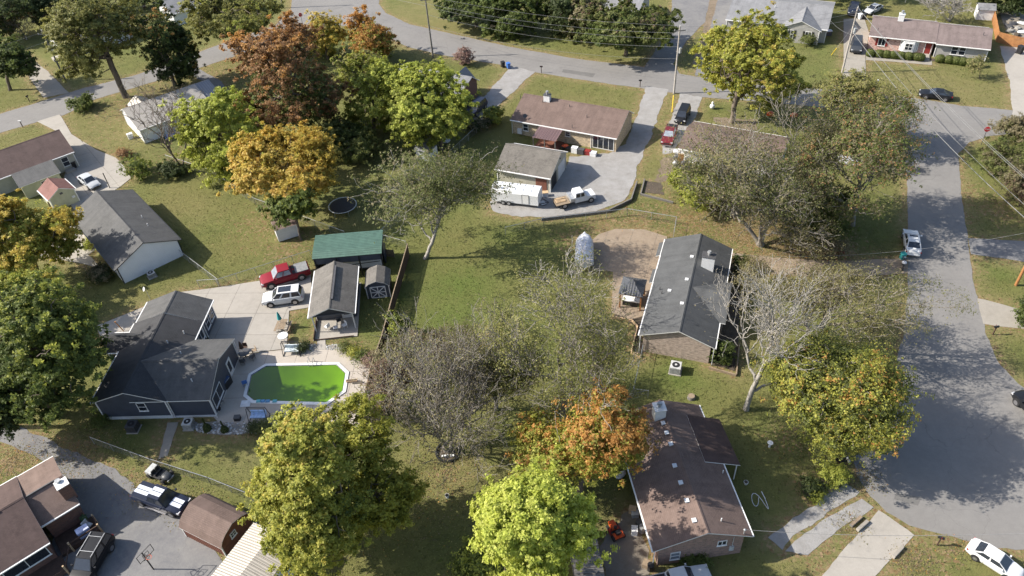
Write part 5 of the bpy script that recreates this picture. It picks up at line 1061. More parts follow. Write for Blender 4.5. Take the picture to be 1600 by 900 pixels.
def car(kind, label, cat, rear, front, paint, side=None, dz=0, group=None, rails=False, glassmat=None, sunroof=False, stripes=None, bed='open', name=None, sc_=None, light=None):
    wb, hw, H_, belt, st, (cb0, cb1), (cr0, cr1), spl, wr = SPEC[kind]; A, B = G(*rear), G(*front); d = (B-A); ms = d.length; d.normalize(); k = sc_ or min(1.12, max(.86, ms/wb)); c = (A+B)/2; lft = Vector((-d.y, d.x, 0))
    if side: c = c+lft*(-hw*.93*k if side == 'L' else hw*.93*k)
    t = thing(name or {'sedan': 'parked_car', 'coupe': 'parked_car', 'suv': 'sport_utility_vehicle', 'van': 'minivan', 'pickup': 'pickup_truck'}[kind], (c.x, c.y, dz+.03), math.atan2(d.y, d.x), label, cat, group); t.scale = (k, k, k)
    g_ = glassmat or GLASS; m_ = MB(); V = []; ncs = 9
    for (x, zl, zt, w_) in st:
        h = zt-zl; V += [(x, -w_*.9, zl), (x, -w_, zl+h*.3), (x, -w_, zl+h*.72), (x, -w_*.95, zt-.03), (x, 0, zt+.035), (x, w_*.95, zt-.03), (x, w_, zl+h*.72), (x, w_, zl+h*.3), (x, w_*.9, zl)]
    n_ = len(st); F = [(i*ncs+j, i*ncs+j+1, (i+1)*ncs+j+1, (i+1)*ncs+j) for i in range(n_-1) for j in range(ncs-1)]+[(i*ncs+8, i*ncs, (i+1)*ncs, (i+1)*ncs+8) for i in range(n_-1)]
    F = [tuple(reversed(f)) for f in F]; m_.add(V, F, 0, True); m_.add(V[:9], [tuple(reversed(range(9)))]); m_.add(V[-9:], [tuple(range(9))]); m_.build('body', paint, t)
    zb = belt-.03; wbm, wtm = hw*.90, hw*.72; c8 = [(cb0, -wbm, zb), (cb1, -wbm, zb), (cb1, wbm, zb), (cb0, wbm, zb), (cr0, -wtm, H_), (cr1, -wtm, H_), (cr1, wtm, H_), (cr0, wtm, H_)]; c8 = [Vector(p) for p in c8]
    mid = (cr0+cr1)/2; ro = MB().add(c8, [(0, 1, 5, 4), (1, 2, 6, 5), (2, 3, 7, 6), (3, 0, 4, 7)]).add([c8[4], c8[5], c8[6], c8[7], Vector((mid, 0, H_+.045))], [(0, 1, 4), (1, 2, 4), (2, 3, 4), (3, 0, 4)], 0, True); ro = ro.build('roof', paint, t)
    def pane(nm, q, u0, u1, v0, v1, mt=g_, parent=t):
        P = lambda u, v: (q[0]*(1-u)+q[1]*u)*(1-v)+(q[3]*(1-u)+q[2]*u)*v
        pts = [P(u0, v0), P(u1, v0), P(u1, v1), P(u0, v1)]; n__ = (pts[1]-pts[0]).cross(pts[3]-pts[0]).normalized()*.012; a = [p+n__ for p in pts]; return MB().add(a, [(0, 1, 2, 3)]).build(nm, mt, parent)
    pane('windscreen', [c8[1], c8[2], c8[6], c8[5]], .05, .95, .04, .94); pane('rear_window', [c8[3], c8[0], c8[4], c8[7]], .07, .93, .12 if kind != 'pickup' else .3, .9)
    for q in ([c8[0], c8[1], c8[5], c8[4]], [c8[2], c8[3], c8[7], c8[6]]):
        fl = q[0] is c8[2]
        for a, b in zip(spl, spl[1:]):
            a_, b_ = (1-b, 1-a) if fl else (a, b); pane('side_window', q, a_+.035, b_-.03, .12, .88)
    for x in (-wb/2, wb/2):
        for sg in (-1, 1):
            MB().tube((x, sg*hw*.8, wr+.03), (x, sg*(hw+.006), wr+.03), wr+.07, n=18, smooth=False).build('wheel_arch', BLACK, t)
            w_ = shared(('wh', wr), lambda: MB().tube((0, -.11, 0), (0, .11, 0), wr, n=20, smooth=False), 'wheel', RUBBER, t); w_.location = (x, sg*(hw-.06), wr-.01)
            rm = shared(('rim', wr), lambda: MB().tube((0, -.118, 0), (0, .118, 0), wr*.62, n=14, smooth=False).tube((0, -.13, 0), (0, .13, 0), wr*.18, n=8), 'rim', CHROME, w_)
    xf, xr = st[-2][0], st[1][0]; wf = st[-3][3]; zf = st[-2][2]
    for sg in (-1, 1):
        MB().box(xf-.22, xf+.02, min(sg*wf*.62, sg*wf*.99), max(sg*wf*.62, sg*wf*.99), zf-.16, zf+.01).build('headlight', LAMPG, t)
        MB().box(xr-.03, xr+.12, min(sg*wf*.7, sg*wf*1.0), max(sg*wf*.7, sg*wf*1.0), st[1][2]-.22, st[1][2]-.05).build('tail_light', LAMPR, t)
        MB().box(cb1-.42, cb1-.28, min(sg*hw, sg*(hw+.2)), max(sg*hw, sg*(hw+.2)), zb+.02, zb+.17).build('wing_mirror', paint if light is None else light, t)
    MB().box(xf+.0, st[-1][0]+.03, -wf*.8, wf*.8, .32, .46).build('front_bumper', CHROME if kind == 'pickup' else BLACK, t); MB().box(st[0][0]-.05, xr+.02, -wf*.85, wf*.85, .38, .52).build('rear_bumper', CHROME if kind == 'pickup' else paint, t)
    MB().box(xf+.05, st[-1][0]+.012, -wf*.5, wf*.5, zf-.26, zf-.1).build('grille', BLACK, t)
    if sunroof: MB().box(cr0+.9, cr1-.12, -wtm*.7, wtm*.7, H_+.02, H_+.05).build('sunroof', GLASS, t)
    if rails:
        for sg in (-1, 1): MB().bar((cr0+.1, sg*wtm*.93, H_+.07), (cr1-.1, sg*wtm*.93, H_+.07), .05, .04).build('roof_rail', STEEL, t)
        for x in (cr0+.5, cr1-.6): MB().bar((x, -wtm*.93, H_+.075), (x, wtm*.93, H_+.075), .05, .03).build('roof_bar', STEEL, t)
    if kind == 'pickup':
        if bed == 'cover': MB().box(-2.82, -.95, -.86, .86, 1.17, 1.24).build('bed_cover', stripes[1] if stripes else PD, t)
        elif bed == 'tonneau': MB().box(-2.8, -1.3, -.86, .86, 1.17, 1.25).build('bed_cover', plain('grey_bed_cover', (.20, .205, .21), .6), t); MB().box(-1.29, -.95, -.84, .84, 1.17, 1.2).build('bed_liner', BLACK, t)
        else: MB().box(-2.8, -.95, -.82, .82, 1.19, 1.215).build('bed_liner', BLACK, t)
        for sg in (-1, 1): MB().bar((-1.3, sg*(hw+.07), .36), (1.2, sg*(hw+.07), .36), .16, .05).build('running_board', CHROME, t)
    if stripes:
        for sg in (-1, 1):
            y0, y1 = sorted((sg*.04, sg*.42))
            MB().box(cr0+.05, cr1-.05, y0, y1, H_+.035, H_+.052).build('stripe', stripes[0], t)
            MB().slab([(1.45, y0, 1.205), (2.6, y0, 1.10), (2.6, y1, 1.10), (1.45, y1, 1.205)], .03, 0, 0).build('stripe', stripes[0], t)
            MB().box(-2.8, -1.0, y0, y1, 1.242, 1.255).build('stripe', stripes[0], t)
    return t
car('pickup', 'red crew-cab pickup with grey bed cover nosed left on the concrete drive', 'pickup', (473, 438), (425.5, 452), PR, 'L', .05, bed='tonneau', glassmat=GLASS_L)
car('suv', 'white sport utility vehicle with dark sunroof beside the red pickup', 'car', (462.5, 476), (424.5, 481), PW, 'L', .05, sunroof=True)
car('pickup', 'dark blue pickup with two pale stripes beside the barn shed', 'pickup', (224, 791), (270.5, 808), PN, 'R', .02, stripes=(PSTR, PN), bed='cover')
car('coupe', 'black coupe parked along the verge below the ranch house', 'car', (1475.5, 159), (1445.7, 155), PB, 'L', sc_=1.0)
car('sedan', 'white sedan at the bottom right corner on the cul-de-sac edge', 'car', (1521.7, 875), (1570, 906), PW, 'R', .03)
car('sedan', 'white sedan parked in tree shade along the street', 'car', (1424, 398), (1420.5, 371), PW, None, .04, sunroof=True, sc_=1.0)
car('suv', 'black sport utility vehicle with roof rails beside the wooden deck', 'car', (175, 862), (150, 906), PB, 'L', .02, rails=True, sc_=1.0)
car('sedan', 'silver car half hidden behind the graphite-roofed house', 'car', (134, 283), (149, 294), PS, None, .04, sc_=.95)
car('pickup', 'burgundy pickup with a loaded black bed beside the tan-roofed house', 'pickup', (1049, 206), (1041.5, 229), PBU, None, .03, sc_=.9, glassmat=GLASS_L)
car('van', 'black minivan parked behind the burgundy pickup', 'car', (1070, 177), (1062, 194), PB, None, .03, sc_=.9)
car('suv', 'dark car at the end of the drive beside the grey-roofed brick house', 'car', (750, 170), (739, 180), PN, None, .03, sc_=.95)
car('suv', 'dark grey sport utility vehicle with sunlit bonnet beside the ranch house', 'car', (1338, 70), (1336.5, 84), PD, None, .05, sc_=.95)
car('pickup', 'dark blue pickup furthest up the drive of the ranch house', 'pickup', (1335, 12), (1331, 27), PN, None, .05, sc_=.92)
car('pickup', 'silver pickup cut by the bottom edge below the brown brick house', 'pickup', (1028, 925), (1088, 911), PS, None, .02, sc_=1)
car('sedan', 'grey car behind the bins at the left end of the ranch house', 'car', (1370, 16), (1357, 22), PS, None, .03, sc_=.9)
j = car('suv', 'black off-road vehicle cut by the right edge on the shaded cul-de-sac', 'car', (1635, 668), (1594, 626), PB, None, .03, sc_=.95, rails=True)
# white crew-cab flatbed truck
A, B = G(878, 328), G(924, 317); d = (B-A).normalized(); c = (A+B)/2+Vector((-d.y, d.x, 0))*.85
t = thing('flatbed_truck', (c.x, c.y, .03), math.atan2(d.y, d.x), 'white crew-cab truck with wooden flatbed carrying timber beside the trailer', 'truck')
MB().box(-.2, 1.55, -.85, .85, .55, 1.25).add([(-.15, -.82, 1.25), (1.5, -.82, 1.25), (1.5, .82, 1.25), (-.15, .82, 1.25), (-.05, -.7, 1.95), (1.05, -.7, 1.95), (1.05, .7, 1.95), (-.05, .7, 1.95)], [(0, 1, 5, 4), (1, 2, 6, 5), (2, 3, 7, 6), (3, 0, 4, 7), (4, 5, 6, 7)]).build('cab', PW, t)
MB().box(1.56, 2.75, -.8, .8, .5, 1.15).build('bonnet', PW, t); MB().box(2.75, 2.85, -.85, .85, .42, .62).build('front_bumper', CHROME, t)
MB().add([(1.52, -.72, 1.3), (1.52, .72, 1.3), (1.09, .63, 1.9), (1.09, -.63, 1.9)], [(0, 1, 2, 3)]).build('windscreen', GLASS, t)
for a, b in ((.0, .55), (.65, 1.15)):
    for sg in (-1, 1): MB().add([(a, sg*.83, 1.33), (b, sg*.83, 1.33), (b-.03, sg*.735, 1.82), (a+.03, sg*.735, 1.82)], [(0, 1, 2, 3) if sg < 0 else (3, 2, 1, 0)]).build('side_window', GLASS, t)
MB().box(-.85, -.25, -.9, .9, .85, 1.35).build('tool_box', STEEL, t)
for k in range(7): MB().box(-2.9, -.9, -.95+k*.27, -.71+k*.27, .8, .87).build('bed_board', WOOD, t)
MB().box(-2.9, 2.6, -.4, .4, .45, .78).build('chassis', BLACK, t)
for x in (-1.7, 2.1):
    for sg in (-1, 1): w_ = shared(('wh', .42), lambda: MB().tube((0, -.11, 0), (0, .11, 0), .42, n=20, smooth=False), 'wheel', RUBBER, t); w_.location = (x, sg*.78, .41); shared(('rim', .42), lambda: MB(), 'rim', CHROME, w_)
ld = thing('timber_stack', tuple((t.location+Vector((0, 0, .88)))-d*2.0), math.atan2(d.y, d.x), 'loose pale timber lying on the flatbed of the white truck', 'timber')
for k in range(6): q = MB().bar((-.7, -.3+k*.16, .03+.07*(k % 2)), (.65, -.35+k*.17+random.uniform(-.2, .2), .05+.07*(k % 2)), .14, .05).build('board', WOODL, ld)
# white enclosed trailer
A, B = G(768, 318), G(841, 327); d = (B-A).normalized(); L_ = (B-A).length; t = thing('box_trailer', (A.x, A.y, .03), math.atan2(d.y, d.x), 'white enclosed trailer with side door beside the garage', 'trailer'); W_ = 2.3
pr = [(0, .5), (0, 2.0), (.18, 2.32), (W_/2, 2.42), (W_-.18, 2.32), (W_, 2.0), (W_, .5)]
MB().add([(x, a, b) for x in (0, L_) for a, b in pr], [tuple(range(7)), tuple(reversed(range(7, 14)))]+[(i, i+7, (i+1) % 7+7, (i+1) % 7) for i in range(7)]).build('body', WHITE_P, t)
MB().box(L_-2.2, L_-1.3, -.03, -.001, .62, 2.0).build('door', WHITE, t); MB().box(L_-2.25, L_-2.2, -.04, 0, .6, 2.03).box(L_-1.3, L_-1.25, -.04, 0, .6, 2.03).box(L_-2.2, L_-1.3, -.04, 0, 2.0, 2.04).build('door_frame', DGREY, t)
for i in range(1, 6): MB().box(L_*i/6-.02, L_*i/6+.02, .3, W_-.3, 2.36, 2.425).build('roof_seam', WHITE_P, t)
for x in (1.7, 2.5):
    MB().tube((x, -.06, .36), (x, .2, .36), .34, n=18, smooth=False).build('wheel', RUBBER, t); MB().tube((x, -.075, .36), (x, -.06, .36), .2, n=14, smooth=False).build('rim', STEEL, t)
MB().box(1.2, 3.0, -.1, .05, .74, .80).build('mudguard', STEEL, t); MB().bar((L_, .4, .5), (L_+1.2, W_/2, .5), .08, .1).bar((L_, W_-.4, .5), (L_+1.2, W_/2, .5), .08, .1).build('hitch', DGREY, t); MB().tube((1.3, .5, 2.4), (1.3, .5, 2.6), .14, .18).build('roof_vent', WHITE_P, t)
# boat under a white cover, on its trailer
A, B = G(913, 424), G(913, 385); d = (B-A).normalized(); t = thing('covered_boat', (A.x, A.y, .05), math.atan2(d.y, d.x), 'boat under a white cover on a trailer beside the stained concrete patio', 'boat'); L_ = 5.6; m_ = MB(); V = []; ns = 14; nc = 11
for i in range(ns):
    f = i/(ns-1); x = f*L_; hw = 1.12*(1-.93*max(0, (f-.5)/.5)**4)+.02; top = 1.75+.35*math.sin(f*3.0)+.08*math.sin(i*1.9)
    for j in range(nc):
        a = math.pi*j/(nc-1); V.append((x, -hw*math.cos(a), 1.0-.35*(1-f)*0+ (top-1.0)*math.sin(a)**.7+random.uniform(-.05, .05)*(0 < j < nc-1)))
m_.add(V, [(i*nc+j, (i+1)*nc+j, (i+1)*nc+j+1, i*nc+j+1) for i in range(ns-1) for j in range(nc-1)], 0, True).add(V[:nc], [tuple(range(nc))]); m_.build('cover', TARP, t)
V = []
for i in range(ns):
    f = i/(ns-1); hw = 1.10*(1-.93*max(0, (f-.5)/.5)**4)+.02; V += [(f*L_, -hw, 1.02), (f*L_, 0, .45+.4*max(0, f-.6)), (f*L_, hw, 1.02)]
MB().add(V, [(i*3+j, i*3+j+1, (i+1)*3+j+1, (i+1)*3+j) for i in range(ns-1) for j in range(2)], 0, True).add(V[:3], [(0, 2, 1)]).build('hull', WHITE_P, t)
for sg in (-1, 1): MB().tube((1.6, sg*.95, .3), (1.6, sg*1.15, .3), .3, n=16, smooth=False).build('wheel', RUBBER, t)
MB().bar((-.2, 0, .4), (L_+1.0, 0, .4), .1, .1).bar((1.6, -1.1, .3), (1.6, 1.1, .3), .1, .1).build('trailer_frame', DGREY, t)
# dark motorcycle behind the shaded white sedan
A, B = G(1409, 424), G(1411, 409); d = (B-A).normalized(); t = thing('motorcycle', tuple((A+B)/2), math.atan2(d.y, d.x), 'dark motorcycle with grey seat bag standing behind the shaded white sedan', 'motorcycle')
for x in (-.72, .72): MB().tube((x, -.07, .32), (x, .07, .32), .32, n=18, smooth=False).tube((x, -.075, .32), (x, .075, .32), .2, n=12, smooth=False, mi=1).build('wheel', [RUBBER, CHROME], t)
MB().blob((.15, 0, .78), .34, .17, .16).build('fuel_tank', BLACK, t); MB().blob((-.4, 0, .80), .38, .16, .08).build('seat', BLACK, t); MB().blob((-.5, .02, 1.0), .26, .3, .2).build('seat_bag', TARP, t); MB().box(-.2, .3, -.16, .16, .3, .62).build('engine', DGREY, t)
MB().bar((.45, -.36, 1.02), (.45, .36, 1.02), .05, .05).build('handlebar', CHROME, t); MB().bar((.45, -.1, 1.0), (.72, -.1, .32), .05, .05).bar((.45, .1, 1.0), (.72, .1, .32), .05, .05).build('fork', CHROME, t); MB().blob((.62, 0, .9), .1, .1, .1).build('headlight', LAMPG, t)
q = thing('wheeled_bin', tuple(G(1409.5, 404)), 0, 'teal box on the verge just behind the rear of the shaded white sedan', 'bin'); MB().box(-.25, .25, -.28, .28, 0, .75).build('body', TEAL, q); MB().box(-.27, .27, -.3, .3, .75, .82).build('lid', TEAL, q)
# orange ride-on mower
t = thing('ride_on_mower', tuple(G(962, 834)+Vector((0, 0, .03))), R(110), 'orange-red ride-on mower on the shaded yard beside the brown house', 'mower')
MB().box(.1, .95, -.26, .26, .35, .72).build('bonnet', ORANGE, t); MB().box(-.75, .1, -.45, .45, .28, .42).build('footplate', BLACK, t); MB().box(-.75, -.2, -.45, .45, .42, .58).build('fender', ORANGE, t); MB().box(-.55, -.1, -.22, .22, .58, .7).box(-.6, -.5, -.22, .22, .7, 1.0).build('seat', BLACK, t); MB().tube((.12, 0, .9), (.05, 0, .93), .18, n=12).tube((.2, 0, .5), (.1, 0, .9), .03).build('steering_wheel', BLACK, t)
MB().box(-.3, .5, -.55, .55, .12, .26).build('cutting_deck', RED, t)
for x, r_, w_ in ((.7, .2, .42), (-.5, .28, .48)):
    for sg in (-1, 1): MB().tube((x, sg*w_-.08*sg, r_), (x, sg*w_+.08*sg, r_), r_, n=16, smooth=False).build('wheel', RUBBER, t)
# grey open garden cart by the wire fence
t = thing('off_road_cart', tuple(G(252, 744)), R(-28), 'grey and black open off-road cart parked beside the wire fence', 'cart')
MB().box(-1.3, -.55, -.55, .55, .35, .75).build('cargo_bed', STEELP, t); MB().box(-.55, .5, -.55, .55, .3, .42).build('floor', BLACK, t); MB().box(-.5, -.1, -.45, -.03, .42, .6).box(-.5, -.4, -.45, -.03, .6, 1.0).build('seat', BLACK, t); MB().box(-.5, -.1, .03, .45, .42, .6).box(-.5, -.4, .03, .45, .6, 1.0).build('seat', BLACK, t)
MB().blob((.9, 0, .5), .55, .5, .28).build('bonnet', PD, t); MB().bar((1.4, -.4, .4), (1.4, .4, .4), .1, .12).build('front_bumper', STEEL, t)
for x in (-.9, .9):
    for sg in (-1, 1): MB().tube((x, sg*.5, .27), (x, sg*.68, .27), .27, n=14, smooth=False).build('wheel', RUBBER, t)

# ------------------------------------------------ the pool and what stands round it
pp = [G(*p) for p in ((386, 618), (393, 587), (416, 573), (527, 571), (540.5, 584), (536, 612), (510, 630), (397, 627))]; cpt = sum(pp, Vector())/8
pool = thing('swimming_pool', (cpt.x, cpt.y, 0), 0, 'octagonal swimming pool of bright green water with white coping', 'pool'); lp = [(p-cpt) for p in pp]
m, n, L, b = newmat('algae_green_water'); p_ = vec(n); f = noise(n, L, p_, .16, 3, .5, .38, .66); f2 = noise(n, L, p_, .5, 2, .4, .4, .75)
gx_ = n.new('ShaderNodeSeparateXYZ'); L.new(p_, gx_.inputs[0]); mr = n.new('ShaderNodeMapRange'); mr.inputs[1].default_value = -1.5; mr.inputs[2].default_value = 4.8; L.new(gx_.outputs[0], mr.inputs[0]); mm = n.new('ShaderNodeMath'); mm.operation = 'MULTIPLY_ADD'; mm.inputs[1].default_value = .75; L.new(mr.outputs[0], mm.inputs[0]); k_ = n.new('ShaderNodeMath'); k_.operation = 'MULTIPLY'; k_.inputs[1].default_value = .3; L.new(f, k_.inputs[0]); L.new(k_.outputs[0], mm.inputs[2])
c = mixc(n, L, mm.outputs[0], (.038, .085, .004), (.13, .27, .006)); kf = n.new('ShaderNodeMath'); kf.operation = 'MULTIPLY'; kf.inputs[1].default_value = .35; L.new(f2, kf.inputs[0]); L.new(mixc(n, L, kf.outputs[0], c, (.05, .10, .005)), b.inputs['Base Color']); b.inputs['Roughness'].default_value = .08; b.inputs['Specular IOR Level'].default_value = .5
MB().prism([(v.x*.985, v.y*.985) for v in lp], .072, .085).build('water', m, pool)
liner = MB(); k8 = len(lp)
for i in range(k8):
    a, b_ = lp[i], lp[(i+1) % k8]; e = (b_-a).normalized(); o_ = Vector((e.y, -e.x, 0)); o_ = o_ if o_.dot(a) > 0 else -o_
    MB().add([a+Vector((0, 0, .06)), b_+Vector((0, 0, .06)), b_+o_*.34+e*.13+Vector((0, 0, .06)), a+o_*.34-e*.13+Vector((0, 0, .06)), a+Vector((0, 0, .17)), b_+Vector((0, 0, .17)), b_+o_*.34+e*.13+Vector((0, 0, .15)), a+o_*.34-e*.13+Vector((0, 0, .15))],
      [(4, 5, 6, 7), (0, 1, 5, 4), (2, 3, 7, 6), (1, 2, 6, 5), (3, 0, 4, 7)]).build('coping', WHITE, pool)
    n2 = -o_*.012; MB().add([a+n2+Vector((0, 0, .086)), b_+n2+Vector((0, 0, .086)), b_+n2+Vector((0, 0, .155)), a+n2+Vector((0, 0, .155))], [(0, 1, 2, 3), (3, 2, 1, 0)]).build('liner', BLUE, pool)
l0 = G(487, 571)-cpt
for x in (-.25, .25): MB().tube(l0+Vector((x, -.25, .1)), l0+Vector((x, -.1, .8)), .03).tube(l0+Vector((x, -.1, .8)), l0+Vector((x, .5, .7)), .03).tube(l0+Vector((x, .5, .7)), l0+Vector((x, .55, .08)), .03).build('hand_rail', STEEL, pool)
s0 = G(385, 631)-cpt; q = MB()
for k in range(3): q.box(s0.x-.55+k*.1, s0.x+.45-k*.1, s0.y-.45+k*.12, s0.y+.4-k*.1, .07+k*.06, .13+k*.06)
q.build('corner_step', WHITE_P, pool)
Z7 = .065
def P(x, y, z=Z7): return tuple(G(x, y)+Vector((0, 0, z)))
for i, x in enumerate((404.5, 411.5, 419, 430)):
    t = thing('pool_float', P(x, 628.5), 0, ('pale aqua foam block, leftmost of the four on the lower pool edge', 'blue foam block, second from left on the lower pool edge', 'blue foam block, third from left on the lower pool edge', 'pale aqua foam block at the right end of the four on the lower pool edge')[i], 'pool float', 'foam blocks along the pool edge')
    mt = AQUA if i in (0, 3) else plain('soft_blue_foam', (.10, .28, .48), .6) if i == 1 else bpy.data.materials['soft_blue_foam']
    MB().box(-.22, .22, -.18, .18, .1, .17).box(-.17, .17, -.13, .13, .17, .21).build('block', mt, t); MB().box(-.20, .20, -.16, -.13, .171, .20).build('edge_strip', mt, t)
def swing(label, x, y, rz, cush, w_=1.9):
    t = thing('garden_swing', P(x, y), rz, label, 'swing seat')
    for s in (-1, 1): MB().bar((s*w_/2, -.55, 0), (s*w_/2, -.1, 1.7), .05, .05).bar((s*w_/2, .55, 0), (s*w_/2, .1, 1.7), .05, .05).bar((s*w_/2, -.55, .05), (s*w_/2, .55, .05), .05, .05).build('leg', BLACK, t)
    MB().bar((-w_/2, -.1, 1.7), (w_/2, -.1, 1.7), .05, .05).bar((-w_/2, .1, 1.7), (w_/2, .1, 1.7), .05, .05).build('top_bar', BLACK, t)
    for s in (-1, 1): MB().bar((s*.8, 0, 1.7), (s*.8, 0, .5), .02, .02).build('hanger', BLACK, t)
    MB().box(-.8, .8, -.3, .25, .45, .56).build('cushion', cush, t); MB().box(-.8, .8, .25, .37, .5, 1.0).build('back_cushion', cush, t)
swing('garden swing with blue and white cushions at the top edge of the pool deck', 458, 552, R(-4), FABRICW); swing('garden swing with pale blue cushion on the lower pool deck', 406, 655, R(-5), plain('pale_blue_fabric', (.35, .50, .75), .9))
t = thing('picnic_table', P(444, 514), R(-6), 'wooden picnic table with benches beside the lawn patch', 'picnic table'); 
for k in range(5): MB().box(-.4+k*.165, -.25+k*.165, -.85, .85, .70, .74).build('plank', WOOD, t)
for s in (-1, 1): MB().box(s*.75-.14, s*.75+.14, -.85, .85, .42, .46).build('bench', WOOD, t)
for s in (-1, 1): MB().bar((-.75, s*.6, .02), (.75, s*.6, .44), .05, .09).bar((-.35, s*.6, .70), (.35, s*.58, .02), .05, .09).build('leg', WOODG, t)
t = thing('parasol', P(441.5, 512), 0, 'closed teal parasol standing through the picnic table', 'parasol'); MB().tube((0, 0, 0), (0, 0, 2.4), .025).build('pole', STEEL, t); MB().tube((0, 0, 1.35), (0, 0, 2.0), .26, .16, 9).tube((0, 0, 2.0), (0, 0, 2.45), .16, .03, 9).build('canopy', TEAL, t)
t = thing('round_table', P(444.5, 532), 0, 'white round table standing on the concrete below the picnic table', 'table'); MB().tube((0, 0, .68), (0, 0, .75), .58, n=20, smooth=False).build('table_top', WHITE_P, t)
for a in range(4): MB().tube((.4*math.cos(a*1.57+.4), .4*math.sin(a*1.57+.4), 0), (.3*math.cos(a*1.57+.4), .3*math.sin(a*1.57+.4), .68), .03).build('leg', WHITE_P, t)
t = thing('patio_table', P(384, 558), 0, 'round dark patio table by the house corner', 'table'); MB().tube((0, 0, .68), (0, 0, .73), .65, n=18, smooth=False).tube((0, 0, 0), (0, 0, .68), .06).build('table_top', DGREY, t)
for a in range(3): MB().bar((0, 0, .05), (.4*math.cos(a*2.1), .4*math.sin(a*2.1), .02), .05, .04).build('foot', DGREY, t)
t = thing('parasol', P(383, 557), 0, 'closed brown parasol over the dark patio table', 'parasol'); MB().tube((0, 0, 0), (0, 0, 2.3), .025).build('pole', STEEL, t); MB().tube((0, 0, 1.3), (0, 0, 2.0), .25, .14, 9).tube((0, 0, 2.0), (0, 0, 2.35), .14, .03, 9).build('canopy', WOODD, t)
def chair(label, loc, rz, mt, cat='chair', group=None, h=.92):
    t = thing('chair', loc, rz, label, cat, group); MB().box(-.25, .25, -.25, .25, .40, .45).build('seat', mt, t); MB().box(-.25, .25, .22, .27, .45, h).build('backrest', mt, t)
    for a in (-1, 1):
        for b_ in (-1, 1): MB().tube((a*.22, b_*.22, 0), (a*.22, b_*.22, .40), .02, n=5).build('leg', mt, t)
    return t
for i, (dx, dy, rz_) in enumerate(((-1, -.3, 1.9), (0, -1.05, 3.14), (.95, -.5, 4.2), (.95, .5, 5.3), (-.2, 1.05, 0))):
    L_ = G(384, 558); chair(('patio chair at the left of the dark patio table', 'patio chair below the dark patio table', 'patio chair at the lower right of the dark patio table', 'patio chair at the upper right of the dark patio table', 'patio chair above the dark patio table')[i], (L_.x+dx, L_.y+dy, Z7), rz_, (WOODD, DGREY, DGREY, WOOD, WOODD)[i], group='chairs round the dark patio table')
t = thing('barbecue', P(356, 603), R(70), 'black barbecue with blue lid along the wall of the blue house', 'barbecue'); MB().box(-.6, .6, -.3, .3, 0, .85).build('cabinet', BLACK, t); MB().box(-.45, .45, -.28, .28, .85, 1.1).build('lid', plain('navy_enamel', (.05, .09, .19), .4), t); MB().bar((-.35, -.32, 1.0), (.35, -.32, 1.0), .04, .04).build('handle', STEEL, t)
t = thing('bench', P(358, 580), R(70), 'white arched garden bench against the wall beside the barbecue', 'bench'); MB().box(-.6, .6, -.25, .25, .4, .45).build('seat', WHITE, t)
q = MB()
for k in range(9): x = -.55+k*.1375; q.bar((x, .25, .45), (x, .28, .75+.3*math.cos(x*2.2)), .04, .03)
q.build('backrest', WHITE, t)
for a in (-1, 1): MB().box(a*.55-.03, a*.55+.03, -.25, .25, 0, .4).build('leg', WHITE, t)
chair('bright blue plastic chair at the left edge of the pool', P(384, 602), R(200), BLUE); 
t = thing('storage_box', P(372, 656), 0, 'small black box on the deck left of the lower swing', 'box'); MB().box(-.3, .3, -.25, .25, 0, .4).build('body', BLACK, t); MB().box(-.32, .32, -.27, .27, .4, .46).build('lid', DGREY, t)
t = thing('planter', P(550, 597), 0, 'low wooden planter box at the right end of the pool deck', 'planter'); MB().box(-.6, .6, -.15, .15, 0, .25).build('trough', WOODL, t); MB().box(-.55, .55, -.1, .1, .25, .27).build('soil', MULCH, t)
t = thing('planter', P(559, 599), 0, 'grey bench-like trough beside the wooden planter at the pool', 'planter'); MB().box(-.55, .55, -.12, .12, 0, .14).build('trough', WOODG, t); MB().box(-.5, .5, -.08, .08, .14, .15).build('soil', MULCH, t)
chair('folded grey deck chair under the wall of the blue house', P(346, 632), R(60), WOODG, h=.8); t = thing('plant_pot', P(343, 641), 0, 'small black pot near the corner of the blue house', 'plant pot'); MB().tube((0, 0, 0), (0, 0, .3), .16, .22).build('pot', BLACK, t); MB().blob((0, 0, .3), .16, .16, .03).build('soil', MULCH, t)
# furniture under the pool house porch
o_ = POOLH.world
for i, (a, b_, r_, mt, lb) in enumerate(((.6, 3.6, 2.5, WHITE_P, 'white porch chair nearest the left post of the pool house'), (.3, 2.6, 3.2, TARP, 'covered porch chair in the middle of the pool house porch'), (.5, 1.6, 3.8, WHITE_P, 'white porch chair at the right of the pool house porch'), (1.4, 2.3, .3, DGREY, 'dark porch chair against the pool house wall'))): chair(lb, tuple(o_(a, b_, .1)), POOLH.ang+r_, mt, group='chairs on the pool house porch')
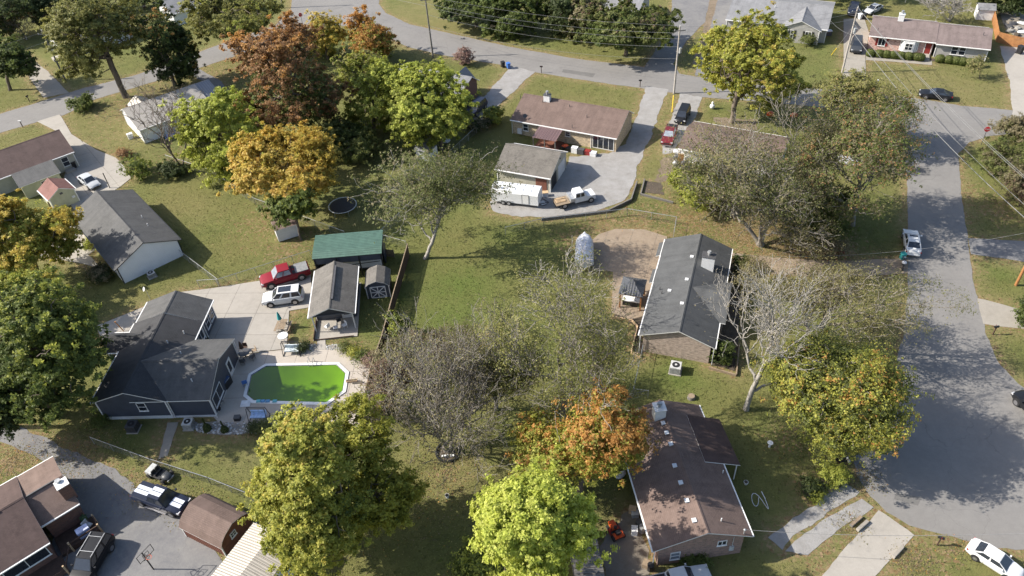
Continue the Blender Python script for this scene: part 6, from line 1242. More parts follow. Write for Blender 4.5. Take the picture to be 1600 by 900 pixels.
# climate units, cabinets
def ac(label, p, rz, mt, w_=.9, h=.9, z=0):
    t = thing('air_conditioner', (p.x, p.y, z), rz, label, 'air conditioner'); MB().box(-w_/2-.1, w_/2+.1, -w_/2-.1, w_/2+.1, 0, .07).build('base_pad', CONC, t); MB().box(-w_/2, w_/2, -w_/2, w_/2, .07, h).build('casing', mt, t)
    MB().tube((0, 0, h), (0, 0, h+.02), w_*.36, n=20, smooth=False).build('fan_guard', BLACK, t); MB().tube((0, 0, h+.02), (0, 0, h+.045), w_*.12, n=12, smooth=False).build('fan_hub', mt, t)
    q = MB()
    for k in range(6): z_ = .18+k*(h-.25)/6; q.box(-w_/2-.012, w_/2+.012, -w_/2-.012, w_/2+.012, z_, z_+.035)
    q.build('louvre', DGREY if mt != DGREY else BLACK, t, kind='stuff')
ac('pale grey air conditioner outside the weathered brick end wall', G(1055, 580), R(-20), STEELP, 1.1, 1.0); ac('dark green-black air conditioner below the blue house wall', G(210, 671), R(-5), DGREY, 1.0, .95); ac('pale air conditioner with blue fan at the corner of the blue house', G(297, 667), R(-5), STEELP, .95, .9); ac('low grey air conditioner beside the white end wall of the graphite-roofed house', G(238, 432), R(35), STEELP, .9, .7)
# trampoline
t = thing('trampoline', tuple(G(537, 328)), 0, 'round black trampoline in the shade beside the amber tree', 'trampoline'); MB().tube((0, 0, .78), (0, 0, .80), 1.7, n=28, smooth=False).build('mat', BLACK, t)
q = MB()
for k in range(28): a, b_ = k*math.pi/14, (k+1)*math.pi/14; q.tube((1.9*math.cos(a), 1.9*math.sin(a), .8), (1.9*math.cos(b_), 1.9*math.sin(b_), .8), .06, n=5)
q.build('rim', STEELP, t)
for k in range(6): a = k*math.pi/3; MB().tube((1.9*math.cos(a), 1.9*math.sin(a), 0), (1.9*math.cos(a), 1.9*math.sin(a), .8), .03).build('leg', STEEL, t)
# ring planter at the foot of the bare tree
t = thing('ring_bed', tuple(G(700, 707)), 0, 'dark round edging ring with pale blocks round the foot of the bare tree', 'garden bed'); q = MB()
for k in range(28): a, b_ = k*math.pi/14, (k+1)*math.pi/14; q.bar((1.15*math.cos(a), 1.15*math.sin(a), .12), (1.15*math.cos(b_), 1.15*math.sin(b_), .12), .14, .24)
q.build('edging', BLACK, t); MB().tube((0, 0, 0), (0, 0, .05), 1.08, n=24, smooth=False).build('soil', MULCH, t)
for k in range(5): MB().box(-.6+k*.26, -.42+k*.26, -.62, -.38, .05, .2).build('block', WHITE_P, t)
# chimneyless small things on the lawns
def simple(name, label, cat, p, parts, rz=0, z=0):
    t = thing(name, (p.x, p.y, z), rz, label, cat)
    for nm, mb, mt in parts: mb.build(nm, mt, t)
    return t
simple('bucket', 'white bucket-shaped thing alone on the shaded lawn', 'bucket', G(699, 777), [('body', MB().tube((0, 0, 0), (0, 0, .38), .15, .2), WHITE_P), ('opening', MB().tube((0, 0, .38), (0, 0, .385), .17, n=12), BLACK)])
simple('bird_bath', 'white ornament on the shaded lawn right of the brown house', 'ornament', G(1202, 698), [('pedestal', MB().tube((0, 0, 0), (0, 0, .5), .12, .08), WHITE_P), ('bowl', MB().tube((0, 0, .5), (0, 0, .62), .12, .28), WHITE_P)])
simple('tree_stump', 'weathered round stump between the grey-roofed and brown-roofed houses', 'stump', G(1080, 622), [('stump', MB().tube((0, 0, 0), (0, 0, .35), .42, .36, 12), WOODG), ('cut_face', MB().tube((0, 0, .35), (0, 0, .37), .33, .33, 12), WOOD)])
hose = MB(); pts = [(1176+9*math.cos(a*.9)+a*2.2, 785+12*math.sin(a*1.1)-abs(6-a)*1.2) for a in np.arange(0, 12, .5)]
for a, b_ in zip(pts, pts[1:]): hose.tube(G(*a)+Vector((0, 0, .04)), G(*b_)+Vector((0, 0, .04)), .03, n=5)
tag(hose.build('garden_hose', WHITE_P), 'pale garden hose lying in loops on the shaded lawn', 'hose')
simple('plant_pot', 'white-rimmed pot on the shaded lawn beside the brown house', 'plant pot', G(1165, 756), [('pot', MB().tube((0, 0, 0), (0, 0, .3), .16, .22), WHITE_P), ('soil', MB().tube((0, 0, .3), (0, 0, .31), .18), MULCH)])
simple('wash_tub', 'pale upturned tub under the trees beside the brown house', 'tub', G(970, 744), [('tub', MB().blob((0, 0, .2), .6, .3, .25), WHITE_P), ('rim', MB().box(-.5, .5, -.04, .04, .42, .46), WHITE_P)], .6)
for i, (x, y, nm, mt) in enumerate(((992, 806, 'grey tote box in the clutter along the brown house wall', STEELP), (998, 822, 'dark barrel in the clutter along the brown house wall', DGREY), (991, 833, 'pale bucket in the clutter along the brown house wall', WHITE_P), (1003, 830, 'steel drum in the clutter along the brown house wall', STEEL), (988, 800, 'wooden frame leaning in the clutter along the brown house wall', WOODL), (1016, 890, 'dark bin at the bottom corner of the brown house', BLACK), (1009, 884, 'brown planter at the bottom corner of the brown house', WOOD))):
    simple('storage_bin', nm, 'container', G(x, y), [('body', MB().box(-.3, .3, -.25, .25, 0, .5+.1*(i % 3)) if i % 2 == 0 else MB().tube((0, 0, 0), (0, 0, .75), .28), mt), ('lid', MB().box(-.32, .32, -.27, .27, .5+.1*(i % 3), .56+.1*(i % 3)) if i % 2 == 0 else MB().tube((0, 0, .75), (0, 0, .79), .3), mt)], i*.7)
def binn(label, x, y, mt, group=None, s=1.0):
    t = thing('wheeled_bin', tuple(G(x, y)), .4, label, 'bin', group); MB().add([(-.24, -.27, .1), (.24, -.27, .1), (.24, .27, .1), (-.24, .27, .1), (-.3, -.34, 1.0), (.3, -.34, 1.0), (.3, .34, 1.0), (-.3, .34, 1.0)], [(0, 3, 2, 1), (0, 1, 5, 4), (1, 2, 6, 5), (2, 3, 7, 6), (3, 0, 4, 7)]).build('body', mt, t); MB().box(-.32, .32, -.38, .36, 1.0, 1.07).build('lid', mt, t); t.scale = (s, s, s)
    for sg in (-1, 1): MB().tube((sg*.2, .3, .12), (sg*.28, .3, .12), .12, n=10).build('wheel', RUBBER, t)
binn('black wheeled bin at the roadside drive end', 786, 105, BLACK); binn('blue wheeled bin beside the black one at the roadside', 794.5, 107, BLUE); binn('black wheeled bin against the cream house wall', 118, 262, BLACK); binn('black wheeled bin beside the dark car at the brick gable', 737, 161, BLACK, s=1.0)
binn('dark green wheeled bin by the orange fence', 1592, 84, BLACK, s=1.3); binn('black wheeled bin nearest the cul-de-sac mailbox', 1313, 722, BLACK, s=1.1); binn('dark bin behind the cul-de-sac mailbox under the green tree', 1314, 712, DGREY); binn('black bin between the cars at the ranch house', 1349, 30, BLACK); binn('white bin beside the utility pole at the ranch house', 1343, 30, WHITE_P)
simple('low_box', 'dark low box at the front of the light grey house', 'box', G(1291, 55), [('body', MB().box(-.8, .8, -.4, .4, 0, .8), DGREY), ('lid', MB().box(-.85, .85, -.45, .45, .8, .88), WHITE_P)])
for i, (x, y, lb, mt) in enumerate(((898, 238, 'white appliance against the brick wall', WHITE_P), (908, 240, 'dark box beside the white appliance', DGREY), (918, 241, 'red container against the brick wall', RED), (927, 243, 'white tub beside the long window', WHITE_P), (889, 235, 'black container left of the white appliance', BLACK))):
    simple('storage_bin', lb, 'container', G(x, y), [('body', MB().box(-.45, .45, -.35, .35, 0, .85-.1*i), mt), ('lid', MB().box(-.47, .47, -.37, .37, .85-.1*i, .9-.1*i), mt)], -.45)
simple('toy_tractor', 'orange-red toy tractor beside the porch with mauve metal roof', 'toy', G(883, 232), [('body', MB().blob((0, 0, .45), .55, .35, .3), ORANGE), ('wheel', MB().tube((-.35, -.4, .25), (-.35, .4, .25), .25, n=12, smooth=False), RUBBER), ('wheel', MB().tube((.4, -.35, .18), (.4, .35, .18), .18, n=12, smooth=False), RUBBER)])
simple('crate', 'pale box and frame on the gravel by the trailer', 'crate', G(852, 306), [('body', MB().box(-.4, .4, -.3, .3, 0, .6), WHITE_P), ('lid', MB().box(-.42, .42, -.32, .32, .6, .66), WOODL)])
simple('panel', 'small white panel lying on the gravel behind the truck', 'panel', G(848, 318), [('panel', MB().box(-.35, .35, -.5, .5, .08, .13), WHITE_P), ('frame', MB().box(-.38, .38, -.53, -.5, .05, .14), DGREY)], .4)
for i, (x, y, lb, mt) in enumerate(((1056, 240, 'white bag on top of the heap beside the tan-roofed house', TARP), (1056, 248, 'black and white bag in the heap beside the tan-roofed house', DGREY), (1055, 258, 'white sack at the foot of the heap beside the tan-roofed house', TARP), (1068, 258, 'dark sack right of the orange panel', DGREY))):
    simple('sack', lb, 'sack', G(x, y), [('bag', MB().blob((0, 0, .35), .42, .4, .38, jit=.12), mt), ('tie', MB().tube((0, 0, .68), (.05, 0, .8), .05), mt)])
simple('leaning_panel', 'orange-brown wooden panel leaning by the tan-roofed house', 'panel', G(1063, 256), [('panel', MB().box(-.42, .42, -.05, .05, 0, 1.6), WOODO), ('edge_trim', MB().box(-.45, .45, -.06, .06, 1.6, 1.65), WOODL)], -.3)
simple('garden_statue', 'white globe-shaped ornament on the lawn by the street', 'ornament', G(1112.5, 170), [('globe', MB().blob((0, 0, .45), .4, .4, .42), WHITE_P), ('finial', MB().blob((0, 0, 1.0), .18, .18, .25), WHITE_P)])
simple('picnic_table', 'round white table in deep shade behind the trees', 'table', G(698, 226), [('table_top', MB().tube((0, 0, .7), (0, 0, .75), .65, n=16, smooth=False), WHITE_P), ('pedestal', MB().tube((0, 0, 0), (0, 0, .7), .1), DGREY)])
simple('playhouse', 'small grey-white playhouse roof half hidden under the yellow-green trees', 'playhouse', G(668, 245), [('wall', MB().box(-1.2, 1.2, -1.1, 1.1, 0, 1.6), WHITE_P), ('roof', MB().slab([(-1.4, -1.3, 1.6), (1.4, -1.3, 1.6), (1.4, 0, 2.4), (-1.4, 0, 2.4)], .06).slab([(1.4, 1.3, 1.6), (-1.4, 1.3, 1.6), (-1.4, 0, 2.4), (1.4, 0, 2.4)], .06), SH_LG)], R(-30))
simple('shed', 'small white tumbledown shed beside the orange fence', 'shed', G(1535, 27), [('wall', MB().box(-1.3, 1.3, -1.3, 1.3, 0, 1.9), WHITE_P), ('roof', MB().slab([(-1.5, -1.5, 1.9), (1.5, -1.5, 1.9), (1.5, 0, 2.6), (-1.5, 0, 2.6)], .06).slab([(1.5, 1.5, 1.9), (-1.5, 1.5, 1.9), (-1.5, 0, 2.6), (1.5, 0, 2.6)], .06), SH_LG)], R(-20))
simple('paddling_pool', 'blue paddling pool tipped beside the white house wall', 'paddling pool', G(267, 216), [('basin', MB().tube((0, 0, 0), (0, 0, .45), .75, .8, 16), BLUE), ('water_cover', MB().tube((0, 0, .45), (0, 0, .47), .7, n=16), plain('lilac_plastic', (.30, .34, .62), .4))])
simple('tarpaulin', 'crumpled blue tarpaulin beside the white house', 'tarpaulin', G(290, 207), [('sheet', MB().blob((0, 0, .3), 1.2, .6, .35, jit=.15), BLUE), ('fold', MB().blob((.7, .2, .4), .5, .4, .3, jit=.2), BLUE)])
simple('tarpaulin_heap', 'pale tarpaulin heap between the blue things by the white house', 'heap', G(279, 211), [('heap', MB().blob((0, 0, .3), .7, .5, .35, jit=.15), plain('cream_canvas', (.5, .46, .34), .9)), ('fold', MB().blob((.3, .2, .4), .3, .3, .3, jit=.2), WHITE_P)])
simple('bin', 'white bin outside the left end of the metal-roofed house', 'bin', G(205, 216), [('body', MB().box(-.4, .4, -.3, .3, 0, .8), WHITE_P), ('lid', MB().box(-.43, .43, -.33, .33, .8, .86), WHITE_P)], .6)
simple('deck_chair', 'white chair on the shaded deck of the dark brown house', 'chair', DBH.world(6.9, 1.2, -.4), [('seat', MB().box(-.3, .3, -.3, .3, .82, .9), STEELP), ('backrest', MB().box(-.3, .3, .25, .32, .9, 1.4), STEELP)], DBH.ang+.5, 0)
simple('cool_box', 'pale blue cool box on the deck rail of the dark brown house', 'cool box', DBH.world(6.4, .75, 0), [('body', MB().box(-.5, .5, -.3, .3, .43, 1.35), plain('pale_blue_plastic', (.35, .42, .65), .4)), ('lid', MB().box(-.52, .52, -.32, .32, 1.35, 1.42), plain('pale_lilac_plastic', (.5, .55, .75), .4))], DBH.ang, 0)
simple('plant_pot', 'dark potted shrub among the things on the brown deck', 'plant pot', DBH.world(6.9, 2.0, 0), [('pot', MB().tube((0, 0, .42), (0, 0, .8), .2, .25), DGREY), ('plant', MB().blob((0, 0, 1.1), .35, .35, .35, jit=.25), barkmat('dark_foliage', (.02, .04, .015), (.05, .08, .03)))])
simple('kayak', 'blue kayak on the ground beside the metal carport', 'kayak', G(473, 868), [('hull', MB().blob((0, 0, .3), 1.9, .38, .22), plain('deep_blue_plastic', (.03, .10, .30), .4)), ('cockpit', MB().blob((0, 0, .45), .5, .22, .08), BLACK)], R(70))
simple('box_trailer', 'small white lidded trailer at the bottom edge beside the carport', 'trailer', G(458, 903), [('body', MB().box(-.9, .9, -.6, .6, .3, .9), DGREY), ('lid', MB().box(-.95, .95, -.65, .65, .9, 1.2), WHITE_P), ('wheel', MB().tube((0, -.7, .28), (0, -.6, .28), .28, n=14, smooth=False), RUBBER)], R(-30))
simple('satellite_dish', 'small dish on a post beside the drive of the blue house', 'satellite dish', G(236, 470), [('post', MB().tube((0, 0, 0), (0, 0, 1.9), .03), STEEL), ('dish', MB().tube((0, 0, 1.9), (-.12, -.1, 2.0), .05, .3), STEELP)])
simple('garden_post', 'rusty leaning post in front of the blue house drive', 'post', G(194, 518), [('post', MB().bar((0, 0, 0), (-.5, .1, 1.5), .08, .08), WOODO), ('cap', MB().box(-.58, -.42, .02, .18, 1.5, 1.56), WOODO)])
simple('garden_post', 'dark post beside the silver car', 'post', G(172, 294), [('post', MB().tube((0, 0, 0), (0, 0, 2.6), .07), BLACK), ('cap', MB().blob((0, 0, 2.6), .09, .09, .06), BLACK)])
simple('concrete_block', 'dark kerb block in front of the planted bed by the gravel track', 'block', G(1302, 764), [('block', MB().box(-.75, .75, -.12, .12, 0, .22), WOODG), ('top_face', MB().box(-.73, .73, -.1, .1, .22, .235), WOOD)], R(33))
for i, (x, y, r_, lb) in enumerate(((1337, 816, 33, 'timber kerb block on the grass left of the concrete drive'), (1347, 823, 33, 'pale kerb block at the left edge of the concrete drive'), (1402, 864, 36, 'pale kerb block at the right edge of the concrete drive'))):
    simple('concrete_block', lb, 'block', G(x, y), [('block', MB().box(-.7, .7, -.14, .14, 0, .3), (WOODG, CONC, CONC)[i]), ('top_face', MB().box(-.68, .68, -.12, .12, .3, .315), (WOOD, CONC_D, CONC_D)[i])], R(r_))
for i, (x, y) in enumerate(((1266, 774), (1274, 768), (1283, 756))): simple('garden_stone', ('white round stone at the lower left of the planted bed', 'white pot-like stone in the middle of the planted bed', 'dark stone at the top of the planted bed')[i], 'stone', G(x, y), [('stone', MB().blob((0, 0, .12), .22, .18, .16, jit=.1), (WHITE_P, WHITE_P, DGREY)[i]), ('base_stone', MB().blob((.15, .1, .05), .15, .12, .08, jit=.1), STONE)])
# basketball hoop
B0 = G(240, 889.5); t = thing('basketball_hoop', tuple(B0), R(58), 'basketball hoop on a black pole at the grass corner of the lot', 'basketball hoop'); MB().tube((0, 0, 0), (0, 0, 2.75), .06).build('pole', BLACK, t); MB().bar((0, 0, 2.6), (0, -.55, 2.8), .06, .06).build('arm', BLACK, t)
MB().box(-.75, .75, -.6, -.57, 2.55, 2.6).box(-.75, .75, -.6, -.57, 3.45, 3.5).box(-.75, -.70, -.6, -.57, 2.6, 3.45).box(.70, .75, -.6, -.57, 2.6, 3.45).build('backboard_frame', BLACK, t); MB().box(-.3, .3, -.6, -.575, 2.72, 2.76).box(-.3, .3, -.6, -.575, 3.12, 3.16).box(-.3, -.26, -.6, -.575, 2.76, 3.12).box(.26, .3, -.6, -.575, 2.76, 3.12).bar((-.5, -.58, 2.6), (0, -.5, 2.2), .04, .04).bar((.5, -.58, 2.6), (0, -.5, 2.2), .04, .04).build('inner_square', BLACK, t)
q = MB()
for k in range(14): a, b_ = k*math.pi/7, (k+1)*math.pi/7; q.tube((.22*math.cos(a), -.84+.22*math.sin(a), 2.7), (.22*math.cos(b_), -.84+.22*math.sin(b_), 2.7), .018, n=5)
q.build('rim', ORANGE, t)

# ------------------------------------------------ signs, mailboxes, poles and wires
def mailbox(label, x, y, mt, post=WOODD, h=1.1, rz=0):
    t = thing('mailbox', tuple(G(x, y)), rz, label, 'mailbox'); MB().box(-.05, .05, -.05, .05, 0, h).build('post', post, t); MB().box(-.25, .25, -.09, .09, h, h+.14).tube((-.25, 0, h+.14), (.25, 0, h+.14), .09, n=10).build('box', mt, t); MB().box(-.05, .0, .1, .12, h+.1, h+.3).build('flag', RED, t)
for a in (('white mailbox at the left road edge below the drive', 36, 199, WHITE_P), ('dark mailbox on the far side of the left road', 47, 160, BLACK), ('black mailbox at the roadside by the light gravel drive', 846, 114, BLACK), ('dark mailbox left of the gravel drive mouth', 1000, 136, BLACK),
          ('black mailbox on the grass near the bottom right sedan', 1464, 852, BLACK), ('black mailbox on the verge beside the pale right-hand drive', 1551, 523, BLACK), ('pale mailbox beside the black bins at the cul-de-sac', 1321, 731, STEELP), ('pale mailbox near the rust-red maple by the road', 391, 74, WHITE_P)): mailbox(*a, rz=random.uniform(0, 3))
simple('mailbox', 'pale mailbox beside the ranch drive', 'mailbox', G(1368, 136), [('post', MB().box(-.05, .05, -.05, .05, 0, 1.0), WHITE_P), ('box', MB().box(-.22, .22, -.1, .1, 1.0, 1.25), WHITE_P)])
def signpost(label, x, y, face, h=2.1):
    t = thing('stop_sign', tuple(G(x, y)), face, label, 'road sign'); MB().box(-.03, .03, -.03, .03, 0, h+.7).build('post', DGREY, t)
    pts = [(.40*math.cos(k*math.pi/4+math.pi/8), .40*math.sin(k*math.pi/4+math.pi/8)) for k in range(8)]; V = [(a, -.06, h+.4+b_) for a, b_ in pts]+[(a, -.035, h+.4+b_) for a, b_ in pts]
    pl = MB().add(V, [tuple(range(8)), tuple(reversed(range(8, 16)))]+[(i, i+8, (i+1) % 8+8, (i+1) % 8) for i in range(8)]).build('plate', plain('sign_red', (.5, .02, .03), .4) if 'sign_red' not in MATS else MATS['sign_red'], t)
    cu = bpy.data.curves.new('txt', 'FONT'); cu.body = 'STOP'; cu.size = .27; cu.align_x = 'CENTER'; cu.align_y = 'CENTER'; cu.extrude = .004; o = bpy.data.objects.new('lettering', cu); col.objects.link(o); dg = bpy.context.evaluated_depsgraph_get(); me_ = bpy.data.meshes.new_from_object(o.evaluated_get(dg)); bpy.data.objects.remove(o)
    me_.materials.clear(); me_.materials.append(WHITE); o = bpy.data.objects.new('lettering', me_); col.objects.link(o); o.parent = t; o.location = (0, -.067, h+.4); o.rotation_euler = (R(90), 0, 0)
signpost('red stop sign at the right-hand road corner', 1533, 226, R(-15)); signpost('red stop sign at the upper left junction', 474, 42, R(10))
def pole(label, x, y, h, arms=1, tr=True, rz=0, mt=None, lift=0):
    t = thing('utility_pole', tuple(G(x, y)), rz, label, 'utility pole'); mt = mt or WOOD; MB().tube((0, 0, 0), (0, 0, h), .17, .11, 10).build('pole', mt, t)
    if arms: MB().box(-.9, .9, -.2, -.1, h-.7, h-.58).build('cross_arm', WOODG, t)
    for s in (-.8, 0, .8): MB().tube((s, -.15, h-.58 if s else h), (s, -.15 if s else 0, h-.38 if s else h+.2), .05, n=6).build('insulator', STEELP, t)
    if tr: MB().tube((.33, -.1, h*.62), (.33, -.1, h*.62+.85), .22, n=14).tube((.33, -.1, h*.62+.85), (.33, -.1, h*.62+.95), .1, n=8).build('transformer', STEELP, t)
    MB().bar((0, -.14, h*.45), (.0, -.4, h*.45), .05, .05).build('bracket', STEEL, t); return t
pole('tall utility pole behind the orange maple at the road bend', 676.7, 90, 11.3, tr=False, mt=WOODG); pole('utility pole with grey transformer at the mouth of the gravel drives', 1053, 146, 11.3, tr=True, mt=plain('pale_pole_wood', (.36, .33, .30), .9)); pole('utility pole with several arms beside the ranch drive', 1315.5, 114, 11.05, mt=MATS['pale_pole_wood']); pole('utility pole at the far left beside the curved drive', 102.5, 126, 9.6, tr=True, mt=WOODG)
pole('utility pole base at the top edge by the junction', 443, 12.5, 11, tr=False, mt=WOODG); pole('orange-brown utility pole at the right edge below the drive', 1587, 446, 11.5, tr=False, mt=WOODO)
for (gx0, gy0, bx, by, lb) in ((1050, 175, 1053, 146, 'yellow sleeve on the guy wire of the transformer pole'), (1299, 86, 1315.5, 114, 'yellow sleeve on the guy wire beside the ranch drive')):
    a, b_ = G(gx0, gy0), G(bx, by); d_ = Vector((b_.x, b_.y, 8))-a; t = thing('guy_wire', tuple(a), 0, lb, 'guy wire'); dn = d_.normalized(); MB().tube((0, 0, 0), tuple(dn*2.6), .07, n=6).build('sleeve', YEL, t); MB().tube(tuple(dn*2.6), tuple(d_), .018, n=4).build('cable', STEEL, t)
WIREM = plain('weathered_wire', (.22, .22, .22), .5)
def wire(label, a, b_, sag, r_=.017, group='overhead wires', mt=None):
    a, b_ = Vector(a), Vector(b_); q = MB(); n_ = 24; last = None
    for i in range(n_+1):
        f = i/n_; p = a.lerp(b_, f); p.z -= sag*4*f*(1-f)
        if last is not None: q.tube(last, p, r_, n=4, cap=False)
        last = p
    o = q.build('overhead_wire', mt or WIREM); tag(o, label, 'wire', group)
def top(x, y, z, dx=0, dy=0): p = G(x, y); return (p.x+dx, p.y+dy, z)
P1, P2, P3, P4, P5, P6 = (676.7, 90), (1053, 146), (1315.5, 114), (102.5, 126), (443, 12.5), (1587, 446)
nm4 = ('topmost', 'second', 'third', 'fourth', 'lowest')
for i, z in enumerate((11.4, 10.3, 9.2, 8.0, 6.0)): wire(nm4[i]+' wire from the pole at the bend to the transformer pole', top(*P1, z, (0, -.8, .8, 0, 0)[i]), top(*P2, z, (0, -.8, .8, 0, 0)[i]), 1.0+.12*i)
for i, z in enumerate((11.2, 10.4, 9.4)): wire(nm4[i]+' wire from the transformer pole to the ranch drive pole', top(*P2, z), top(*P3, z-.2), .8)
for i, z in enumerate((11.0, 10.2, 8.4, 7.2)): wire(nm4[i]+' wire running from the ranch drive pole across the road to the right edge pole', top(*P3, z, (0, .8, 0, 0)[i]), top(*P6, z+.3, (0, .8, 0, 0)[i]), .9+.15*i, .022 if i != 3 else .035)
for i, z in enumerate((11.0, 9.6)): wire(nm4[i]+' wire from the junction pole to the pole at the bend', top(*P5, z), top(*P1, z), .8)
for i, z in enumerate((9.3, 7.6)): wire(nm4[i]+' wire from the far left pole off the left edge', top(*P4, z), top(-260, 230, z), .8)
for i, z in enumerate((9.3, 7.8)): wire(nm4[i]+' wire from the far left pole towards the junction', top(*P4, z), top(*P5, z+1), 1.2)
wire('wire from the ranch drive pole to the chimney side of the ranch house', top(*P3, 8.6), tuple(RANCH.world(2, .5, 3.1)), .5); wire('wire from the ranch drive pole to the light grey house', top(*P3, 6.6), top(1290, 55, 3.0), .4)
ms = BROWNH.world(.2, .75, 3.8); wire('service wire from the brown house corner across the concrete drive', tuple(ms), top(1800, 905, 8.5), 1.4, .018)
wire('service wire from the right edge pole over the street to the shaded verge', top(*P6, 8.0), tuple(GREYH.world(15.5, .4, 3.0)), 1.6, .015)

# ------------------------------------------------ fences, timbers
def chain(label, px, h=1.15, gate=False):
    P_ = [G(*p) for p in px]; t = thing('wire_fence', tuple(P_[0]), 0, label, 'fence'); o = P_[0]; rail = MB(); mesh = MB()
    for a, b_ in zip(P_, P_[1:]):
        a, b_ = a-o, b_-o; L_ = (b_-a).length; n_ = max(1, round(L_/2.6)); rail.tube(a+Vector((0, 0, h)), b_+Vector((0, 0, h)), .03, n=5)
        for i in range(n_+1): p = a.lerp(b_, i/n_); MB().tube(p, p+Vector((0, 0, h+.05)), .035, n=6).build('post', STEEL, t)
        m2 = int(L_/.22)
        for i in range(m2):
            p, q = a.lerp(b_, i/m2), a.lerp(b_, (i+1)/m2)
            mesh.bar(p+Vector((0, 0, .05)), q+Vector((0, 0, h)), .008, .008); mesh.bar(q+Vector((0, 0, .05)), p+Vector((0, 0, h)), .008, .008)
    rail.build('top_rail', STEEL, t); mesh.build('wire_mesh', STEEL, t, kind='stuff')
chain('wire fence between the concrete drive and the upper lawn', [(342, 448), (487, 402)]); chain('wire fence from the white end wall down to the drive', [(281, 399), (344, 447), (312, 449)]); chain('wire fence along the cart and the asphalt lot', [(148, 694), (240, 728), (330, 757), (430, 797)])
chain('wire fence above the stained concrete patio', [(790, 366), (850, 352), (980, 337), (1056, 350), (1052, 374)]); chain('wire fence behind the green-roofed shelter', [(470, 346), (540, 372)]); chain('wire fence between the shelter and the brown fence top', [(597, 377), (636, 388)])
chain('wire fence from the grey-roofed house corner down the garden', [(1004, 550), (989, 619), (1012, 622)]); chain('wire fence through the deep shade behind the olive tree', [(595, 372), (640, 330), (705, 245), (745, 208)]); chain('wire fence behind the rocky terrace at the top right', [(1570, 22), (1610, 26)]); chain('wire fence beside the bare tree running to the trampoline yard', [(262, 252), (330, 275), (400, 320), (462, 342)])
def board_fence(label, px, h, mt, cap=None, side=1):
    P_ = [G(*p) for p in px]; o = P_[0]; t = thing('board_fence', tuple(o), 0, label, 'fence'); pk = MB()
    for a, b_ in zip(P_, P_[1:]):
        a, b_ = a-o, b_-o; L_ = (b_-a).length; d_ = (b_-a).normalized(); n_ = int(L_/.15); nn = Vector((-d_.y, d_.x, 0))*side
        for i in range(n_):
            p = a+d_*(i+.5)*L_/n_; hh = h+random.uniform(-.015, .015); x = d_*(L_/n_/2-.008); y = nn*.012
            V = [p-x-y, p+x-y, p+x+y, p-x+y]; pk.add([v+Vector((0, 0, .03)) for v in V]+[v+Vector((0, 0, hh)) for v in V], [(4, 5, 6, 7), (0, 1, 5, 4), (1, 2, 6, 5), (2, 3, 7, 6), (3, 0, 4, 7)])
        m2 = max(1, round(L_/2.4))
        for i in range(m2+1): p = a.lerp(b_, i/m2)+nn*.08; MB().box(p.x-.05, p.x+.05, p.y-.05, p.y+.05, 0, h+.02).build('post', WOODG if mt == WOODD else mt, t)
        for z in (.35, h-.25): MB().bar(a+nn*.05+Vector((0, 0, z)), b_+nn*.05+Vector((0, 0, z)), .05, .09).build('rail', mt, t)
        if cap: MB().bar(a+Vector((0, 0, h+.03)), b_+Vector((0, 0, h+.03)), .10, .04).build('cap_rail', cap, t)
    pk.build('picket', mt, t, kind='stuff')
board_fence('tall dark brown board fence between the pool yard and the open lawn', [(640, 399), (620, 470), (600, 545), (584, 590), (572, 650), (566, 685)], 1.85, WOODD, WOOD, -1)
board_fence('orange stained board fence behind the ranch drive', [(1549, 30), (1556, 66), (1583, 73), (1604, 77)], 1.85, WOODO); board_fence('weathered board fence below the yellow shed', [(80, 326), (122, 309)], 1.1, WOOD)
board_fence('short weathered fence beside the green-roofed shelter', [(598, 400), (616, 402)], 1.2, WOOD)
def timbers(label, px, rows, mt, name='retaining_wall', w_=.16, hh=.16):
    P_ = [G(*p) for p in px]; o = P_[0]; t = thing(name, tuple(o), 0, label, 'retaining wall' if name == 'retaining_wall' else 'garden bed')
    for a, b_ in zip(P_, P_[1:]):
        a, b_ = a-o, b_-o; L_ = (b_-a).length
        for r_ in range(rows):
            x = 0; off = 1.2 if r_ % 2 else 0
            cuts = [0]+[c_ for c_ in np.arange(off if off else 2.4, L_-.3, 2.4)]+[L_]
            for c0, c1 in zip(cuts, cuts[1:]):
                p, q = a.lerp(b_, (c0+.012)/L_), a.lerp(b_, (c1-.012)/L_); z = hh*(r_+.5)+.005*r_; jx = random.uniform(-.012, .012); MB().bar(p+Vector((jx, jx, z)), q+Vector((jx, jx, z)), w_, hh-.012).build('timber', mt, t)
timbers('long grey timber retaining wall curving below the truck and gravel yard', [(846, 345), (905, 338), (951, 332), (986, 315), (995, 287)], 3, WOODG)
timbers('low grey timber edging of the vegetable bed', [(1007, 282), (1001, 305), (1052, 318)], 2, WOODG, 'bed_edging'); timbers('pale timber edging curving below the patio', [(958, 497), (988, 503), (996, 512), (986, 552), (1002, 558)], 2, WOODL, 'bed_edging', .12); timbers('timber edging of the dark bed at the corner of the grey-roofed house', [(1107, 576), (1150, 588), (1155, 540)], 2, WOOD, 'bed_edging', .12)
simple('garden_trailer', 'dark garden trailer with rusty tray beside the bushy tree', 'trailer', G(1090, 320), [('tray', MB().box(-.9, .9, -.5, .5, .35, .65), WOODR), ('frame', MB().box(-1.2, 1.2, -.05, .05, .25, .33), BLACK), ('wheel', MB().tube((0, -.6, .25), (0, -.5, .25), .25, n=12), RUBBER)], R(-20))
simple('cover_sheet', 'white covered thing under the fading trees near the street', 'cover', G(1325, 256), [('cover', MB().blob((0, 0, .6), 1.8, .8, .7, jit=.08), TARP), ('fold', MB().blob((.8, -.4, .4), .6, .4, .4, jit=.1), TARP)], R(-20))
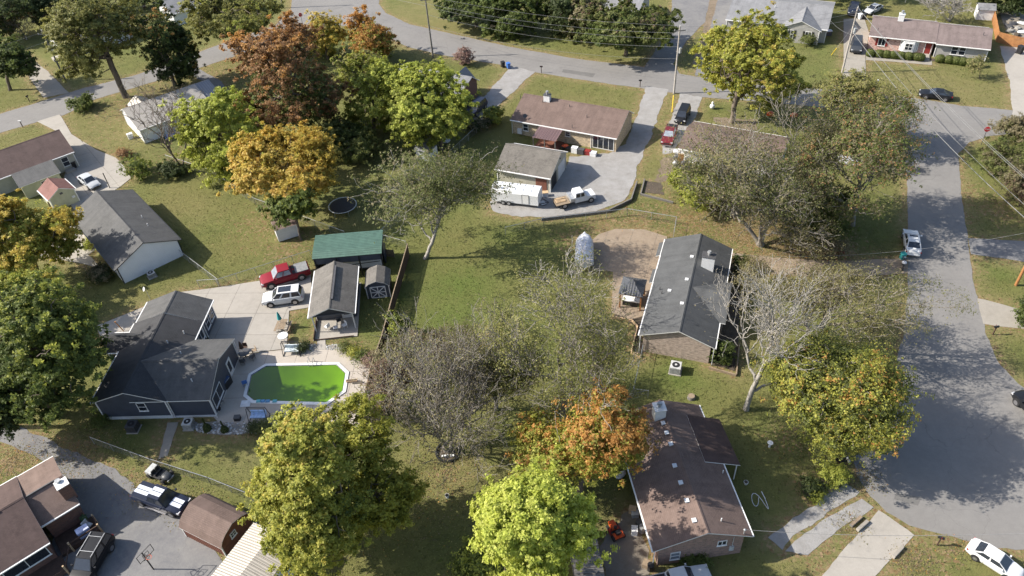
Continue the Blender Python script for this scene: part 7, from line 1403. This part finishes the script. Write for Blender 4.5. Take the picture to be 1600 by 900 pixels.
simple('barrel', 'orange round thing under the trees beside the white cover', 'barrel', G(1352, 254), [('body', MB().tube((0, 0, 0), (0, 0, .7), .35, .3), ORANGE), ('lid', MB().tube((0, 0, .7), (0, 0, .75), .32), ORANGE)])
for i, (x, y) in enumerate(((1203, 181), (1240, 183))): simple('toy_tent', ('orange thing behind the big tree, left one', 'orange thing behind the big tree, right one')[i], 'garden toy', G(x, y), [('body', MB().blob((0, 0, .35), .6, .4, .4), ORANGE), ('flap', MB().blob((.3, -.2, .2), .3, .2, .2), RED)])
for i in range(7): x, y = [(1578, 50), (1590, 46), (1596, 38), (1583, 38), (1588, 56), (1575, 42), (1597, 52)][i]; simple('debris_heap', ('pale rubble heap on the terrace, leftmost near the fence', 'pale rubble heap in the middle of the terrace', 'grey rubble heap at the right edge of the terrace', 'dark rubble heap high on the terrace', 'green weedy heap low on the terrace', 'dark weedy heap beside the orange fence shadow', 'white scrap heap at the right edge of the terrace')[i], 'heap', G(x, y), [('heap', MB().blob((0, 0, .2), .8, .5, .3, jit=.25), (STONE, STONE, STEELP, DGREY, MULCH, DGREY, WHITE_P)[i]), ('loose_piece', MB().box(.5, .9, -.2, .1, 0, .2), (WHITE_P, WOOD, WHITE_P, WOOD, WOOD, STONE, STEEL)[i])], i)

# rounded stones in the beds: too many and too small to pick apart
for nm_, poly, n_ in (('river_stones', [(300, 664), (338, 660), (420, 664), (425, 676), (345, 680), (308, 676)], 420), ('river_stones', [(509, 540), (540, 538), (562, 546), (584, 566), (582, 572), (560, 556), (535, 547), (509, 547)], 220), ('river_stones', [(452, 538), (494, 538), (496, 546), (450, 546)], 130)):
    W_ = np.array([G(*p)[:2] for p in poly]); q = MB(); c = 0
    while c < n_:
        p = np.array([[random.uniform(W_[:, 0].min(), W_[:, 0].max()), random.uniform(W_[:, 1].min(), W_[:, 1].max())]])
        if not inside(p, W_)[0]: continue
        r_ = random.uniform(.06, .16); q.blob((p[0][0], p[0][1], .07), r_, r_*random.uniform(.6, 1), r_*.6, mi=random.randrange(3), nu=6, nv=3, jit=.15); c += 1
    o = q.build(nm_, [STONE, CONC_D, STEELP]); tag(o, {420: 'pale river stones filling the bed below the pool deck', 220: 'pale river stones in the curved bed above the pool', 130: 'pale river stones left of the pool house path'}[n_], 'stones', kind='stuff')
